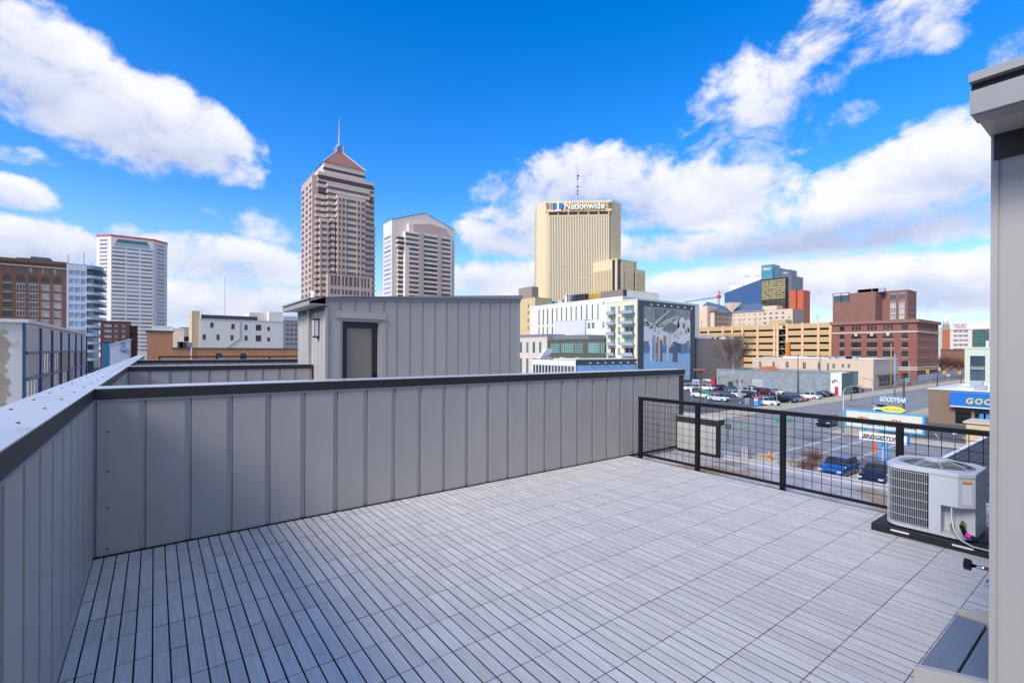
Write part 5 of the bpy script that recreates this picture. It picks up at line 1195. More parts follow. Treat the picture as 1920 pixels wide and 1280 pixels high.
for k, (ya, yb) in enumerate(((sfy-8.2, sfy-1.0),)):
    MB().prism([(yb, sh_-.2), (yb-3.6, sh_+3.6), (yb-5.4, sh_+3.6), (yb-1.6, sh_-.2)], 'x', nx0+1, nx0+4).build('rooflight', mat('white_rooflight', (.75, .78, .82), .4), sf)
    g = MB()
    for q_ in range(6): g.box(nx0+.9, nx0+.95, ya+q_*1.0, ya+q_*1.0+.05, sh_, sh_+2.2)
    g.box(nx0+.9, nx0+.95, ya, ya+5.1, sh_+2.2, sh_+2.3).box(nx0+.9, nx0+.95, ya, ya+5.1, sh_+1.1, sh_+1.15); g.build('roof_guard', m_steel, sf)
for (p, w) in ((1025, 2.0), (1052, 1.6), (1082, 1.8)): yy = YX(p, nx0+3); MB().box(nx0+3, nx0+4.5, yy-w/2, yy+w/2, sh_-.6, sh_+.75).build('rooftop_unit', m_stone, sf)
# olive warehouse and beige neighbour
OX = MX-.5; oy0, oy1 = my1+.3, YX(1026, MX-.5); ot = ZL(1080, 637, OX)
m_ol = mat('olive_brick', (.085, .095, .065), .85, var=.12, vs_=.5)
ol = bthing('olive_warehouse', 'olive painted warehouse with large pale green factory windows', OX+8, (oy0+oy1)/2)
ops = []
for (a, b_, n_) in ((1033, 1049.5, 2), (1052, 1076, 6), (1078, 1093, 3), (1103, 1125, 6), (1126.5, 1136, 2)):
    ops += [(oy1-YX(a, OX), oy1-YX(b_, OX), ZL(1080, 660.5, OX), ZL(1080, 641.5, OX), W(m_fw, GG, n_, 4, fw=.08)), (oy1-YX(a, OX), oy1-YX(b_, OX), 1.6, ZL(1080, 670, OX), W(m_fw, GG, n_, 4, fw=.08))]
ops = [(a, min(b_, oy1-oy0-.05), c, d, k) for a, b_, c, d, k in ops]
facade(ol, 'L', OX, oy1, oy1-oy0, .02, ot, ops, m_ol, .18); shell(ol, OX, OX+14, oy0, oy1, .02, ot, m_ol, m_roofd, 'L')
MB().prism([(YX(1100, OX), ot), (oy1-.5, ot), (oy1-2, ZL(1050, 628, OX)), (YX(1094, OX), ZL(1090, 627, OX))], 'x', OX+2, OX+12).build('monitor_roof', mat('slate_monitor', (.18, .18, .21), .7), ol)
be = bthing('beige_warehouse', 'beige rendered warehouse with paired green windows left of the olive one', OX+8, oy1+8); by1 = YX(955, OX); btz = ZL(1000, 633, OX)
ops = [(by1-YX(p, OX)-.8, by1-YX(p, OX)+.8, za, zb, W(m_fd, GG, 2, 3, fw=.07)) for p in (966, 977, 989, 1001, 1013) for (za, zb) in ((ZL(1000, 661, OX), ZL(1000, 641, OX)), (1.5, ZL(1000, 672, OX)))]
facade(be, 'L', OX, by1, by1-oy1-.02, .02, btz, ops, mat('beige_render', (.60, .52, .43), .8, var=.06, vs_=.4), .18); shell(be, OX, OX+14, oy1+.02, by1, .02, btz, MATS['beige_render'], m_roofd, 'L')
MB().prism([(oy1+1, btz), (by1, btz), (by1-1, btz+1.5), (oy1+2, btz+1.5)], 'x', OX+2, OX+12).build('monitor_roof', MATS['slate_monitor'], be)
# white annexes between olive warehouse and slit-window building
for (pa, pb_, t, X, m_, lab) in ((1040, 1097, 601, 150., mat('lilac_white_metal', (.60, .60, .66), .5, var=.05, vs_=.4), 'blank lilac-white annex above the olive warehouse'), (1099, 1137, 599.5, 146., m_wht, 'white annex with paired green windows beside the balconies')):
    ya, yb = YX(pb_, X), YX(pa, X); zt = ZL((pa+pb_)/2, t, X); r = bthing('white_annex', lab, X+5, (ya+yb)/2)
    ops = [] if pa < 1090 else [(yb-YX(a, X), yb-YX(b_, X), zt-h1, zt-h0, W(m_fw, GG, 2, 2, fw=.1)) for (a, b_, h0, h1) in ((1101, 1106.5, 1.0, 3.6), (1109, 1114.5, 1.0, 3.6), (1129, 1133, .6, 3.6), (1101, 1107, 6.6, 8.6), (1110, 1116, 6.6, 8.6))]
    facade(r, 'L', X, yb, yb-ya, .02, zt, ops, m_, .15); shell(r, X, X+12, ya, yb, .02, zt, m_, m_roofw, 'L', coping=m_wht, ch=.12)

# ---- blank taupe wall building right of the mural
UY = MY+3; u0x, u1x = XY(1306, UY), XY(1391, UY)
tp = bthing('taupe_building', 'windowless taupe building behind the parking lot tree', (u0x+u1x)/2, UY+10); ut = ZR(1350, 636.5, UY)
m_ta = mat('taupe_stucco', (.33, .26, .215), .85, var=.05, vs_=.25, streak=.06)
MB().box(u0x, u1x, UY, UY+25, .02, ut).build('wall', m_ta, tp); MB().box(u0x-.1, u1x+.1, UY-.08, UY+25.1, ut+.002, ut+.22).build('coping', m_ta, tp)
for (p, w, h) in ((1316, 5, .8), (1339, 9, 1.5), (1352, 4, .8), (1381, 6, 1.0)): MB().box(XY(p, UY)-w/2, XY(p, UY)+w/2, UY+3, UY+6, ut+.23, ut+.23+h).build('rooftop_unit', m_wht, tp)

# ---- parking garage
PX = 262.; pg0, pg1 = YX(1557.5, PX), YX(1300, PX); ptop = ZL(1500, 606.5, PX)
m_pg = mat('ochre_precast', (.54, .375, .19), .8, var=.05, vs_=.3, streak=.05); m_pier = mat('peach_pier', (.72, .47, .26), .75)
gar = bthing('parking_garage', 'ochre precast parking garage with open decks and pale piers', PX+20, (pg0+pg1)/2)
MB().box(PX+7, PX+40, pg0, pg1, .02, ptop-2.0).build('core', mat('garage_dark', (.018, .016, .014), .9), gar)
fl = 3.48; stair0, stair1 = YX(1474.5, PX), YX(1458.5, PX)
segs = [1300, 1329, 1356, 1373.6, 1392.5, 1421, 1452.4, 1458.5, 1476, 1505, 1535, 1557.5]
for j in range(7):
    z1 = ptop-fl*j; z0 = z1-2.45
    if z0 < .3: z0 = .3
    MB().box(PX+.4, PX+38, pg0+.1, pg1-.1, z0-.02, z0+.28).build('deck_slab', m_stone, gar)
    for a, b_ in zip(segs, segs[1:]):
        if (a, b_) == (1458.5, 1476): continue
        ya, yb = YX(b_, PX)+.02, YX(a, PX)-.02
        MB().box(PX, PX+.39, ya, yb, z0, z1).build('spandrel_panel', m_pg, gar)
for p in segs[1:]:
    y = YX(p, PX); MB().box(PX-.55, PX-.01, y-.55, y+.55, .02, ptop+.35).build('pier', m_pier, gar)
for j in range(8):
    z = 1.5+j*2.6
    if z < ptop-1: MB().box(PX+2.2, PX+5, stair0+.6, stair1-.3, z, z+.25).build('stair_landing', mat('stair_grey', (.16, .17, .18), .6), gar); MB().cyl((PX+2.1, stair0+.7, z), (PX+2.1, stair1-.5, z+2.5), .16, n=6).build('stair_flight', MATS['stair_grey'], gar)
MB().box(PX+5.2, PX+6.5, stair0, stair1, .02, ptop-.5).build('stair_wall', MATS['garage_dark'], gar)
MB().box(PX+.05, PX+7, stair0+.4, stair1+4, ptop+.02, ptop+2.4).build('stair_head', m_pg, gar)
MB().box(PX-1.6, PX-.6, YX(1483, PX), YX(1476.5, PX), .02, ZL(1480, 641, PX)).build('orange_shaft', mat('orange_brick_flat', (.55, .17, .03), .8), gar)
for ip, p in enumerate((1315, 1389, 1417, 1447, 1480, 1532)): 
    y = YX(p, PX+10); lp_ = thing('roof_lamp_post', 'slim lamp post on the garage roof, %s' % ('leftmost', 'second from left', 'third from left', 'third from right', 'second from right', 'rightmost')[ip], 'lamp post', (PX+10, y, ptop-2), 0, 'lamp posts on the garage roof')
    MB().cyl((PX+10, y, ptop-2), (PX+10, y, ptop+4.2), .09, n=6).build('pole', m_fd, lp_); MB().box(PX+9.8, PX+10.2, y-.6, y+.6, ptop+4.21, ptop+4.4).build('head', m_fd, lp_)
vsn = thing('vertical_sign', 'narrow red vertical sign on the garage corner', 'sign', (PX-1.2, YX(1391, PX), 9))
yv = YX(1390, PX-2); za, zb = ZL(1390, 684, PX-2), ZL(1390, 654, PX-2); MB().box(PX-2.0, PX-1.7, yv-.7, yv+.7, za, zb).build('panel', mat('sign_red', (.45, .03, .05), .5), vsn)
for i, ch in enumerate('PARKING'): lettering(ch, 1.0, vsn, (PX-2.03, yv, zb-.9-(zb-za-1.4)*i/6.4), 'L', m_sw, ext=.01)

# ---- tan hotel with blue-grey hip roofs
HXh = 330.; h0, h1 = YX(1486, HXh), YX(1372, HXh); htp = ZL(1486, 578.8, HXh)
m_tan = mat('tan_eifs', (.68, .52, .37), .8, var=.04, vs_=.2); m_hr = mat('slate_blue_roof', (.10, .145, .20), .5, var=.06, vs_=.1); m_tsh = mat('tan_eifs_shaded', (.40, .31, .25), .8, var=.04, vs_=.2)  # m_tsh is the same tan, darkened for the shaded faces
hot = bthing('tan_hotel', 'tan hotel with blue-grey hipped roofs behind the garage', HXh+10, (h0+h1)/2)
ops = []
for r in (589.5, 598.3, 606.5, 615):
    for p in (1375.3, 1385, 1394.3, 1404.8, 1415, 1425): ops.append((h1-YX(p-2.3, HXh), h1-YX(p+2.3, HXh), ZL(1400, r+3.4, HXh), ZL(1400, r-.6, HXh), W(m_fw, GL, 2, 1, fw=.14)))
for r in (585.5, 594, 603):
    for p in (1433.8, 1444.8, 1455.8, 1467.5):
        if not (r > 600 and p > 1460): ops.append((h1-YX(p-2.8, HXh), h1-YX(p+2.8, HXh), ZL(1450, r+4.2, HXh), ZL(1450, r, HXh), W(m_fw, GB, 2, 1, fw=.14)))
facade(hot, 'L', HXh, h1, h1-h0, .02, htp, ops, m_tan, .2)
hx1 = XY(1507, h0, 580)
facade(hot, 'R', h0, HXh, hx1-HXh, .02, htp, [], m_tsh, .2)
shell(hot, HXh, hx1, h0, h1, .02, htp, m_tan, m_roofd, 'LR')
# west wing: face towards -Y then towards -X
wx0 = XY(1340, h1); 
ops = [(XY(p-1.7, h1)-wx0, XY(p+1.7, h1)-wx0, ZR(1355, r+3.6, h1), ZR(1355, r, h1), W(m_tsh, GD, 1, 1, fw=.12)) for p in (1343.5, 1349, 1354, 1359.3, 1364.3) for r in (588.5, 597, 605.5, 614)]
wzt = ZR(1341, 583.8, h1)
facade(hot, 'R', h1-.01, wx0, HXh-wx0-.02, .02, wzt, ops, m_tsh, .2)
wy2 = YX(1326, wx0)
MB().box(wx0, wx0+15, h1+.3, wy2, .02, wzt).build('wing', m_tan, hot)
ex0 = wx0-4; MB().box(ex0, ex0+12, YX(1326, ex0), YX(1306, ex0), .02, ZL(1318, 573.5, ex0)).build('end_pavilion', m_tan, hot)
# roofs
def roofz(px, py, X): return ZL(px, py, X)
ez, rz2 = htp-.3, ZL(1420, 568.5, HXh+14)
rf = MB().face([(HXh-.5, h1+1, ez), (HXh-.5, YX(1434, HXh), ez), (HXh+14, YX(1426, HXh+14), rz2), (HXh+14, h1+6, rz2)]).face([(HXh-.5, YX(1434, HXh), ez), (HXh+26, YX(1434, HXh), ez), (HXh+14, YX(1426, HXh+14), rz2)]).face([(HXh+26, YX(1434, HXh), ez), (HXh+26, h1+6, ez), (HXh+14, h1+6, rz2), (HXh+14, YX(1426, HXh+14), rz2)])
rf.build('hip_roof', m_hr, hot)
pk = Vector((wx0+14, h1+14, ZZ(1331, 565.5, wx0+14, h1+14)))
MB().face([(wx0-1, h1-.5, wzt), (HXh+4, h1-.5, wzt), (HXh+14, h1+14, rz2), tuple(pk)]).face([(wx0-1, wy2+10, wzt), (wx0-1, h1-.5, wzt), tuple(pk)]).face([(wx0-1, wy2+10, wzt), tuple(pk), (HXh+14, h1+14, rz2), (HXh+4, wy2+10, wzt)]).build('hip_roof', m_hr, hot)
dg = MB(); dxx = HXh-.8; ya, yb, ym_ = YX(1382, dxx), YX(1351.5, dxx), YX(1371.5, dxx); zt, zb = ZL(1370, 567, dxx), ZL(1371, 586, dxx)
dg.face([(dxx, ym_, zb), (dxx+6, ya, zt), (dxx-1, ym_, zt)], 0).face([(dxx, ym_, zb), (dxx-1, ym_, zt), (dxx+2, yb, zt)], 0).face([(dxx+6, ya, zt), (dxx+2, yb, zt), (dxx-1, ym_, zt)], 1).face([(dxx, ym_, zb), (dxx+2, yb, zt), (dxx+6, ya, zt)], 0)
dg.build('flared_dormer', [m_tan, m_hr], hot)
MB().box(HXh+3, HXh+12, YX(1456, HXh+3), YX(1429, HXh+3), htp-.5, ZL(1440, 573.5, HXh+3)).build('roof_house', m_tan, hot)

# ---- glass hotel tower behind
BX = 430.; g0, gm_, g1 = YX(1473.5, BX), YX(1426.5, BX), YX(1357, BX)
gh = bthing('glass_hotel_tower', 'blue and gold glass hotel tower with sloping roof line', BX+15, gm_)
zA, zB_, zC = ZL(1357, 549.5, BX), ZL(1426, 523, BX), ZL(1473, 519.5, BX)
m_bg = mat('blue_curtain_wall', (.06, .14, .30), .14, var=.12, vs_=.12, spec=.8); m_go = mat('gold_pane', (.50, .42, .20), .2, var=.3, vs_=.3, rnd=.3)
MB().prism([(g1, .02), (gm_+.1, .02), (gm_+.1, zB_), (g1, zA)], 'x', BX+1, BX+30).build('blue_wing', m_bg, gh)
for k in range(1, 24):
    y = gm_+(g1-gm_)*k/24; zt = zB_+(zA-zB_)*k/24; MB().box(BX+.9, BX+.995, y-.13, y+.13, .02, zt-.3).build('mullion', mat('blue_mullion', (.03, .08, .2), .4), gh)
MB().box(BX, BX+28, g0, gm_, .02, zC).build('gold_wing', mat('dark_curtain_frame', (.035, .032, .026), .3), gh)
nyw, nzw = 17, 17
zlow = ZL(1450, 580, BX)
for i in range(nyw):
    for j in range(nzw):
        y = g0+.8+(gm_-g0-1.2)*i/nyw; z = zlow+(zC-.8-zlow)*j/nzw; hgt = (zC-.8-zlow)/nzw; w = (gm_-g0-1.2)/nyw
        key = ('gp', j > 5); 
        if key not in WINC: WINC[key] = MB().face([(0, -.05, 0), (w*.70, -.05, 0), (w*.70, -.05, hgt*.68), (0, -.05, hgt*.68)]).mesh('pane', m_go if j > 5 else mat('dim_pane', (.10, .085, .05), .3, rnd=.5, var=.2, vs_=.3))
        inst('pane', WINC[key], gh, fpt('L', BX, y+w*.8, 0, 0, z), ROTZ['L'])
tx0, tx1 = YX(1448, BX+6), YX(1427, BX+6)
MB().box(BX+6, BX+20, tx0, tx1, zC-.5, ZL(1437, 496.5, BX+6)).build('sign_tower', mat('teal_curtain_wall', (.08, .26, .32), .2, var=.2, vs_=.15), gh)
lettering('Hilton', 4, gh, (BX+5.9, (tx0+tx1)/2, ZL(1437, 504, BX+6)), 'L', m_sw, fit=(6.6, 2.6), ext=.05, bold=.03)
MB().box(BX+8, BX+22, YX(1463, BX+8), tx0-.1, zC-.5, ZL(1455, 503.5, BX+8)).build('upper_block', mat('grey_curtain', (.10, .14, .19), .25), gh)
MB().box(BX+7, BX+22, YX(1479, BX+7), YX(1463, BX+7)-.1, .02, ZL(1470, 506, BX+7)).build('upper_block', MATS['grey_curtain'], gh)
lettering('Hilton', 2, gh, (BX+6.9, YX(1473, BX+7), ZL(1472, 511.5, BX+7)), 'L', m_sw, fit=(4.2, 1.5), ext=.05)
MB().box(BX+4, BX+26, YX(1484, BX+4), g0-.05, .02, ZL(1480, 516.5, BX+4)).build('end_slab', mat('slate_panel', (.13, .15, .18), .4), gh)
MB().box(BX+10, BX+11, YX(1484, BX+4)+.2, g0, ZL(1480, 545, BX+4), ZL(1480, 530, BX+4)).build('teal_window', MATS['teal_curtain_wall'], gh)
rdX = BX+2; rd = bthing('orange_stair_tower', 'orange-red clad tower at the right of the glass hotel', rdX+6, YX(1490, rdX))
for (a, b_, o) in ((1479.3, 1491.5, 0), (1491.7, 1503, 3)): MB().box(rdX+o, rdX+16, YX(b_, rdX), YX(a, rdX), .02, ZL(1490, 544, rdX)).build('clad_volume', mat('orange_cladding', (.50, .11, .045), .6, var=.12, vs_=.3), rd)
cbx = 520.; cb2 = bthing('distant_cream_block', 'distant cream block with rooftop antennas behind the glass hotel', cbx+10, YX(1410, cbx))
for (a, b_, t) in ((1393, 1427, 520.5), (1367, 1394, 534)): MB().box(cbx, cbx+25, YX(b_, cbx), YX(a, cbx), .02, ZL((a+b_)/2, t, cbx)).build('wall', m_cream, cb2)
for p in (1397, 1401, 1405, 1418, 1422, 1369, 1376): y = YX(p, cbx+3); z = ZL(p, 521 if p > 1390 else 534, cbx); MB().cyl((cbx+3, y, z-1), (cbx+3, y, z+3.4), .3, n=5).build('antenna', m_steel, cb2)
# crane
crX = 600.; cy_c = YX(1347.5, crX); cz_ = ZL(1347.5, 557, crX)
cn = thing('tower_crane', 'red tower crane with long jib above the hotel roofs', 'crane', (crX, cy_c, 0)); m_cr2 = mat('crane_red', (.65, .04, .08), .5)
def lattice(p, q_, w, nm, n):
    b = MB(); p, q_ = Vector(p), Vector(q_); d = (q_-p).normalized(); a = d.orthogonal().normalized()*w; c = d.cross(a)
    crn = [a+c, a-c, -a-c, -a+c]
    for v_ in crn: b.cyl(p+v_, q_+v_, w*.22, n=4)
    for k in range(n):
        s0_, s1_ = p+(q_-p)*k/n, p+(q_-p)*(k+1)/n
        for i in range(4): b.cyl(s0_+crn[i], s1_+crn[(i+1) % 4], w*.15, n=3)
    b.build(nm, m_cr2, cn)
lattice((crX, cy_c, .1), (crX, cy_c, cz_+4), 1.1, 'mast', 24); lattice((crX, cy_c, cz_), (crX, YX(1283, crX), cz_-2.6), .8, 'jib', 26); lattice((crX, cy_c, cz_+4), (crX, cy_c, cz_+8.5), .6, 'apex', 5)
MB().box(crX-2, crX+2, cy_c-2.0, cy_c+2.0, cz_-1.2, cz_+2.4).build('cab', m_cr2, cn); lattice((crX, cy_c, cz_+7.5), (crX, YX(1354, crX), cz_+5), .4, 'counter_jib', 5)

# ---- red brick five storey block
K = G(1719, 714); KX, KY = K.x, K.y
m_rb = brick('red_brick', (.27, .075, .050), (.22, .062, .044), (.24, .15, .12), var=.10)
rb = bthing('red_brick_block', 'five storey red brick corner block with arched windows', KX+15, KY+12)
ry1 = YX(1560, KX); rx1 = XY(1759.5, KY); rt = ZZ(1718, 604, KX, KY); zk = lambda py: ZL(1690, py, KX)
ops = []
cl = ((1574, 1583.5), (1596, 1615), (1625, 1644.5), (1655, 1675.5), (1690.5, 1703))
for (t, b_, kind) in ((608.3, 617.5, 0), (625, 634.8, 1), (641, 651.5, 2), (658, 669, 2), (676.5, 688, 2), (699, 711, 2)):
    for (a, c) in cl:
        ua, ub = ry1-YX(a, KX), ry1-YX(c, KX)
        if kind == 0 and c-a > 12 and c != 1703:
            n = 3; w = (ub-ua)/n
            for k in range(3): ops.append((ua+w*k+w*.18, ua+w*(k+1)-w*.18, zk(b_), zk(t), W(m_fd, GD, 1, 1, fw=.1)))
        else: ops.append((ua, ub, zk(b_), zk(t), W(m_fd, GD, 3 if c-a > 14 else 2, 2 if kind else 1, arch=.8 if kind == 1 else 0, sill=m_stone if kind else None, fw=.1)))
facade(rb, 'L', KX, ry1, ry1-KY, .02, rt, ops, m_rb, .45)
ops = []
for (t, b_) in ((608.3, 617.5), (625, 634.8), (641, 651.5), (658, 669), (676.5, 688), (694, 708)):
    for p in (1721.8, 1727.8, 1733.6, 1739.2, 1744.6, 1750, 1756): u = XY(p, KY)-KX; ops.append((u-.62, u+.62, ZZ(1690, b_, KX, KY+6), ZZ(1690, t, KX, KY+6), W(m_fd if t < 620 or t > 655 else m_fw, GD, 1, 2, sill=m_stone, arch=.4 if t == 625 else 0, fw=.09)))
facade(rb, 'R', KY, KX, rx1-KX, .02, rt, ops, m_rb, .45)
shell(rb, KX, rx1, KY, ry1, .02, rt, m_rb, m_roofd, 'LR', coping=mat('brown_cornice', (.26, .13, .10), .8), ch=1.3, cp=.8, cw=1.0)
for z, h in ((zk(623.2), .6), (zk(689.5), .5), (zk(693.5), .5)):
    MB().box(KX-.32, KX-.003, KY-.32, ry1, z, z+h).build('belt_course', m_stone, rb); MB().box(KX-.003, rx1+.2, KY-.32, KY-.003, z, z+h).build('belt_course', m_stone, rb)
for (a, c) in cl[1:4]: y = YX((a+c)/2, KX); MB().box(KX-.45, KX-.33, y-.55, y+.55, zk(624.6)-.9, zk(623.2)+.55).build('keystone', m_stone, rb)
# taller brick hotel behind
QX = KX+42; q0, q1 = YX(1641, QX), YX(1561, QX); qt = ZL(1641, 546, QX)
m_bh = brick('plum_brick', (.26, .095, .068), (.22, .08, .06), (.24, .17, .14), var=.08)
qh = bthing('brick_hotel', 'taller plum brick hotel rising behind the red brick block', QX+12, q0+5)
ysp = YX(1592, QX)
MB().box(QX, QX+20, q0, ysp, .02, qt).build('wall', m_bh, qh); MB().box(QX, QX+20, ysp+.01, q1, .02, ZL(1575, 566.5, QX)).build('wall', m_bh, qh)
zt5 = ZL(1575, 566.5, QX)
MB().box(QX+1, QX+9, ysp+.2, q1-.2, zt5, zt5+3.6).build('roof_terrace_room', mat('terrace_glass', (.06, .09, .12), .3), qh)
fr_ = MB()
for y in (ysp+.3, (ysp+q1)/2, q1-.1): fr_.box(QX+.1, QX+.4, y-.15, y+.15, zt5, zt5+4.6)
fr_.box(QX+.1, QX+.4, ysp, q1, zt5+4.6, zt5+4.9); fr_.build('terrace_frame', m_fd, qh)
qx1 = XY(1653.5, q0); q2 = YX(1701, qx1); qx2 = XY(1718, q2)
zq = lambda py: ZL(1690, py, qx1)
ops = []
for (a, c) in ((1669, 1679), (1685.5, 1695.5)):
    for (t, b_) in ((550.5, 561.5), (567, 575.5), (578, 586.5), (589, 597)): ops.append((q0-YX(a, qx1), q0-YX(c, qx1), zq(b_), zq(t), W(m_fd if t == 550.5 else m_fw, GL if t > 560 else GB, 2, 2, sill=m_stone, lintel=m_stone, fw=.14)))
for (t, b_, g) in ((568.5, 576.5, GD), (579, 587.5, GG)): ops.append((q0-YX(1652.5, qx1)+.3, q0-YX(1660.5, qx1), zq(b_), zq(t), W(m_fd, g, 1, 1)))
ops = [o for o in ops if o[0] > .1]
facade(qh, 'L', qx1, q0-.01, q0-q2, .02, zq(544.5), ops, m_bh, .2)
facade(qh, 'R', q2, qx1, qx2-qx1, .02, zq(544.5), [(1.2+3.0*i, 2.2+3.0*i, zq(r+7), zq(r), W(m_bh, GD, 1, 2, sill=m_stone)) for i in range(4) for r in (568, 578.5, 589)], m_bh, .2)
shell(qh, qx1, qx2, q2, q0+8, .02, zq(544.5), m_bh, m_roofd, 'LR')
for (p, w) in ((1614, 4), (1621, 6), (1631, 7), (1646, 5)): y = YX(p, QX+5); MB().box(QX+5, QX+8, y-w/2, y+w/2, qt, qt+2.0).build('rooftop_unit', m_steel, qh)

# ---- hotel with red sign at the far right
DX = 400.; d0, d1, d2 = YX(1860, DX), YX(1781, DX), YX(1766, DX); dt = ZL(1815, 606, DX)
m_dr = mat('pale_pink_eifs', (.66, .56, .50), .8); dr = bthing('cream_hotel', 'cream hotel with red rooftop lettering at far right', DX+10, (d0+d1)/2)
ops = [(d1-YX(1787.5+9.5*i, DX), d1-YX(1796+9.5*i, DX), ZL(1800, r+4.5, DX), ZL(1800, r, DX), W(m_dr, GG, 3, 1, fw=.15)) for i in range(3) for r in (619, 627.5, 636, 644.5, 653)]
ops += [(d1-YX(1823, DX), d1-YX(1855, DX), ZL(1840, 652, DX), ZL(1840, 618, DX), W(m_fd, GG, 7, 5, fw=.22))]
facade(dr, 'L', DX, d1, d1-d0, .02, dt, ops, m_dr, .3); shell(dr, DX, DX+20, d0, d1, .02, dt, m_dr, m_roofd, 'L')
MB().box(DX-.4, DX-.02, d0, d1-.02, ZL(1815, 617.3, DX), dt+.3).build('sign_fascia', mat('blush_panel', (.72, .66, .64), .7), dr)
lettering('DRURY', 3, dr, (DX-.5, YX(1801, DX), ZL(1800, 610, DX)), 'L', mat('sign_red2', (.50, .02, .05), .5), fit=(6.2, 1.9), ext=.06, bold=.01)
lettering('PLAZA HOTEL', 1, dr, (DX-.5, YX(1802, DX), ZL(1802, 614.3, DX)), 'L', MATS['sign_red2'], fit=(4.6, .7), ext=.06)
MB().box(DX+1, DX+14, d1+.02, d2, .02, ZL(1773, 608.5, DX)).build('stair_wing', mat('terracotta_panel', (.42, .13, .065), .8), dr); MB().box(DX+.8, DX+14.2, d1-.1, d2+.1, ZL(1773, 619, DX), ZL(1773, 608.4, DX)+.02).build('attic', mat('olive_attic', (.32, .28, .19), .8), dr)
tkx, tky = DX+8, YX(1773, DX+8); tzz = ZL(1773, 608, DX)
MB().cyl((tkx, tky, tzz), (tkx, tky, tzz+5.2), 1.3, n=14).lathe([(1.3, tzz+5.2), (.9, tzz+6.0), (0, tzz+6.3)], (tkx, tky, 0), 14).build('water_tank', m_wht, dr, smooth=True)
MB().box(DX+4, DX+14, d2+.3, d2+6, .02, ZL(1760, 613, DX)).build('green_annex', mat('pale_green_wall', (.50, .55, .48), .8), dr)

# ---- beige two storey building on the street and its long rear wall
J = G(1637.5, 728); JX, JY = J.x, J.y; j1 = YX(1411, JX); jt = ZL(1637, 674, JX)
m_pe = mat('peach_render', (.62, .47, .34), .85, var=.07, vs_=.35, streak=.06)
pe = bthing('beige_building', 'beige two storey building with arched bricked-up windows facing the lot', JX+10, (JY+j1)/2)
ops = []
for (p, w, t, b_, n) in ((1425.5, 5, 677.5, 689, 2), (1450.5, 5, 677.8, 689.5, 2), (1476, 6, 678, 690, 2), (1508, 6.2, 679, 691.5, 2), (1535, 4, 680, 693, 1), (1552.5, 5, 681, 694.5, 2), (1563, 5.5, 682, 691, 2), (1580.5, 5.5, 682, 690, 2), (1591.5, 5.5, 682, 690.5, 2)):
    ops.append((j1-YX(p-w/2, JX), j1-YX(p+w/2, JX), ZL(p, b_, JX), ZL(p, t, JX), W(m_fw, GD, n, 3 if p < 1555 else 2, arch=.35 if p < 1520 else 0, fw=.09)))
facade(pe, 'L', JX, j1, j1-JY, .02, jt, ops, m_pe, .2)
for p in (1441, 1467.5, 1499, 1526): y = YX(p, JX); MB().box(JX-.04, JX-.002, y-.55, y+.55, ZL(p, 690, JX), ZL(p, 679, JX)).build('blocked_window', mat('peach_render_patch', (.66, .52, .39), .85), pe)
jx1 = XY(1684.5, JY)
ops = [(XY(p, JY)-JX-.22, XY(p, JY)-JX+.22, ZR(1660, 697, JY), ZR(1660, 683.5, JY), W(m_fd, GX, 1, 1, fw=.03)) for p in (1641.5, 1645, 1649.5, 1653, 1657.5, 1661, 1666, 1669.5, 1674, 1677.5)]
ops.append((XY(1648, JY)-JX, XY(1680, JY)-JX, .5, 3.6, W(m_fd, GX, 5, 1, fw=.1)))
facade(pe, 'R', JY, JX, jx1-JX, .02, jt, ops, mat('grey_stone_front', (.46, .40, .35), .85, var=.08, vs_=.4), .25)
shell(pe, JX, jx1, JY, j1, .02, jt, m_pe, m_roofw, 'LR', coping=m_wht, ch=.2)
MB().box(XY(1645, JY), XY(1681, JY), JY-.9, JY-.02, 3.7, 4.0).build('awning', m_fd, pe)
for (p, w, h) in ((1487, 7, .7), (1531, 9, .5), (1560, 2, .8), (1585, 4, .9), (1595, 3, 1.0), (1440, 4, .6)): y = YX(p, JX+5); MB().box(JX+5, JX+8, y-w/2, y+w/2, jt-.6, jt+h).build('rooftop_unit', m_roofw if w > 4 else m_steel, pe)

# ---- grey painted brick garage along the lot
NXg = 146.; n0, n1 = YX(1558, NXg), YX(1344, NXg); ntz = ZL(1450, 695.5, NXg)
m_gb = brick('grey_painted_brick', (.30, .335, .35), (.20, .235, .25), (.17, .19, .20), bw=.6, bh=.20, var=.28, stain=((.16, .19, .20), .35, .60))
gbk = bthing('grey_brick_garage', 'low grey painted brick garage along the back of the parking lot', NXg+8, (n0+n1)/2)
m_shut = mat('grey_shutter', (.33, .33, .33), .7)
ops = [(n1-YX(1348, NXg), n1-YX(1367, NXg), .05, ZL(1357, 706, NXg), W(m_fd, m_shut, 1, 12, fw=.05)), (n1-YX(1378.5, NXg), n1-YX(1385, NXg), ZL(1382, 720, NXg), ZL(1382, 711, NXg), W(m_stone, mat('board_brown', (.20, .13, .08), .8), 1, 1)), (n1-YX(1388.5, NXg), n1-YX(1394.5, NXg), ZL(1392, 720, NXg), ZL(1392, 712, NXg), W(m_stone, MATS['board_brown'], 1, 1)), (n1-YX(1409, NXg), n1-YX(1431, NXg), .05, ZL(1420, 709, NXg), W(m_fd, mat('pale_shutter', (.38, .41, .43), .7), 1, 1, fw=.05))]
facade(gbk, 'L', NXg, n1, n1-n0, .02, ntz, ops, m_gb, .15)
shell(gbk, NXg, NXg+20, n0, n1, .02, ntz, m_gb, m_roofd, 'L', coping=mat('grey_cap', (.30, .30, .29), .8), ch=.14, roofz=ntz-.5)
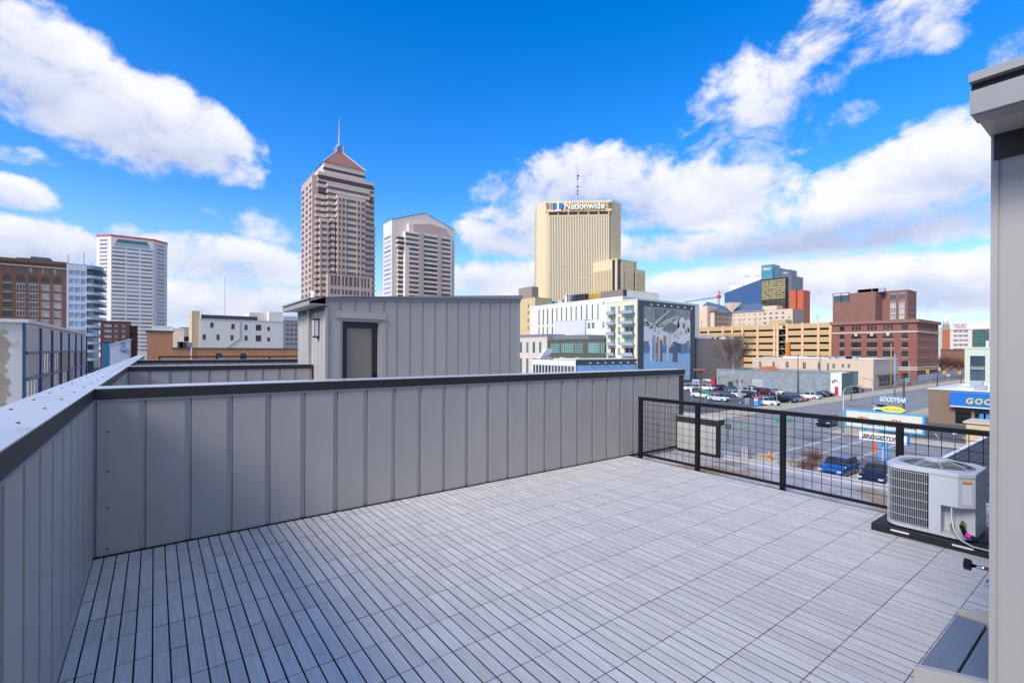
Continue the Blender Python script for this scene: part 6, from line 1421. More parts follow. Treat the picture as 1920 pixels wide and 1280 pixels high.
MB().prism([(YX(1449, NXg+4), ntz-.4), (YX(1417, NXg+4), ntz-.4), (YX(1428, NXg+4), ntz+1.1), (YX(1436, NXg+4), ntz+1.1)], 'x', NXg+4, NXg+10).build('rust_roof', mat('rust_roof', (.45, .15, .06), .8, var=.15, vs_=.5), gbk)
wp0 = YX(1579, NXg); wg = bthing('painted_white_front', 'white painted shopfront with red door and black mural face at the garage end', NXg+3, (wp0+n0)/2)
wtp = ntz+.1
ops = [(n0-YX(1566, NXg), n0-YX(1573, NXg), .05, 2.3, W(mat('red_door', (.55, .02, .06), .5), MATS['red_door'], 1, 1, name='door', fw=.08))]
facade(wg, 'L', NXg-.25, n0-.02, n0-wp0-.02, .02, wtp, ops, m_wht, .1); shell(wg, NXg-.25, NXg+5, wp0, n0-.03, .02, wtp, m_wht, m_roofw, 'L', ch=.1)
yy0 = YX(1567, NXg); 
mf = MB()
for k in range(9):
    a = rg.uniform(0, 1); c_, z_ = yy0+rg.uniform(-.75, .75), rg.uniform(2.9, 3.9); w_ = rg.uniform(.12, .3); mf.face([(NXg-.262, c_-w_, z_), (NXg-.262, c_+w_*.6, z_-.12), (NXg-.262, c_+w_, z_+.22), (NXg-.262, c_-w_*.4, z_+.3)])
mf.build('painted_face', mat('black_paint', (.02, .025, .03), .7), wg)
MB().box(NXg-.22, XY(1600, wp0), wp0-.02, wp0-.002, .05, wtp-.05).build('painted_side_wall', mat('graffiti_wall', (.10, .17, .15), .7, var=.9, vs_=.55, dirt=((.05, .30, .30), .8, .56)), wg)

# ---- tyre shop on the corner
GXs, gy1 = 102.2, 22.2; gs0 = -8.
m_tb = brick('brown_brick', (.24, .155, .095), (.19, .12, .078), (.20, .15, .11), var=.12)
ts = bthing('tyre_shop', 'low brown brick tyre shop with blue fascia and white roof', GXs+8, 10); tst = ZL(1740, 729, GXs)
yb_ = YX(1789, GXs)
ops = [(gy1-yb_+.05+a, gy1-yb_+.05+b_, .25, 2.75, W(m_fd, GX, n, 2, fw=.09)) for (a, b_, n) in ((.1, 2.0, 1), (2.35, 4.6, 2), (4.9, 7.2, 2), (7.6, 10.0, 2))]
facade(ts, 'L', GXs, gy1, gy1-gs0, .02, tst, ops, m_tb, .2); shell(ts, GXs, GXs+22, gs0, gy1, .02, tst, m_tb, m_roofw, 'L', coping=m_wht, ch=.12, roofz=tst-.25)
bf = MB().box(GXs-1.0, GXs-.02, gs0, yb_+.25, 3.15, 5.15).build('fascia', mat('fascia_blue', (.01, .15, .52), .4), ts)
MB().box(GXs-1.05, GXs-.02, gs0, yb_+.28, 5.152, 5.35).build('fascia_cap', mat('cap_blue', (.02, .22, .62), .4), ts); MB().box(GXs-1.05, GXs-.02, gs0, yb_+.28, 2.98, 3.148).build('fascia_trim', m_wht, ts)
m_yl = mat('letter_yellow', (.80, .58, .02), .45)
for i, ch in enumerate('GOODYEAR'):
    y = YX(1819, GXs-1)-1.02*i; lettering(ch, 1.05, ts, (GXs-1.03, y, 4.05), 'L', m_yl, fit=(.86, .92), ext=.02, bold=.03, shear=.2)
for (y, w, h) in ((YX(1835, GXs)-.3, .5, .7), (YX(1848, GXs), .5, .7)): MB().box(GXs+.10, GXs+.16, y-w, y+w*.4, 1.0, 2.1).build('window_poster', mat('poster_blue', (.04, .25, .60), .5, var=.8, vs_=4, dirt=((.7, .75, .8), 3.0, .55)), ts)
for (x, y, w, h) in ((106, 16, 1.4, .8), (110, 9, 2.2, 1.0), (116, 18, 1.6, .9), (108, 3, 1.2, .7)): MB().box(x, x+w, y, y+w, tst-.24, tst+h).build('rooftop_unit', m_steel, ts)
for k in range(3): MB().tube([(104+k*3, 20, tst-.1), (104+k*3, 6, tst-.1)], .08, 6).build('roof_pipe', m_wht, ts)

# ---- pale green terracotta building at the right edge
VX = 178.; v0_, v1_ = YX(1862, VX), YX(1809, VX); vt = ZL(1830, 654, VX)
m_gt = mat('pale_green_terracotta', (.52, .57, .46), .6, var=.06, vs_=.4); vb = bthing('terracotta_building', 'pale green terracotta shop building with tall dark windows at right edge', VX+8, (v0_+v1_)/2)
a_, b2_ = v1_-YX(1819, VX), v1_-YX(1847.5, VX)
ops = [(a_, b2_, ZL(1830, 687, VX), ZL(1830, 667, VX), W(m_fd, GB, 2, 3, fw=.12)), (a_, b2_, ZL(1830, 713.5, VX), ZL(1830, 693.5, VX), W(m_fd, GB, 2, 3, fw=.12))]
facade(vb, 'L', VX, v1_, v1_-v0_, .02, vt, ops, m_gt, .35); shell(vb, VX, VX+18, v0_, v1_, .02, vt, m_gt, m_roofd, 'L', ch=.5)
for u in (.25, .75): MB().lathe([(.55, 0), (.55, .1), (.42, .12), (.42, 0)], (0, 0, 0), 18).xf(Matrix.Translation(fpt('L', VX, v1_, a_+(b2_-a_)*u, .0, ZL(1830, 690.3, VX))) @ Matrix.Rotation(R(-90), 4, 'Y') @ Matrix.Diagonal((.5, 1.1, 1, 1))).build('wreath_ornament', m_gt, vb)
MB().box(VX-.08, VX-.003, v1_-b2_, v1_-a_, ZL(1830, 693.3, VX), ZL(1830, 687.2, VX)).build('spandrel', mat('grey_spandrel', (.14, .15, .15), .6), vb)
MB().box(VX+1, VX+6, v0_+1, v1_-4, vt, vt+2.2).build('roof_house', m_wht, vb)

# ---- neighbour's dark shingle roof below the terrace, with a tan parapet
nr = bthing('neighbouring_roof', 'dark shingled low roof with white edge below the railing', 50, 2)
MB().prism([(8.95, 4.0), (-3, 6.2), (-15, 4.0)], 'x', 30, 62.5).build('roof', mat('charcoal_shingle', (.045, .047, .055), .8, var=.3, vs_=2.2, stretch=(1, 3, 1), bump=.5, bs=6), nr)
MB().box(30.1, 62.3, -14.8, 8.6, .02, 3.99).build('wall', m_stone, nr); MB().box(29.9, 62.7, 8.8, 9.06, 3.86, 4.06).build('edge_gutter', mat('white_gutter', (.70, .70, .74), .5), nr)
sr_ = MB()
for k in range(22): y = 8.6-k*.5; z = 4.0+(8.95-y)/11.95*2.2; sr_.box(30.05, 62.45, y-.02, y, z+.006, z+.022)
sr_.build('shingle_courses', mat('shingle_edge', (.03, .031, .036), .8), nr)
tw_ = thing('tan_bin_wall', 'small tan panelled enclosure beside the dark shingle roof', 'enclosure', (65, 11, 0)); g_ = G(1800, 842)
MB().box(63.2, 66.6, 8.2, 10.9, .02, 4.7).build('wall', mat('tan_panel2', (.58, .44, .24), .8), tw_); MB().box(63.0, 66.8, 8.0, 11.1, 4.701, 4.85).build('cap', m_stone, tw_)

# ================================================================== vehicles
m_tyre = mat('tyre_rubber', (.012, .012, .013), .8); m_rim = mat('alloy_rim', (.35, .35, .36), .35, .7); m_cglass = mat('car_glass', (.015, .020, .026), .06, spec=.8)
m_lampw = mat('headlamp', (.55, .57, .60), .15); m_lampr = mat('tail_lamp', (.35, .01, .015), .3); m_plate = mat('number_plate', (.6, .6, .6), .5); m_under = mat('underbody', (.01, .01, .01), .9)
def paint(n, c, metal=.25): return mat('car_paint_'+n, c, .22, metal, spec=.6)
SHAPES = {  # L, W, H, hood z, belt z, cabin stations (screen base, roof front, roof rear, rear base), rear deck z
 'suv': (4.65, 1.88, 1.70, 1.02, 1.08, (-1.12, -.42, 1.72, 2.16), 1.08),
 'sedan': (4.75, 1.82, 1.46, .92, .96, (-1.0, -.25, 1.05, 1.75), .98),
 'jeep': (4.4, 1.88, 1.82, 1.10, 1.12, (-.85, -.60, 1.98, 2.10), 1.12),
 'pickup': (5.6, 1.98, 1.88, 1.12, 1.16, (-1.05, -.40, .65, .95), 1.14)}
def car(kind, label, loc, heading, pm, name=None, group=None, z=.01):
    """heading: direction (x,y) the nose points; local nose is at -x"""
    L, Wd, H, hood, belt, (sb_, rf_, rr_, rb_), deckz = SHAPES[kind]
    rz = math.atan2(heading[1], heading[0])+math.pi
    o = thing(name or ('sports_utility_vehicle' if kind in ('suv', 'jeep') else 'pickup_truck' if kind == 'pickup' else 'sedan'), label, 'car', (loc[0], loc[1], z), rz, group)
    hl, w = L/2, Wd/2; wf, wr, R_ = -hl+.92, hl-.95, .36 if kind != 'sedan' else .33
    st = [-hl, -hl+.12, -hl+.35, wf-R_-.05, wf-R_*.7, wf, wf+R_*.7, wf+R_+.05, sb_, rf_, (rf_+rr_)/2, wr-R_-.05, wr-R_*.7, wr, wr+R_*.7, wr+R_+.05, rr_, rb_, hl-.1, hl]
    st = sorted(set(round(x, 3) for x in st))
    def prof(x):
        nose = min(1, (x+hl)/.35); tail = min(1, (hl-x)/.25)
        b = hood-.16*(1-nose)**1.5-.10*max(0, (sb_-x)/(sb_+hl)) if x < sb_ else (belt if x <= rb_ else deckz-.12*(1-tail))
        if x <= sb_ or x >= rb_: top = b
        elif x < rf_: top = b+(H-b)*((x-sb_)/(rf_-sb_))**.9
        elif x <= rr_: top = H-.03*((x-rf_)/(rr_-rf_))**2-.0
        else: top = H-.03-(H-.03-b)*((x-rr_)/(rb_-rr_))**1.2
        z0 = .26
        for c in (wf, wr):
            dd = abs(x-c)
            if dd < R_+.04: z0 = max(z0, .30+math.sqrt(max(0, (R_+.05)**2-dd*dd))*.98)
        if x < -hl+.2 or x > hl-.2: z0 = max(z0, .32)
        wm = w*(1-.16*(1-nose)**2-.10*(1-tail)**2)
        return z0, b, top, wm
    body, gl, rfp = MB(), MB(), MB(); rings = []
    for x in st:
        z0, b, top, wm = prof(x); zm = max(z0+.05, b*.62)
        cab = top > b+.02; wt_r = wm*(.80 if kind != 'jeep' else .93)
        wt = wm*.97+(wt_r-wm*.97)*min(1, (top-b)/(H-belt)) if cab else wm*.90
        rings.append([(wm*.97, z0), (wm, zm), (wm*.975, b-.03), (wm*.955 if cab else wm*.90, b), (wt, top), (0, top+.025)])
    for i in range(len(st)-1):
        A, B = rings[i], rings[i+1]; mid = (st[i]+st[i+1])/2
        for sgn in (1, -1):
            for k in range(5):
                q_ = [(st[i], sgn*A[k][0], A[k][1]), (st[i+1], sgn*B[k][0], B[k][1]), (st[i+1], sgn*B[k+1][0], B[k+1][1]), (st[i], sgn*A[k+1][0], A[k+1][1])]
                if sgn < 0: q_ = q_[::-1]
                isg = (k == 3 and sb_ < mid < rb_ and not (kind == 'pickup' and mid > rb_)) or (k == 4 and (sb_ < mid < rf_ or rr_ < mid < rb_))
                (gl if isg else (rfp if k == 4 and rf_ <= mid <= rr_ else body)).face(q_)
    for x, rg_ in ((st[0], rings[0]), (st[-1], rings[-1])):
        body.face([(x, p[0], p[1]) for p in rg_]+[(x, -p[0], p[1]) for p in rg_[-2::-1]])
    body.build('body', pm, o, world=False, smooth=False); gl.build('windows', m_cglass, o, world=False); rfp.build('roof', pm, o, world=False)
    pil = MB()
    zt = H-.05
    for xb, xt in ((rf_+(rr_-rf_)*.42, rf_+(rr_-rf_)*.44), (rr_-.28 if kind == 'suv' else rr_-.05, rr_-.22)):
        for s_ in (1, -1):
            z0, b, top, wm = prof(xb); yb, yt = s_*(wm*.962), s_*(wm*(.80 if kind != 'jeep' else .93)+.012)
            pil.face([(xb-.06, yb, b), (xb+.06, yb, b), (xt+.05, yt, zt), (xt-.05, yt, zt)])
    pil.build('pillars', pm, o, world=False)
    MB().box(-hl+.15, hl-.15, -w+.16, w-.16, .2, belt-.30).build('underbody', m_under, o, world=False)
    if kind == 'pickup': MB().box(rb_+.12, hl-.12, -w+.2, w-.2, deckz-.0, deckz+.03).build('cargo_bed', m_under, o, world=False)
    for cx_w in (wf, wr):
        for s_ in (1, -1):
            wh_ = MB().cyl((cx_w, s_*(w-.24), R_), (cx_w, s_*(w-.01), R_), R_, n=16).build('wheel', m_tyre, o, world=False)
            MB().cyl((cx_w, s_*(w-.05), R_), (cx_w, s_*(w+.002), R_), R_*.64, n=12).build('rim', m_rim, wh_, world=False)
    for s_ in (1, -1):
        MB().box(-hl-.005, -hl+.24, s_*w*.80-.17, s_*w*.80+.17, hood-.36, hood-.22).build('headlight', m_lampw, o, world=False)
        MB().box(hl-.16, hl+.01, s_*w*.82-.14, s_*w*.82+.14, deckz-.28, deckz-.06).build('tail_light', m_lampr, o, world=False)
        MB().box(sb_+.32, sb_+.48, s_*(w+.10)-.10, s_*(w+.10)+.10, belt+.02, belt+.16).build('mirror', pm, o, world=False)
    MB().box(-hl-.02, -hl+.05, -w*.55, w*.55, .46, .68).build('grille', m_under, o, world=False)
    MB().box(-hl-.03, -hl+.1, -w*.9, w*.9, .30, .43).build('bumper', m_under, o, world=False); MB().box(hl-.1, hl+.03, -w*.9, w*.9, .36, .50).build('bumper', m_under, o, world=False)
    MB().box(hl+.005, hl+.02, -.26, .26, .62, .75).build('number_plate', m_plate, o, world=False)
    return o
PWH, PSI, PGR, PBK, PBL, PNV, PRD, PMA, PTE = paint('white', (.72, .72, .72), 0.), paint('silver', (.45, .46, .47), .6), paint('grey', (.10, .105, .115)), paint('black', (.012, .012, .014)), paint('blue', (.015, .07, .22)), paint('navy', (.012, .022, .06)), paint('red', (.35, .015, .02)), paint('maroon', (.13, .015, .03)), paint('slate', (.08, .12, .17))
LOT = [  # kind, px, py (ground), heading, paint, label
 ('suv', 1286, 731, (0, -1), PWH, 'white car cut off by the wall end, leftmost in the lot'),
 ('sedan', 1304, 729, (0, -1), PSI, 'silver sedan parked just right of the wall end'),
 ('suv', 1326, 731, (0, 1), PWH, 'white sports utility vehicle in front of the taupe wall'),
 ('sedan', 1331, 715.5, (0, -1), PWH, 'white hatchback farthest back, below the red canopy post'),
 ('suv', 1352, 731, (1, 0), PNV, 'dark blue car deep in the lot beside the grey brick garage'),
 ('pickup', 1317, 745, (0, 1), PWH, 'white car behind the green street sign'),
 ('suv', 1347, 751.5, (0, -1), PWH, 'white crossover nearest the left end of the lot'),
 ('sedan', 1366, 743, (0, -1), PTE, 'slate blue sedan half hidden behind the white crossover'),
 ('sedan', 1373, 733, (0, -1), PTE, 'slate blue car in the second row near the shutter'),
 ('suv', 1380, 744, (0, -1), PWH, 'white car parked beside the traffic signal pole'),
 ('suv', 1404, 744.5, (0, -1), PNV, 'navy blue crossover in front of the white boxy vehicle'),
 ('jeep', 1401, 738, (0, 1), PWH, 'white boxy off-roader with dark side windows'),
 ('sedan', 1412, 732, (0, -1), PRD, 'red car in the row by the grey brick garage'),
 ('suv', 1424, 737, (0, -1), PGR, 'dark grey sports utility vehicle beside the red car'),
 ('suv', 1436, 739, (0, -1), PMA, 'maroon car squeezed beside the dark grey vehicle'),
 ('sedan', 1452, 738.5, (0, -1), PWH, 'white sedan alone at the garage wall, right of the maroon car'),
 ('suv', 1439, 759.5, (0, -1), PWH, 'white crossover beside the red and blue pay kiosk'),
 ('suv', 1473, 754.5, (0, -1), PBK, 'black crossover right of the white one by the kiosk'),
 ('sedan', 1484, 753, (0, -1), PTE, 'slate sedan next to the black crossover'),
 ('sedan', 1494, 751.5, (0, -1), PRD, 'red hatchback at the right end of the front row'),
 ('suv', 1518, 747.5, (0, 1), PWH, 'white crossover alone at the lot exit, nose to the left'),
 ('sedan', 1533, 744, (0, 1), PNV, 'dark blue sedan behind the white crossover at the exit'),
 ('sedan', 1544, 742.5, (0, 1), PBK, 'black sedan at the right end of the lot by the pole'),
]
for (k, px, py, hd, pm, lab) in LOT:
    g = G(px, py); car(k, lab, (g.x, g.y), hd, pm, group='cars in the parking lot')
g = G(1546, 799); car('suv', 'dark blue sports utility vehicle driving on the street', (g.x+1, g.y), (-1, -.06), PNV, group='cars on the street')
g = G(1655, 772); car('sedan', 'white car on the street behind the yellow oval sign', (g.x, g.y), (-1, 0), PWH, group='cars on the street')
g = G(1604, 737); car('suv', 'black car parked beside the painted shopfront wall', (g.x+2, g.y), (1, 0), PBK, group='cars on the street')
car('suv', 'bright blue crossover parked nose out below the railing', (51.5, 17.6), (-1, 0), paint('bright_blue', (.02, .13, .42)), group='cars below the railing')
car('suv', 'navy crossover parked beside the bright blue one below the railing', (51.4, 14.5), (-1, 0), PNV, group='cars below the railing')

# ================================================================== poles, lamps, signals
m_wood = mat('creosote_pole', (.115, .075, .055), .9, var=.2, vs_=2, stretch=(1, 1, .2)); m_gal = mat('street_pole_steel', (.40, .39, .40), .5, .4); m_brn = mat('brown_pole', (.10, .055, .045), .7)
m_sig = mat('signal_yellow', (.70, .42, .02), .5); m_green = mat('sign_green', (.01, .27, .14), .5)
def street_lamp(label, px, py, pytop, arm, m=m_gal, group='street lamps', z0=.13):
    g = G(px, py); H = ZZ(px, pytop, g.x, g.y); o = thing('street_lamp', label, 'street lamp', (g.x, g.y, z0), 0, group)
    MB().cyl((g.x, g.y, z0), (g.x, g.y, H-.8), .11, .075, n=8).build('pole', m, o, smooth=True); MB().cyl((g.x, g.y, z0), (g.x, g.y, z0+.35), .2, .16, n=8).build('base', m, o)
    a = Vector((*arm, 0)); e = Vector((g.x, g.y, H-.85))
    P = [e, e+a*.15+Vector((0, 0, .45)), e+a*.55+Vector((0, 0, .75)), e+a+Vector((0, 0, .85))]; MB().tube(P, .045, 6).build('arm', m, o)
    d = a.normalized(); h = e+a+Vector((0, 0, .85)); n_ = Vector((-d.y, d.x, 0))*.14
    b = MB(); q0, q1 = h-d*.1, h+d*.65; b.prism([(v.x, v.y) for v in (q0+n_*.6, q1+n_, q1-n_, q0-n_*.6)], 'z', h.z-.09, h.z+.06); b.build('lantern', m, o); return o
street_lamp('grey street lamp with curved arm in front of the tyre sign', 1581, 818, 722, (1.0, -1.3))
street_lamp('slim grey street lamp leaning left over the street', 1636.5, 763, 709, (-1.6, .8), m_gal)
street_lamp('brown street lamp beside the painted shopfront mural wall', 1596, 752, 716, (1.0, .4), m_brn)
street_lamp('grey street lamp with long arm in front of the grey garage', 1388, 757, 702, (1.8, -2.2))
street_lamp('lamp post in the lot with arm arching right', 1409, 745, 716, (2.2, -3.4))
def utility_pole(label, px, py, pytop, cross=True, m=m_wood, r=.16, group='utility poles'):
    g = G(px, py); H = ZZ(px, pytop, g.x, g.y); o = thing('utility_pole', label, 'utility pole', (g.x, g.y, 0), 0, group)
    MB().cyl((g.x, g.y, .02), (g.x, g.y, H), r, r*.7, n=8).build('pole', m, o, smooth=True)
    if cross: MB().box(g.x-.08, g.x+.08, g.y-1.1, g.y+1.1, H-.8, H-.62).build('crossarm', m, o); MB().cyl((g.x-.3, g.y+.1, H-2.6), (g.x-.3, g.y+.1, H-1.7), .24, n=10).build('transformer', m_gal, o)
    return Vector((g.x, g.y, H))
u1 = utility_pole('dark wooden utility pole left one by the grey garage', 1496, 736, 664, False)
u2 = utility_pole('dark wooden utility pole with pale transformer, right one by the garage', 1537.5, 734, 664)
u3 = utility_pole('tall yellow-brown pole with pale cap in front of the beige building', 1670.5, 729, 644, False, mat('ochre_pole', (.40, .27, .10), .8), .17)
u4 = utility_pole('tall blue-grey steel pole behind the blue tyre sign', 1677.5, 746, 664, False, mat('blue_grey_pole', (.30, .34, .42), .5, .3), .20)
u5 = utility_pole('thin dark sign pole right of the blue-grey pole', 1694, 746, 700, False, m_brn, .09)
u6 = utility_pole('brown signal pole on the far corner', 1757.5, 727, 686, False, m_brn, .16)
u7 = utility_pole('dark signal pole at the right before the green building', 1802, 722, 690, False, m_brn, .14)
u8 = utility_pole('grey pole in the lot in front of the shutter', 1374.5, 729, 682, False, m_gal, .12)
u9 = utility_pole('pale grey pole beside the signal at the red brick corner', 1704.5, 720, 676, False, m_gal, .14)
def cable(p, q_, sag, label, r=.022):
    P = [p.lerp(q_, k/12)+Vector((0, 0, -sag*4*(k/12)*(1-k/12))) for k in range(13)]
    tag(MB().tube(P, r, 4).build('overhead_cable', m_fd), label, 'cable', 'overhead cables')
cable(u1, u2, .5, 'overhead cable between the two wooden poles'); cable(u2, u9, 1.0, 'overhead cable from the transformer pole towards the brick corner'); cable(u3-Vector((0, 0, 2)), u6, .7, 'cable from the yellow-brown pole to the brown signal pole')
sw0, sw1 = u9-Vector((0, 0, 2.2)), u7-Vector((0, 0, .4)); cable(sw0, sw1, .5, 'span wire carrying the traffic signals', .03)
for i, (f, lab) in enumerate(((.36, 'left'), (.68, 'middle'), (.97, 'right'))):
    p = sw0.lerp(sw1, f)-Vector((0, 0, .5+.5*4*f*(1-f)*.5)); o = thing('traffic_signal', 'yellow traffic signal hanging on the span wire, %s one' % lab, 'traffic light', (p.x, p.y, p.z-1.2), 0, 'signals over the far crossing')
    MB().box(p.x-.22, p.x+.22, p.y-.36, p.y+.36, p.z-1.35, p.z).build('housing', m_sig, o, bevel=.03); MB().cyl((p.x, p.y, p.z), (p.x, p.y, p.z+.5), .04, n=5).build('hanger', m_fd, o)
    for k, c in enumerate(((.25, .01, .01), (.3, .2, .01), (.01, .12, .05))): MB().cyl((p.x-.225, p.y, p.z-.25-.42*k), (p.x-.27, p.y, p.z-.25-.42*k), .16, n=10).build('lens', mat('lens_%d' % k, c, .3), o)
tg = G(1388, 757); ts_ = thing('pedestrian_signal', 'grey signal boxes on the lamp pole beside the lot', 'traffic light', (tg.x-.3, tg.y, 1.4))
MB().box(tg.x-.5, tg.x-.13, tg.y-.32, tg.y+.32, 1.4, 3.0).build('housing', m_gal, ts_); MB().box(tg.x-.6, tg.x-.13, tg.y-.75, tg.y-.40, 1.5, 2.4).build('side_box', m_gal, ts_)
def sign_plate(name, label, px, py, pxc, pyc, w, h, m, face='L', pole=True, txt=None, tm=None):
    g = G(px, py); z = ZZ(pxc, pyc, g.x, g.y); o = thing(name, label, 'street sign', (g.x, g.y, .02))
    if pole: MB().cyl((g.x, g.y, .02), (g.x, g.y, z+h/2), .05, n=6).build('post', m_gal, o)
    MB().box(g.x-.09, g.x-.055, g.y-w/2, g.y+w/2, z-h/2, z+h/2).build('plate', m, o)
    if txt: lettering(txt, h*.6, o, (g.x-.095, g.y, z), face, tm or m_sw, fit=(w*.8, h*.45), ext=.002)
    return o
sign_plate('street_name_sign', 'green street name sign above the front row of cars', 1322, 756, 1322, 735.5, 2.2, .75, m_green)
sign_plate('street_name_sign', 'green street name sign behind the railing at the crossing', 1459, 872, 1460, 788.5, .55, .35, m_green)
sign_plate('street_name_sign', 'second green street name sign right of the railing post', 1478, 868, 1478, 788.5, .7, .35, m_green)
sign_plate('parking_sign', 'small white sign back on a post at the left of the lot', 1296, 751, 1296, 731, .5, .9, m_wht)
sign_plate('parking_sign', 'grey sign back on a tall thin post by the front row', 1456, 766, 1456, 736, .5, .6, m_gal)
sign_plate('parking_sign', 'white sign on a post in the tyre shop lot', 1790, 832, 1790, 810, .35, .5, m_wht)
sign_plate('road_sign', 'pale red and white sign on a post before the fence', 1778, 722, 1778, 703, .9, .9, mat('pinkish_sign', (.6, .3, .33), .6))
can = G(1313, 756); cp = thing('canopy_post', 'brown post with red flat canopy at the lot entrance', 'canopy', (can.x, can.y, 0)); cz2 = ZZ(1313, 694, can.x, can.y)
MB().cyl((can.x, can.y, .02), (can.x, can.y, cz2), .14, n=8).build('post', m_brn, cp); MB().box(can.x-1, can.x+1, can.y-1.9, can.y+1.1, cz2, cz2+.3).build('canopy', mat('canopy_red', (.33, .08, .07), .6), cp)
for s_ in (-1.2, .7): MB().cyl((can.x, can.y, cz2-.9), (can.x, can.y+s_, cz2), .05, n=5).build('brace', m_brn, cp)
kg = G(1420.5, 760); ko = thing('pay_kiosk', 'red, light blue and dark blue striped pay kiosk', 'kiosk', (kg.x, kg.y, 0))
MB().box(kg.x-.4, kg.x+.4, kg.y-.55, kg.y+.55, .02, 1.55).build('body', mat('kiosk_blue', (.05, .36, .68), .5), ko); MB().box(kg.x-.42, kg.x+.42, kg.y-.57, kg.y+.57, 1.551, 1.95).build('cap', mat('kiosk_red', (.66, .08, .12), .5), ko); MB().box(kg.x-.43, kg.x-.401, kg.y-.54, kg.y-.25, .05, 1.54).build('side_band', mat('kiosk_navy', (.01, .08, .36), .5), ko); MB().box(kg.x-.42, kg.x-.401, kg.y-.2, kg.y+.53, 1.05, 1.35).build('print', m_sw, ko)
for (px, lab) in ((1399, 'pale grey pay machine left of the kiosk, left one'), (1403.5, 'pale grey pay machine left of the kiosk, right one')):
    b = G(px, 757.5); o = thing('pay_machine', lab, 'machine', (b.x, b.y, 0), 0, 'pay machines by the kiosk'); MB().box(b.x-.15, b.x+.15, b.y-.17, b.y+.17, .02, 1.25).build('cabinet', m_gal, o); MB().box(b.x-.18, b.x+.18, b.y-.2, b.y+.2, 1.251, 1.33).build('cap', m_stone, o)
for (px, py, px2, w, h, c, nm, lab) in ((1383, 727, 0, 2.6, 1.3, (.66, .36, .05), 'orange_stall', 'orange painted container at the garage wall'), (1397, 727, 0, 2.2, 1.4, (.03, .10, .06), 'dark_container', 'dark green container with small lights at the garage wall'), (1339, 724, 0, 1.5, 2.6, (.45, .02, .05), 'red_kiosk', 'red kiosk in front of the taupe wall'), (1307, 722, 0, 2.6, 1.8, (.50, .55, .66), 'pale_container', 'pale container with dark openings under the mural'), (1368.5, 728, 0, .6, 2.0, (.03, .12, .10), 'dark_meter', 'dark green cabinet beside the shutter')):
    b = G(px, py); o = thing(nm, lab, 'container', (b.x, b.y, 0)); MB().box(b.x-.8, b.x+.8, b.y-w/2, b.y+w/2, .02, h).build('box', mat('c_'+nm, c, .6, var=.15, vs_=1.5), o); MB().box(b.x-.9, b.x+.9, b.y-w/2-.1, b.y+w/2+.1, h+.001, h+.12).build('lid', mat('c_'+nm, c), o)
    if nm in ('pale_container', 'dark_container'):
        for k in range(4): MB().box(b.x-.83, b.x-.802, b.y-w/2+.2+k*w/4.4, b.y-w/2+.55+k*w/4.4, h*.35, h*.8).build('opening', m_fd if nm == 'pale_container' else m_wht, o)
m_hyd = mat('hydrant_orange', (.72, .25, .03), .5)
for (px, py, lab) in ((1391, 787, 'orange fire hydrant on the far corner'), (1442, 864, 'orange fire hydrant on the near pavement behind the railing'), (1603, 808, 'orange fire hydrant by the tyre sign')):
    b = G(px, py); o = thing('fire_hydrant', lab, 'fire hydrant', (b.x, b.y, .13), 0, 'fire hydrants'); s_ = 1.35
    MB().lathe([(.17*s_, 0), (.17*s_, .05), (.12*s_, .06), (.12*s_, .52), (.16*s_, .54), (.16*s_, .6), (.12*s_, .68), (.05*s_, .76), (.04*s_, .82), (0, .83)], (b.x, b.y, .13), 12).build('barrel', m_hyd, o, smooth=True)
    MB().cyl((b.x, b.y-.26, .55), (b.x, b.y+.26, .55), .07, n=8).cyl((b.x, b.y, .5), (b.x-.24, b.y, .5), .08, n=8).build('nozzles', m_hyd, o)
b = G(1398, 862); o = thing('utility_cabinet', 'grey utility cabinet on the near pavement', 'cabinet', (b.x, b.y, .13)); MB().box(b.x-.3, b.x+.3, b.y-.4, b.y+.4, .13, 1.35).build('box', m_gal, o, bevel=.02); MB().box(b.x-.34, b.x+.34, b.y-.44, b.y+.44, 1.351, 1.42).build('lid', m_gal, o); MB().box(b.x-.315, b.x-.301, b.y-.02, b.y+.02, .2, 1.3).build('door_seam', m_fd, o)
b = G(1702, 722); o = thing('wrapped_cabinet', 'teal and red painted signal cabinet at the brick corner', 'cabinet', (b.x, b.y, .13)); MB().box(b.x-.6, b.x+.6, b.y-.6, b.y+.6, .13, 2.6).build('box', mat('teal_wrap', (.06, .32, .32), .6, var=.6, vs_=1.4), o); MB().box(b.x-.62, b.x+.62, b.y-.62, b.y+.1, .13, 1.2).build('red_wrap', mat('red_wrap', (.40, .03, .05), .6), o)
# construction hoarding on the far pavement
fa, fb = G(1721, 716), G(1806, 702); fn = thing('site_fence', 'grey mesh construction fence along the red brick block', 'fence', (fa.x, fa.y, 0)); d = (fb-fa); nF = 22
for k in range(nF):
    p, q_ = fa+d*(k/nF), fa+d*((k+.94)/nF); t = Vector((-d.y, d.x, 0)).normalized()*.05
    MB().prism([(v.x, v.y) for v in (p+t, q_+t, q_-t, p-t)], 'z', .15, 2.6).build('fence_panel', mat('fence_mesh', (.33, .38, .46), .6, var=.25, vs_=1.2, rnd=.15), fn); MB().cyl((p.x, p.y, .02), (p.x, p.y, 2.75), .06, n=5).build('fence_post', m_gal, fn)
cnp = G(1743, 718); o = thing('traffic_cone', 'orange traffic cone in front of the site fence', 'cone', (cnp.x, cnp.y, .01)); MB().lathe([(.28, .06), (.06, 1.0), (0, 1.0)], (cnp.x, cnp.y, 0), 10).build('cone', mat('cone_orange', (.75, .17, .03), .6), o); MB().box(cnp.x-.35, cnp.x+.35, cnp.y-.35, cnp.y+.35, .01, .06).build('foot', m_under, o)
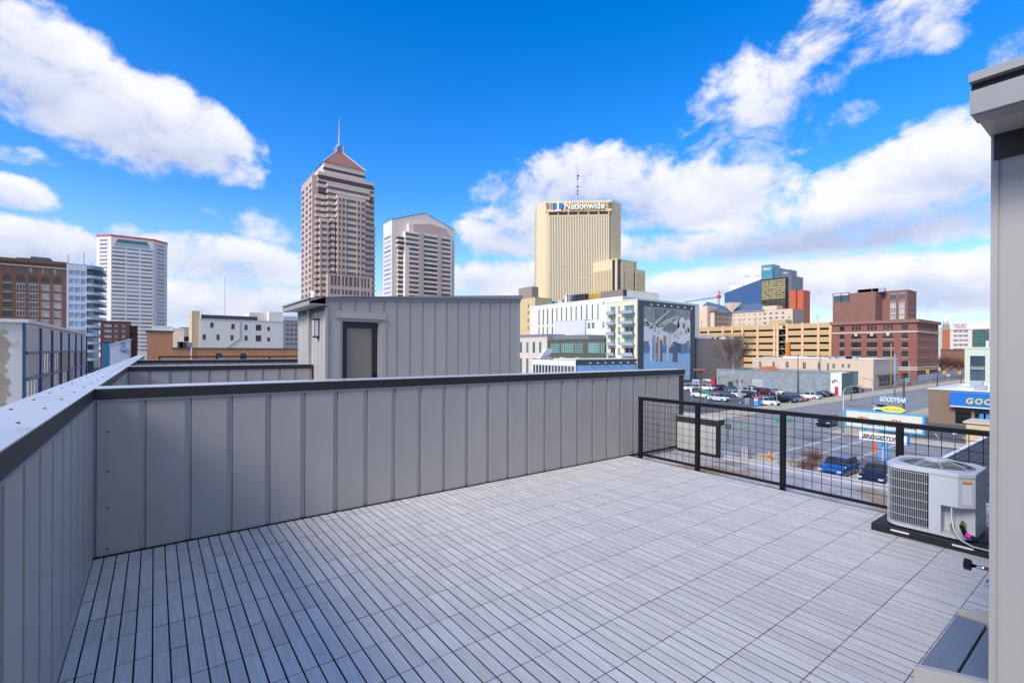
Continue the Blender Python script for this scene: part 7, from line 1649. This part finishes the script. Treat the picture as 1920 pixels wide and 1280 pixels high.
for (px, py, w, h, c, lab) in ((1613, 738, 1.2, 1.3, (.12, .12, .13), 'dark bin beside the sidewalk planter'), (1640, 726, .5, 1.0, (.3, .3, .3), 'grey bin at the beige building corner')):
    b = G(px, py); o = thing('street_bin', lab, 'bin', (b.x, b.y, .02)); MB().lathe([(w*.3, 0), (w*.36, h*.9), (w*.38, h), (0, h*1.05)], (b.x, b.y, .02), 10).build('body', mat('bin_%d' % px, c, .6), o)

# ================================================================== tyre shop signs
m_sbl = mat('sign_frame_blue', (.05, .34, .62), .45); m_scr = mat('sign_face_cream', (.66, .63, .50), .4, var=.05, vs_=2)
S1 = 54.0
def on_L(px, py, X): y = YX(px, X, py); return y, ZZ(px, py, X, y)
def lsign(root, pa, pya, pb_, pyb, X, dep, fm, cm, bw=.14):
    """sign box facing -X from pixel (pa,pya) top left to (pb_,pyb) bottom right"""
    ya, za = on_L(pa, pya, X); yb, zb = on_L(pb_, pyb, X)
    MB().box(X, X+dep, yb, ya, zb, za).build('cabinet', fm, root)
    MB().box(X-.012, X-.001, yb+bw, ya-bw, zb+bw, za-bw).build('sign_face', cm, root); return ya, yb, za, zb
big = thing('tyre_shop_sign', 'large cream and blue tyre shop sign on twin blue posts below the railing', 'sign', (S1, 14, 0))
ya, yb, za, zb = lsign(big, 1584, 766, 1733, 816, S1, .5, m_sbl, m_scr)
w_ = ya-yb; cy_ = (ya+yb)/2
lettering('COMPLETE AUTO CARE', .4, big, (S1-.02, yb+w_*.415, zb+.50), 'L', mat('letter_navy', (.02, .10, .30), .5), fit=(w_*.66, .26), ext=.004, bold=.01)
lettering('Tires Plus', 1, big, (S1-.02, yb+w_*.47, zb+(za-zb)*.50), 'L', mat('letter_red', (.62, .03, .04), .5), fit=(w_*.70, .50), ext=.004, bold=.02, shear=.3)
MB().prism([(ya-.25, zb+.62), (ya-2.3, zb+.44), (ya-2.3, zb+.62), (ya-.6, zb+.80)], 'x', S1-.03, S1-.013).build('swoosh', mat('swoosh_blue', (.02, .20, .60), .5), big)
bs_ = thing('tyre_brand_sign', 'white tyre brand sign under the large cream sign', 'sign', (S1, 13, 0))
ya2, yb2, za2, zb2 = lsign(bs_, 1611, 808, 1700, 834, S1+.05, .4, mat('sign_white_box', (.74, .73, .68), .5), mat('sign_white_face', (.78, .77, .72), .5), .03)
lettering('BRIDGESTONE', .5, bs_, (S1+.03, (ya2+yb2)/2, (za2+zb2)/2), 'L', m_fd, fit=((ya2-yb2)*.84, .40), ext=.004, bold=.02, shear=.3)
MB().prism([(ya2-.30, za2-.16), (ya2-.62, za2-.16), (ya2-.52, za2-.40)], 'x', S1+.02, S1+.036).build('red_flag', MATS['letter_red'], bs_)
MB().box(S1+.04, S1+.46, yb2-.12, yb2-.002, zb2-.05, za2+.02).build('side_panel', MATS['swoosh_blue'], bs_)
for p in (1650.5, 1661.5): y = YX(p, S1+.2, 850); MB().box(S1+.1, S1+.35, y-.11, y+.11, .02, zb2-.001).build('post', m_sbl, bs_)
for y in (yb2+.3, ya2-.4): MB().box(S1+.15, S1+.3, y-.08, y+.08, za2+.001, zb-.001).build('bracket', m_sbl, big)
y = YX(1656.5, S1+.2, 850); MB().box(S1+.12, S1+.2, y-.12, y+.12, zb2-1.9, zb2-.5).build('poster', mat('pink_poster', (.70, .30, .50), .5, var=.5, vs_=5), bs_)
y, z = on_L(1641, 840, S1+.3); o = thing('orange_flag', 'orange-red oval sign hanging by the blue posts', 'sign', (S1+.3, y, z-1)); MB().lathe([(0, 0), (.18, .0), (.18, .05), (0, .05)], (0, 0, 0), 14).xf(Matrix.Translation((S1+.3, y, z)) @ Matrix.Rotation(R(90), 4, 'Y') @ Matrix.Diagonal((2.6, 1, 1, 1))).build('panel', mat('flag_orange', (.75, .12, .04), .5), o); MB().cyl((S1+.3, y, z-.45), (S1+.3, y, .02), .03, n=5).build('post', m_gal, o)
S2 = 79.0
gsn = thing('tyre_shop_pylon', 'blue tyre shop sign with yellow oval on a dark pole', 'sign', (S2, 20, 0))
ya, yb, za, zb = lsign(gsn, 1646, 741.5, 1702.5, 756.5, S2, .35, mat('pylon_frame', (.10, .38, .66), .4), mat('pylon_blue', (.01, .13, .48), .4), .05)
lettering('GOODYEAR', .7, gsn, (S2-.02, (ya+yb)/2, (za+zb)/2), 'L', mat('letter_gold', (.86, .74, .36), .4), fit=((ya-yb)*.88, .62), ext=.004, bold=.02, shear=.25)
ya3, za3 = on_L(1652, 763, S2); yb3, zb3 = on_L(1693, 773, S2); MB().box(S2+.02, S2+.3, yb3, ya3, zb3, za3).build('lower_panel', MATS['pylon_blue'], gsn)
yo, zo = on_L(1674, 767.5, S2); MB().lathe([(0, 0), (.85, 0), (.85, .04), (0, .04)], (0, 0, 0), 22).xf(Matrix.Translation((S2-.03, yo, zo)) @ Matrix.Rotation(R(90), 4, 'Y') @ Matrix.Diagonal((.52, 1.55, 1, 1))).build('yellow_oval', mat('oval_yellow', (.82, .66, .02), .4), gsn)
lettering('TIRES & SERVICE', .3, gsn, (S2-.045, yo, zo), 'L', MATS['pylon_blue'], fit=(2.0, .26), ext=.003)
yp = YX(1694.5, S2+.2, 760); MB().cyl((S2+.2, yp, .02), (S2+.2, yp, za+2.2), .12, n=10).build('pole', m_brn, gsn)

# ================================================================== bare trees and shrubs
m_bark = mat('bare_bark', (.15, .115, .095), .9, var=.2, vs_=3); m_twig = mat('red_twig', (.16, .075, .055), .9, var=.3, vs_=4); m_twig2 = mat('grey_twig', (.19, .15, .125), .9)
def grow(b, tw_b, p, d, L, r, lev, rng, spread, upw, maxlev, kids):
    n = 3; pts = [p]
    for k in range(n):
        d = (d+Vector((rng.uniform(-1, 1), rng.uniform(-1, 1), rng.uniform(-.3, .6)))*.16+Vector((0, 0, upw))).normalized(); pts.append(pts[-1]+d*L/n)
    for k in range(n):
        r0, r1 = r*(1-.45*k/n), r*(1-.45*(k+1)/n); (b if lev < 2 else tw_b).cyl(pts[k], pts[k+1], r0, r1, n=6 if lev < 2 else 3, cap=False)
    if lev >= maxlev: return
    for k in range(kids):
        f = rng.uniform(.35, 1.0) if lev else rng.uniform(.55, 1.0)
        base = pts[0].lerp(pts[-1], f) if f > .98 else pts[min(n-1, int(f*n))].lerp(pts[min(n, int(f*n)+1)], f*n-int(f*n))
        a = rng.uniform(0, 6.28); ax = d.orthogonal().normalized(); ax.rotate(Matrix.Rotation(a, 3, d)); nd = (d+ax*spread*rng.uniform(.6, 1.25)).normalized()
        grow(b, tw_b, base, nd, L*rng.uniform(.6, .82), r*.55, lev+1, rng, spread, upw, maxlev, kids)
def bare_tree(label, x, y, H, rad, seed, group='bare trees', maxlev=5, kids=4, spread=.62, m=None, lean=(0, 0)):
    rng = random.Random(seed); o = thing('bare_tree', label, 'tree', (x, y, 0), 0, group); b, t = MB(), MB()
    tr = H*.22; b.cyl((x, y, .02), (x+lean[0], y+lean[1], tr), rad, rad*.8, n=8, cap=False)
    for k in range(6):
        a = k*1.05+rng.uniform(-.3, .3); grow(b, t, Vector((x+lean[0], y+lean[1], tr-.1)), Vector((math.cos(a)*.55, math.sin(a)*.55, 1)).normalized(), H*.30, rad*.6, 1, rng, spread, .05, maxlev, kids)
    b.build('trunk', m_bark, o); tag(t.build('crown', m or m_twig2, o), kind='stuff')
tx_ = 158.; ty_ = YX(1374, tx_); bare_tree('large bare tree behind the grey brick garage', tx_, ty_, 20.0, .36, 14, maxlev=5, kids=4, spread=.52, m=mat('brown_twig', (.13, .10, .08), .9))
for i, (px, X, H, s_, lab) in enumerate(((1768, 300., 13, 3, 'bare street tree beyond the red brick block, left of three'), (1783, 320., 12, 4, 'bare street tree beyond the red brick block, middle of three'), (1799, 290., 11, 5, 'bare street tree beyond the signals, right of three'))):
    bare_tree(lab, X, YX(px, X), H, .25, s_+20, maxlev=4, kids=5, spread=.8, m=m_twig)
dk = bthing('distant_brown_block', 'distant brown brick block behind the bare street trees', 420, YX(1785, 420)); MB().box(360, 390, YX(1812, 360), YX(1764, 360), .02, ZL(1790, 656.5, 360)).build('wall', brick('rust_brick', (.26, .10, .05), (.2, .08, .045), (.2, .13, .1)), dk); MB().box(359.8, 390, YX(1812, 360)-.2, YX(1764, 360)+.2, ZL(1790, 656.5, 360)+.01, ZL(1790, 656.5, 360)+.6).build('coping', m_roofd, dk)
for i in range(5): MB().box(359.9, 359.98, YX(1808, 360)+i*3.1, YX(1808, 360)+1.4+i*3.1, 3, 5.4).build('window', GD, dk)
def shrub(label, x, y, w, h, seed, m):
    rng = random.Random(seed); o = thing('leafless_shrub', label, 'shrub', (x, y, .02), 0, 'shrubs by the parking stalls'); t = MB()
    for k in range(34):
        a = rng.uniform(0, 6.28); rr = rng.uniform(0, .55); p = Vector((x+math.cos(a)*rr*w*.6, y+math.sin(a)*rr*w*.6, .02)); dd = Vector((math.cos(a)*rr*1.1, math.sin(a)*rr*1.1, 1)).normalized()
        grow(t, t, p, dd, h*rng.uniform(.35, .55), .022, 2, rng, .75, .02, 4, 4)
    tag(t.build('twigs', m, o), kind='stuff')
b = G(1505, 884); shrub('rust brown leafless shrub at the left of the blue cars', b.x, b.y, 2.6, 1.5, 3, m_twig)
b = G(1527, 876); shrub('taller bare shrub beside the rust brown one', b.x, b.y, 1.8, 2.3, 4, m_twig)
shrub('bare shrub just behind the bright blue car', 54.2, 17.9, 2.0, 1.6, 5, mat('tan_twig', (.28, .19, .12), .9)); shrub('reddish bare shrub behind the navy car by the sign posts', 54.0, 15.3, 2.4, 1.7, 6, m_twig)
b = G(1365, 832); tag(thing('parking_meter', 'dark parking meter post at the near kerb', 'parking meter', (b.x, b.y, .13)), None)
_pmt = bpy.data.objects['parking_meter']; MB().cyl((b.x, b.y, .13), (b.x, b.y, 1.9), .06, n=8).build('post', m_fd, _pmt); MB().box(b.x-.12, b.x+.12, b.y-.3, b.y+.3, 1.9, 2.5).build('head', mat('meter_green', (.05, .09, .07), .6), _pmt)
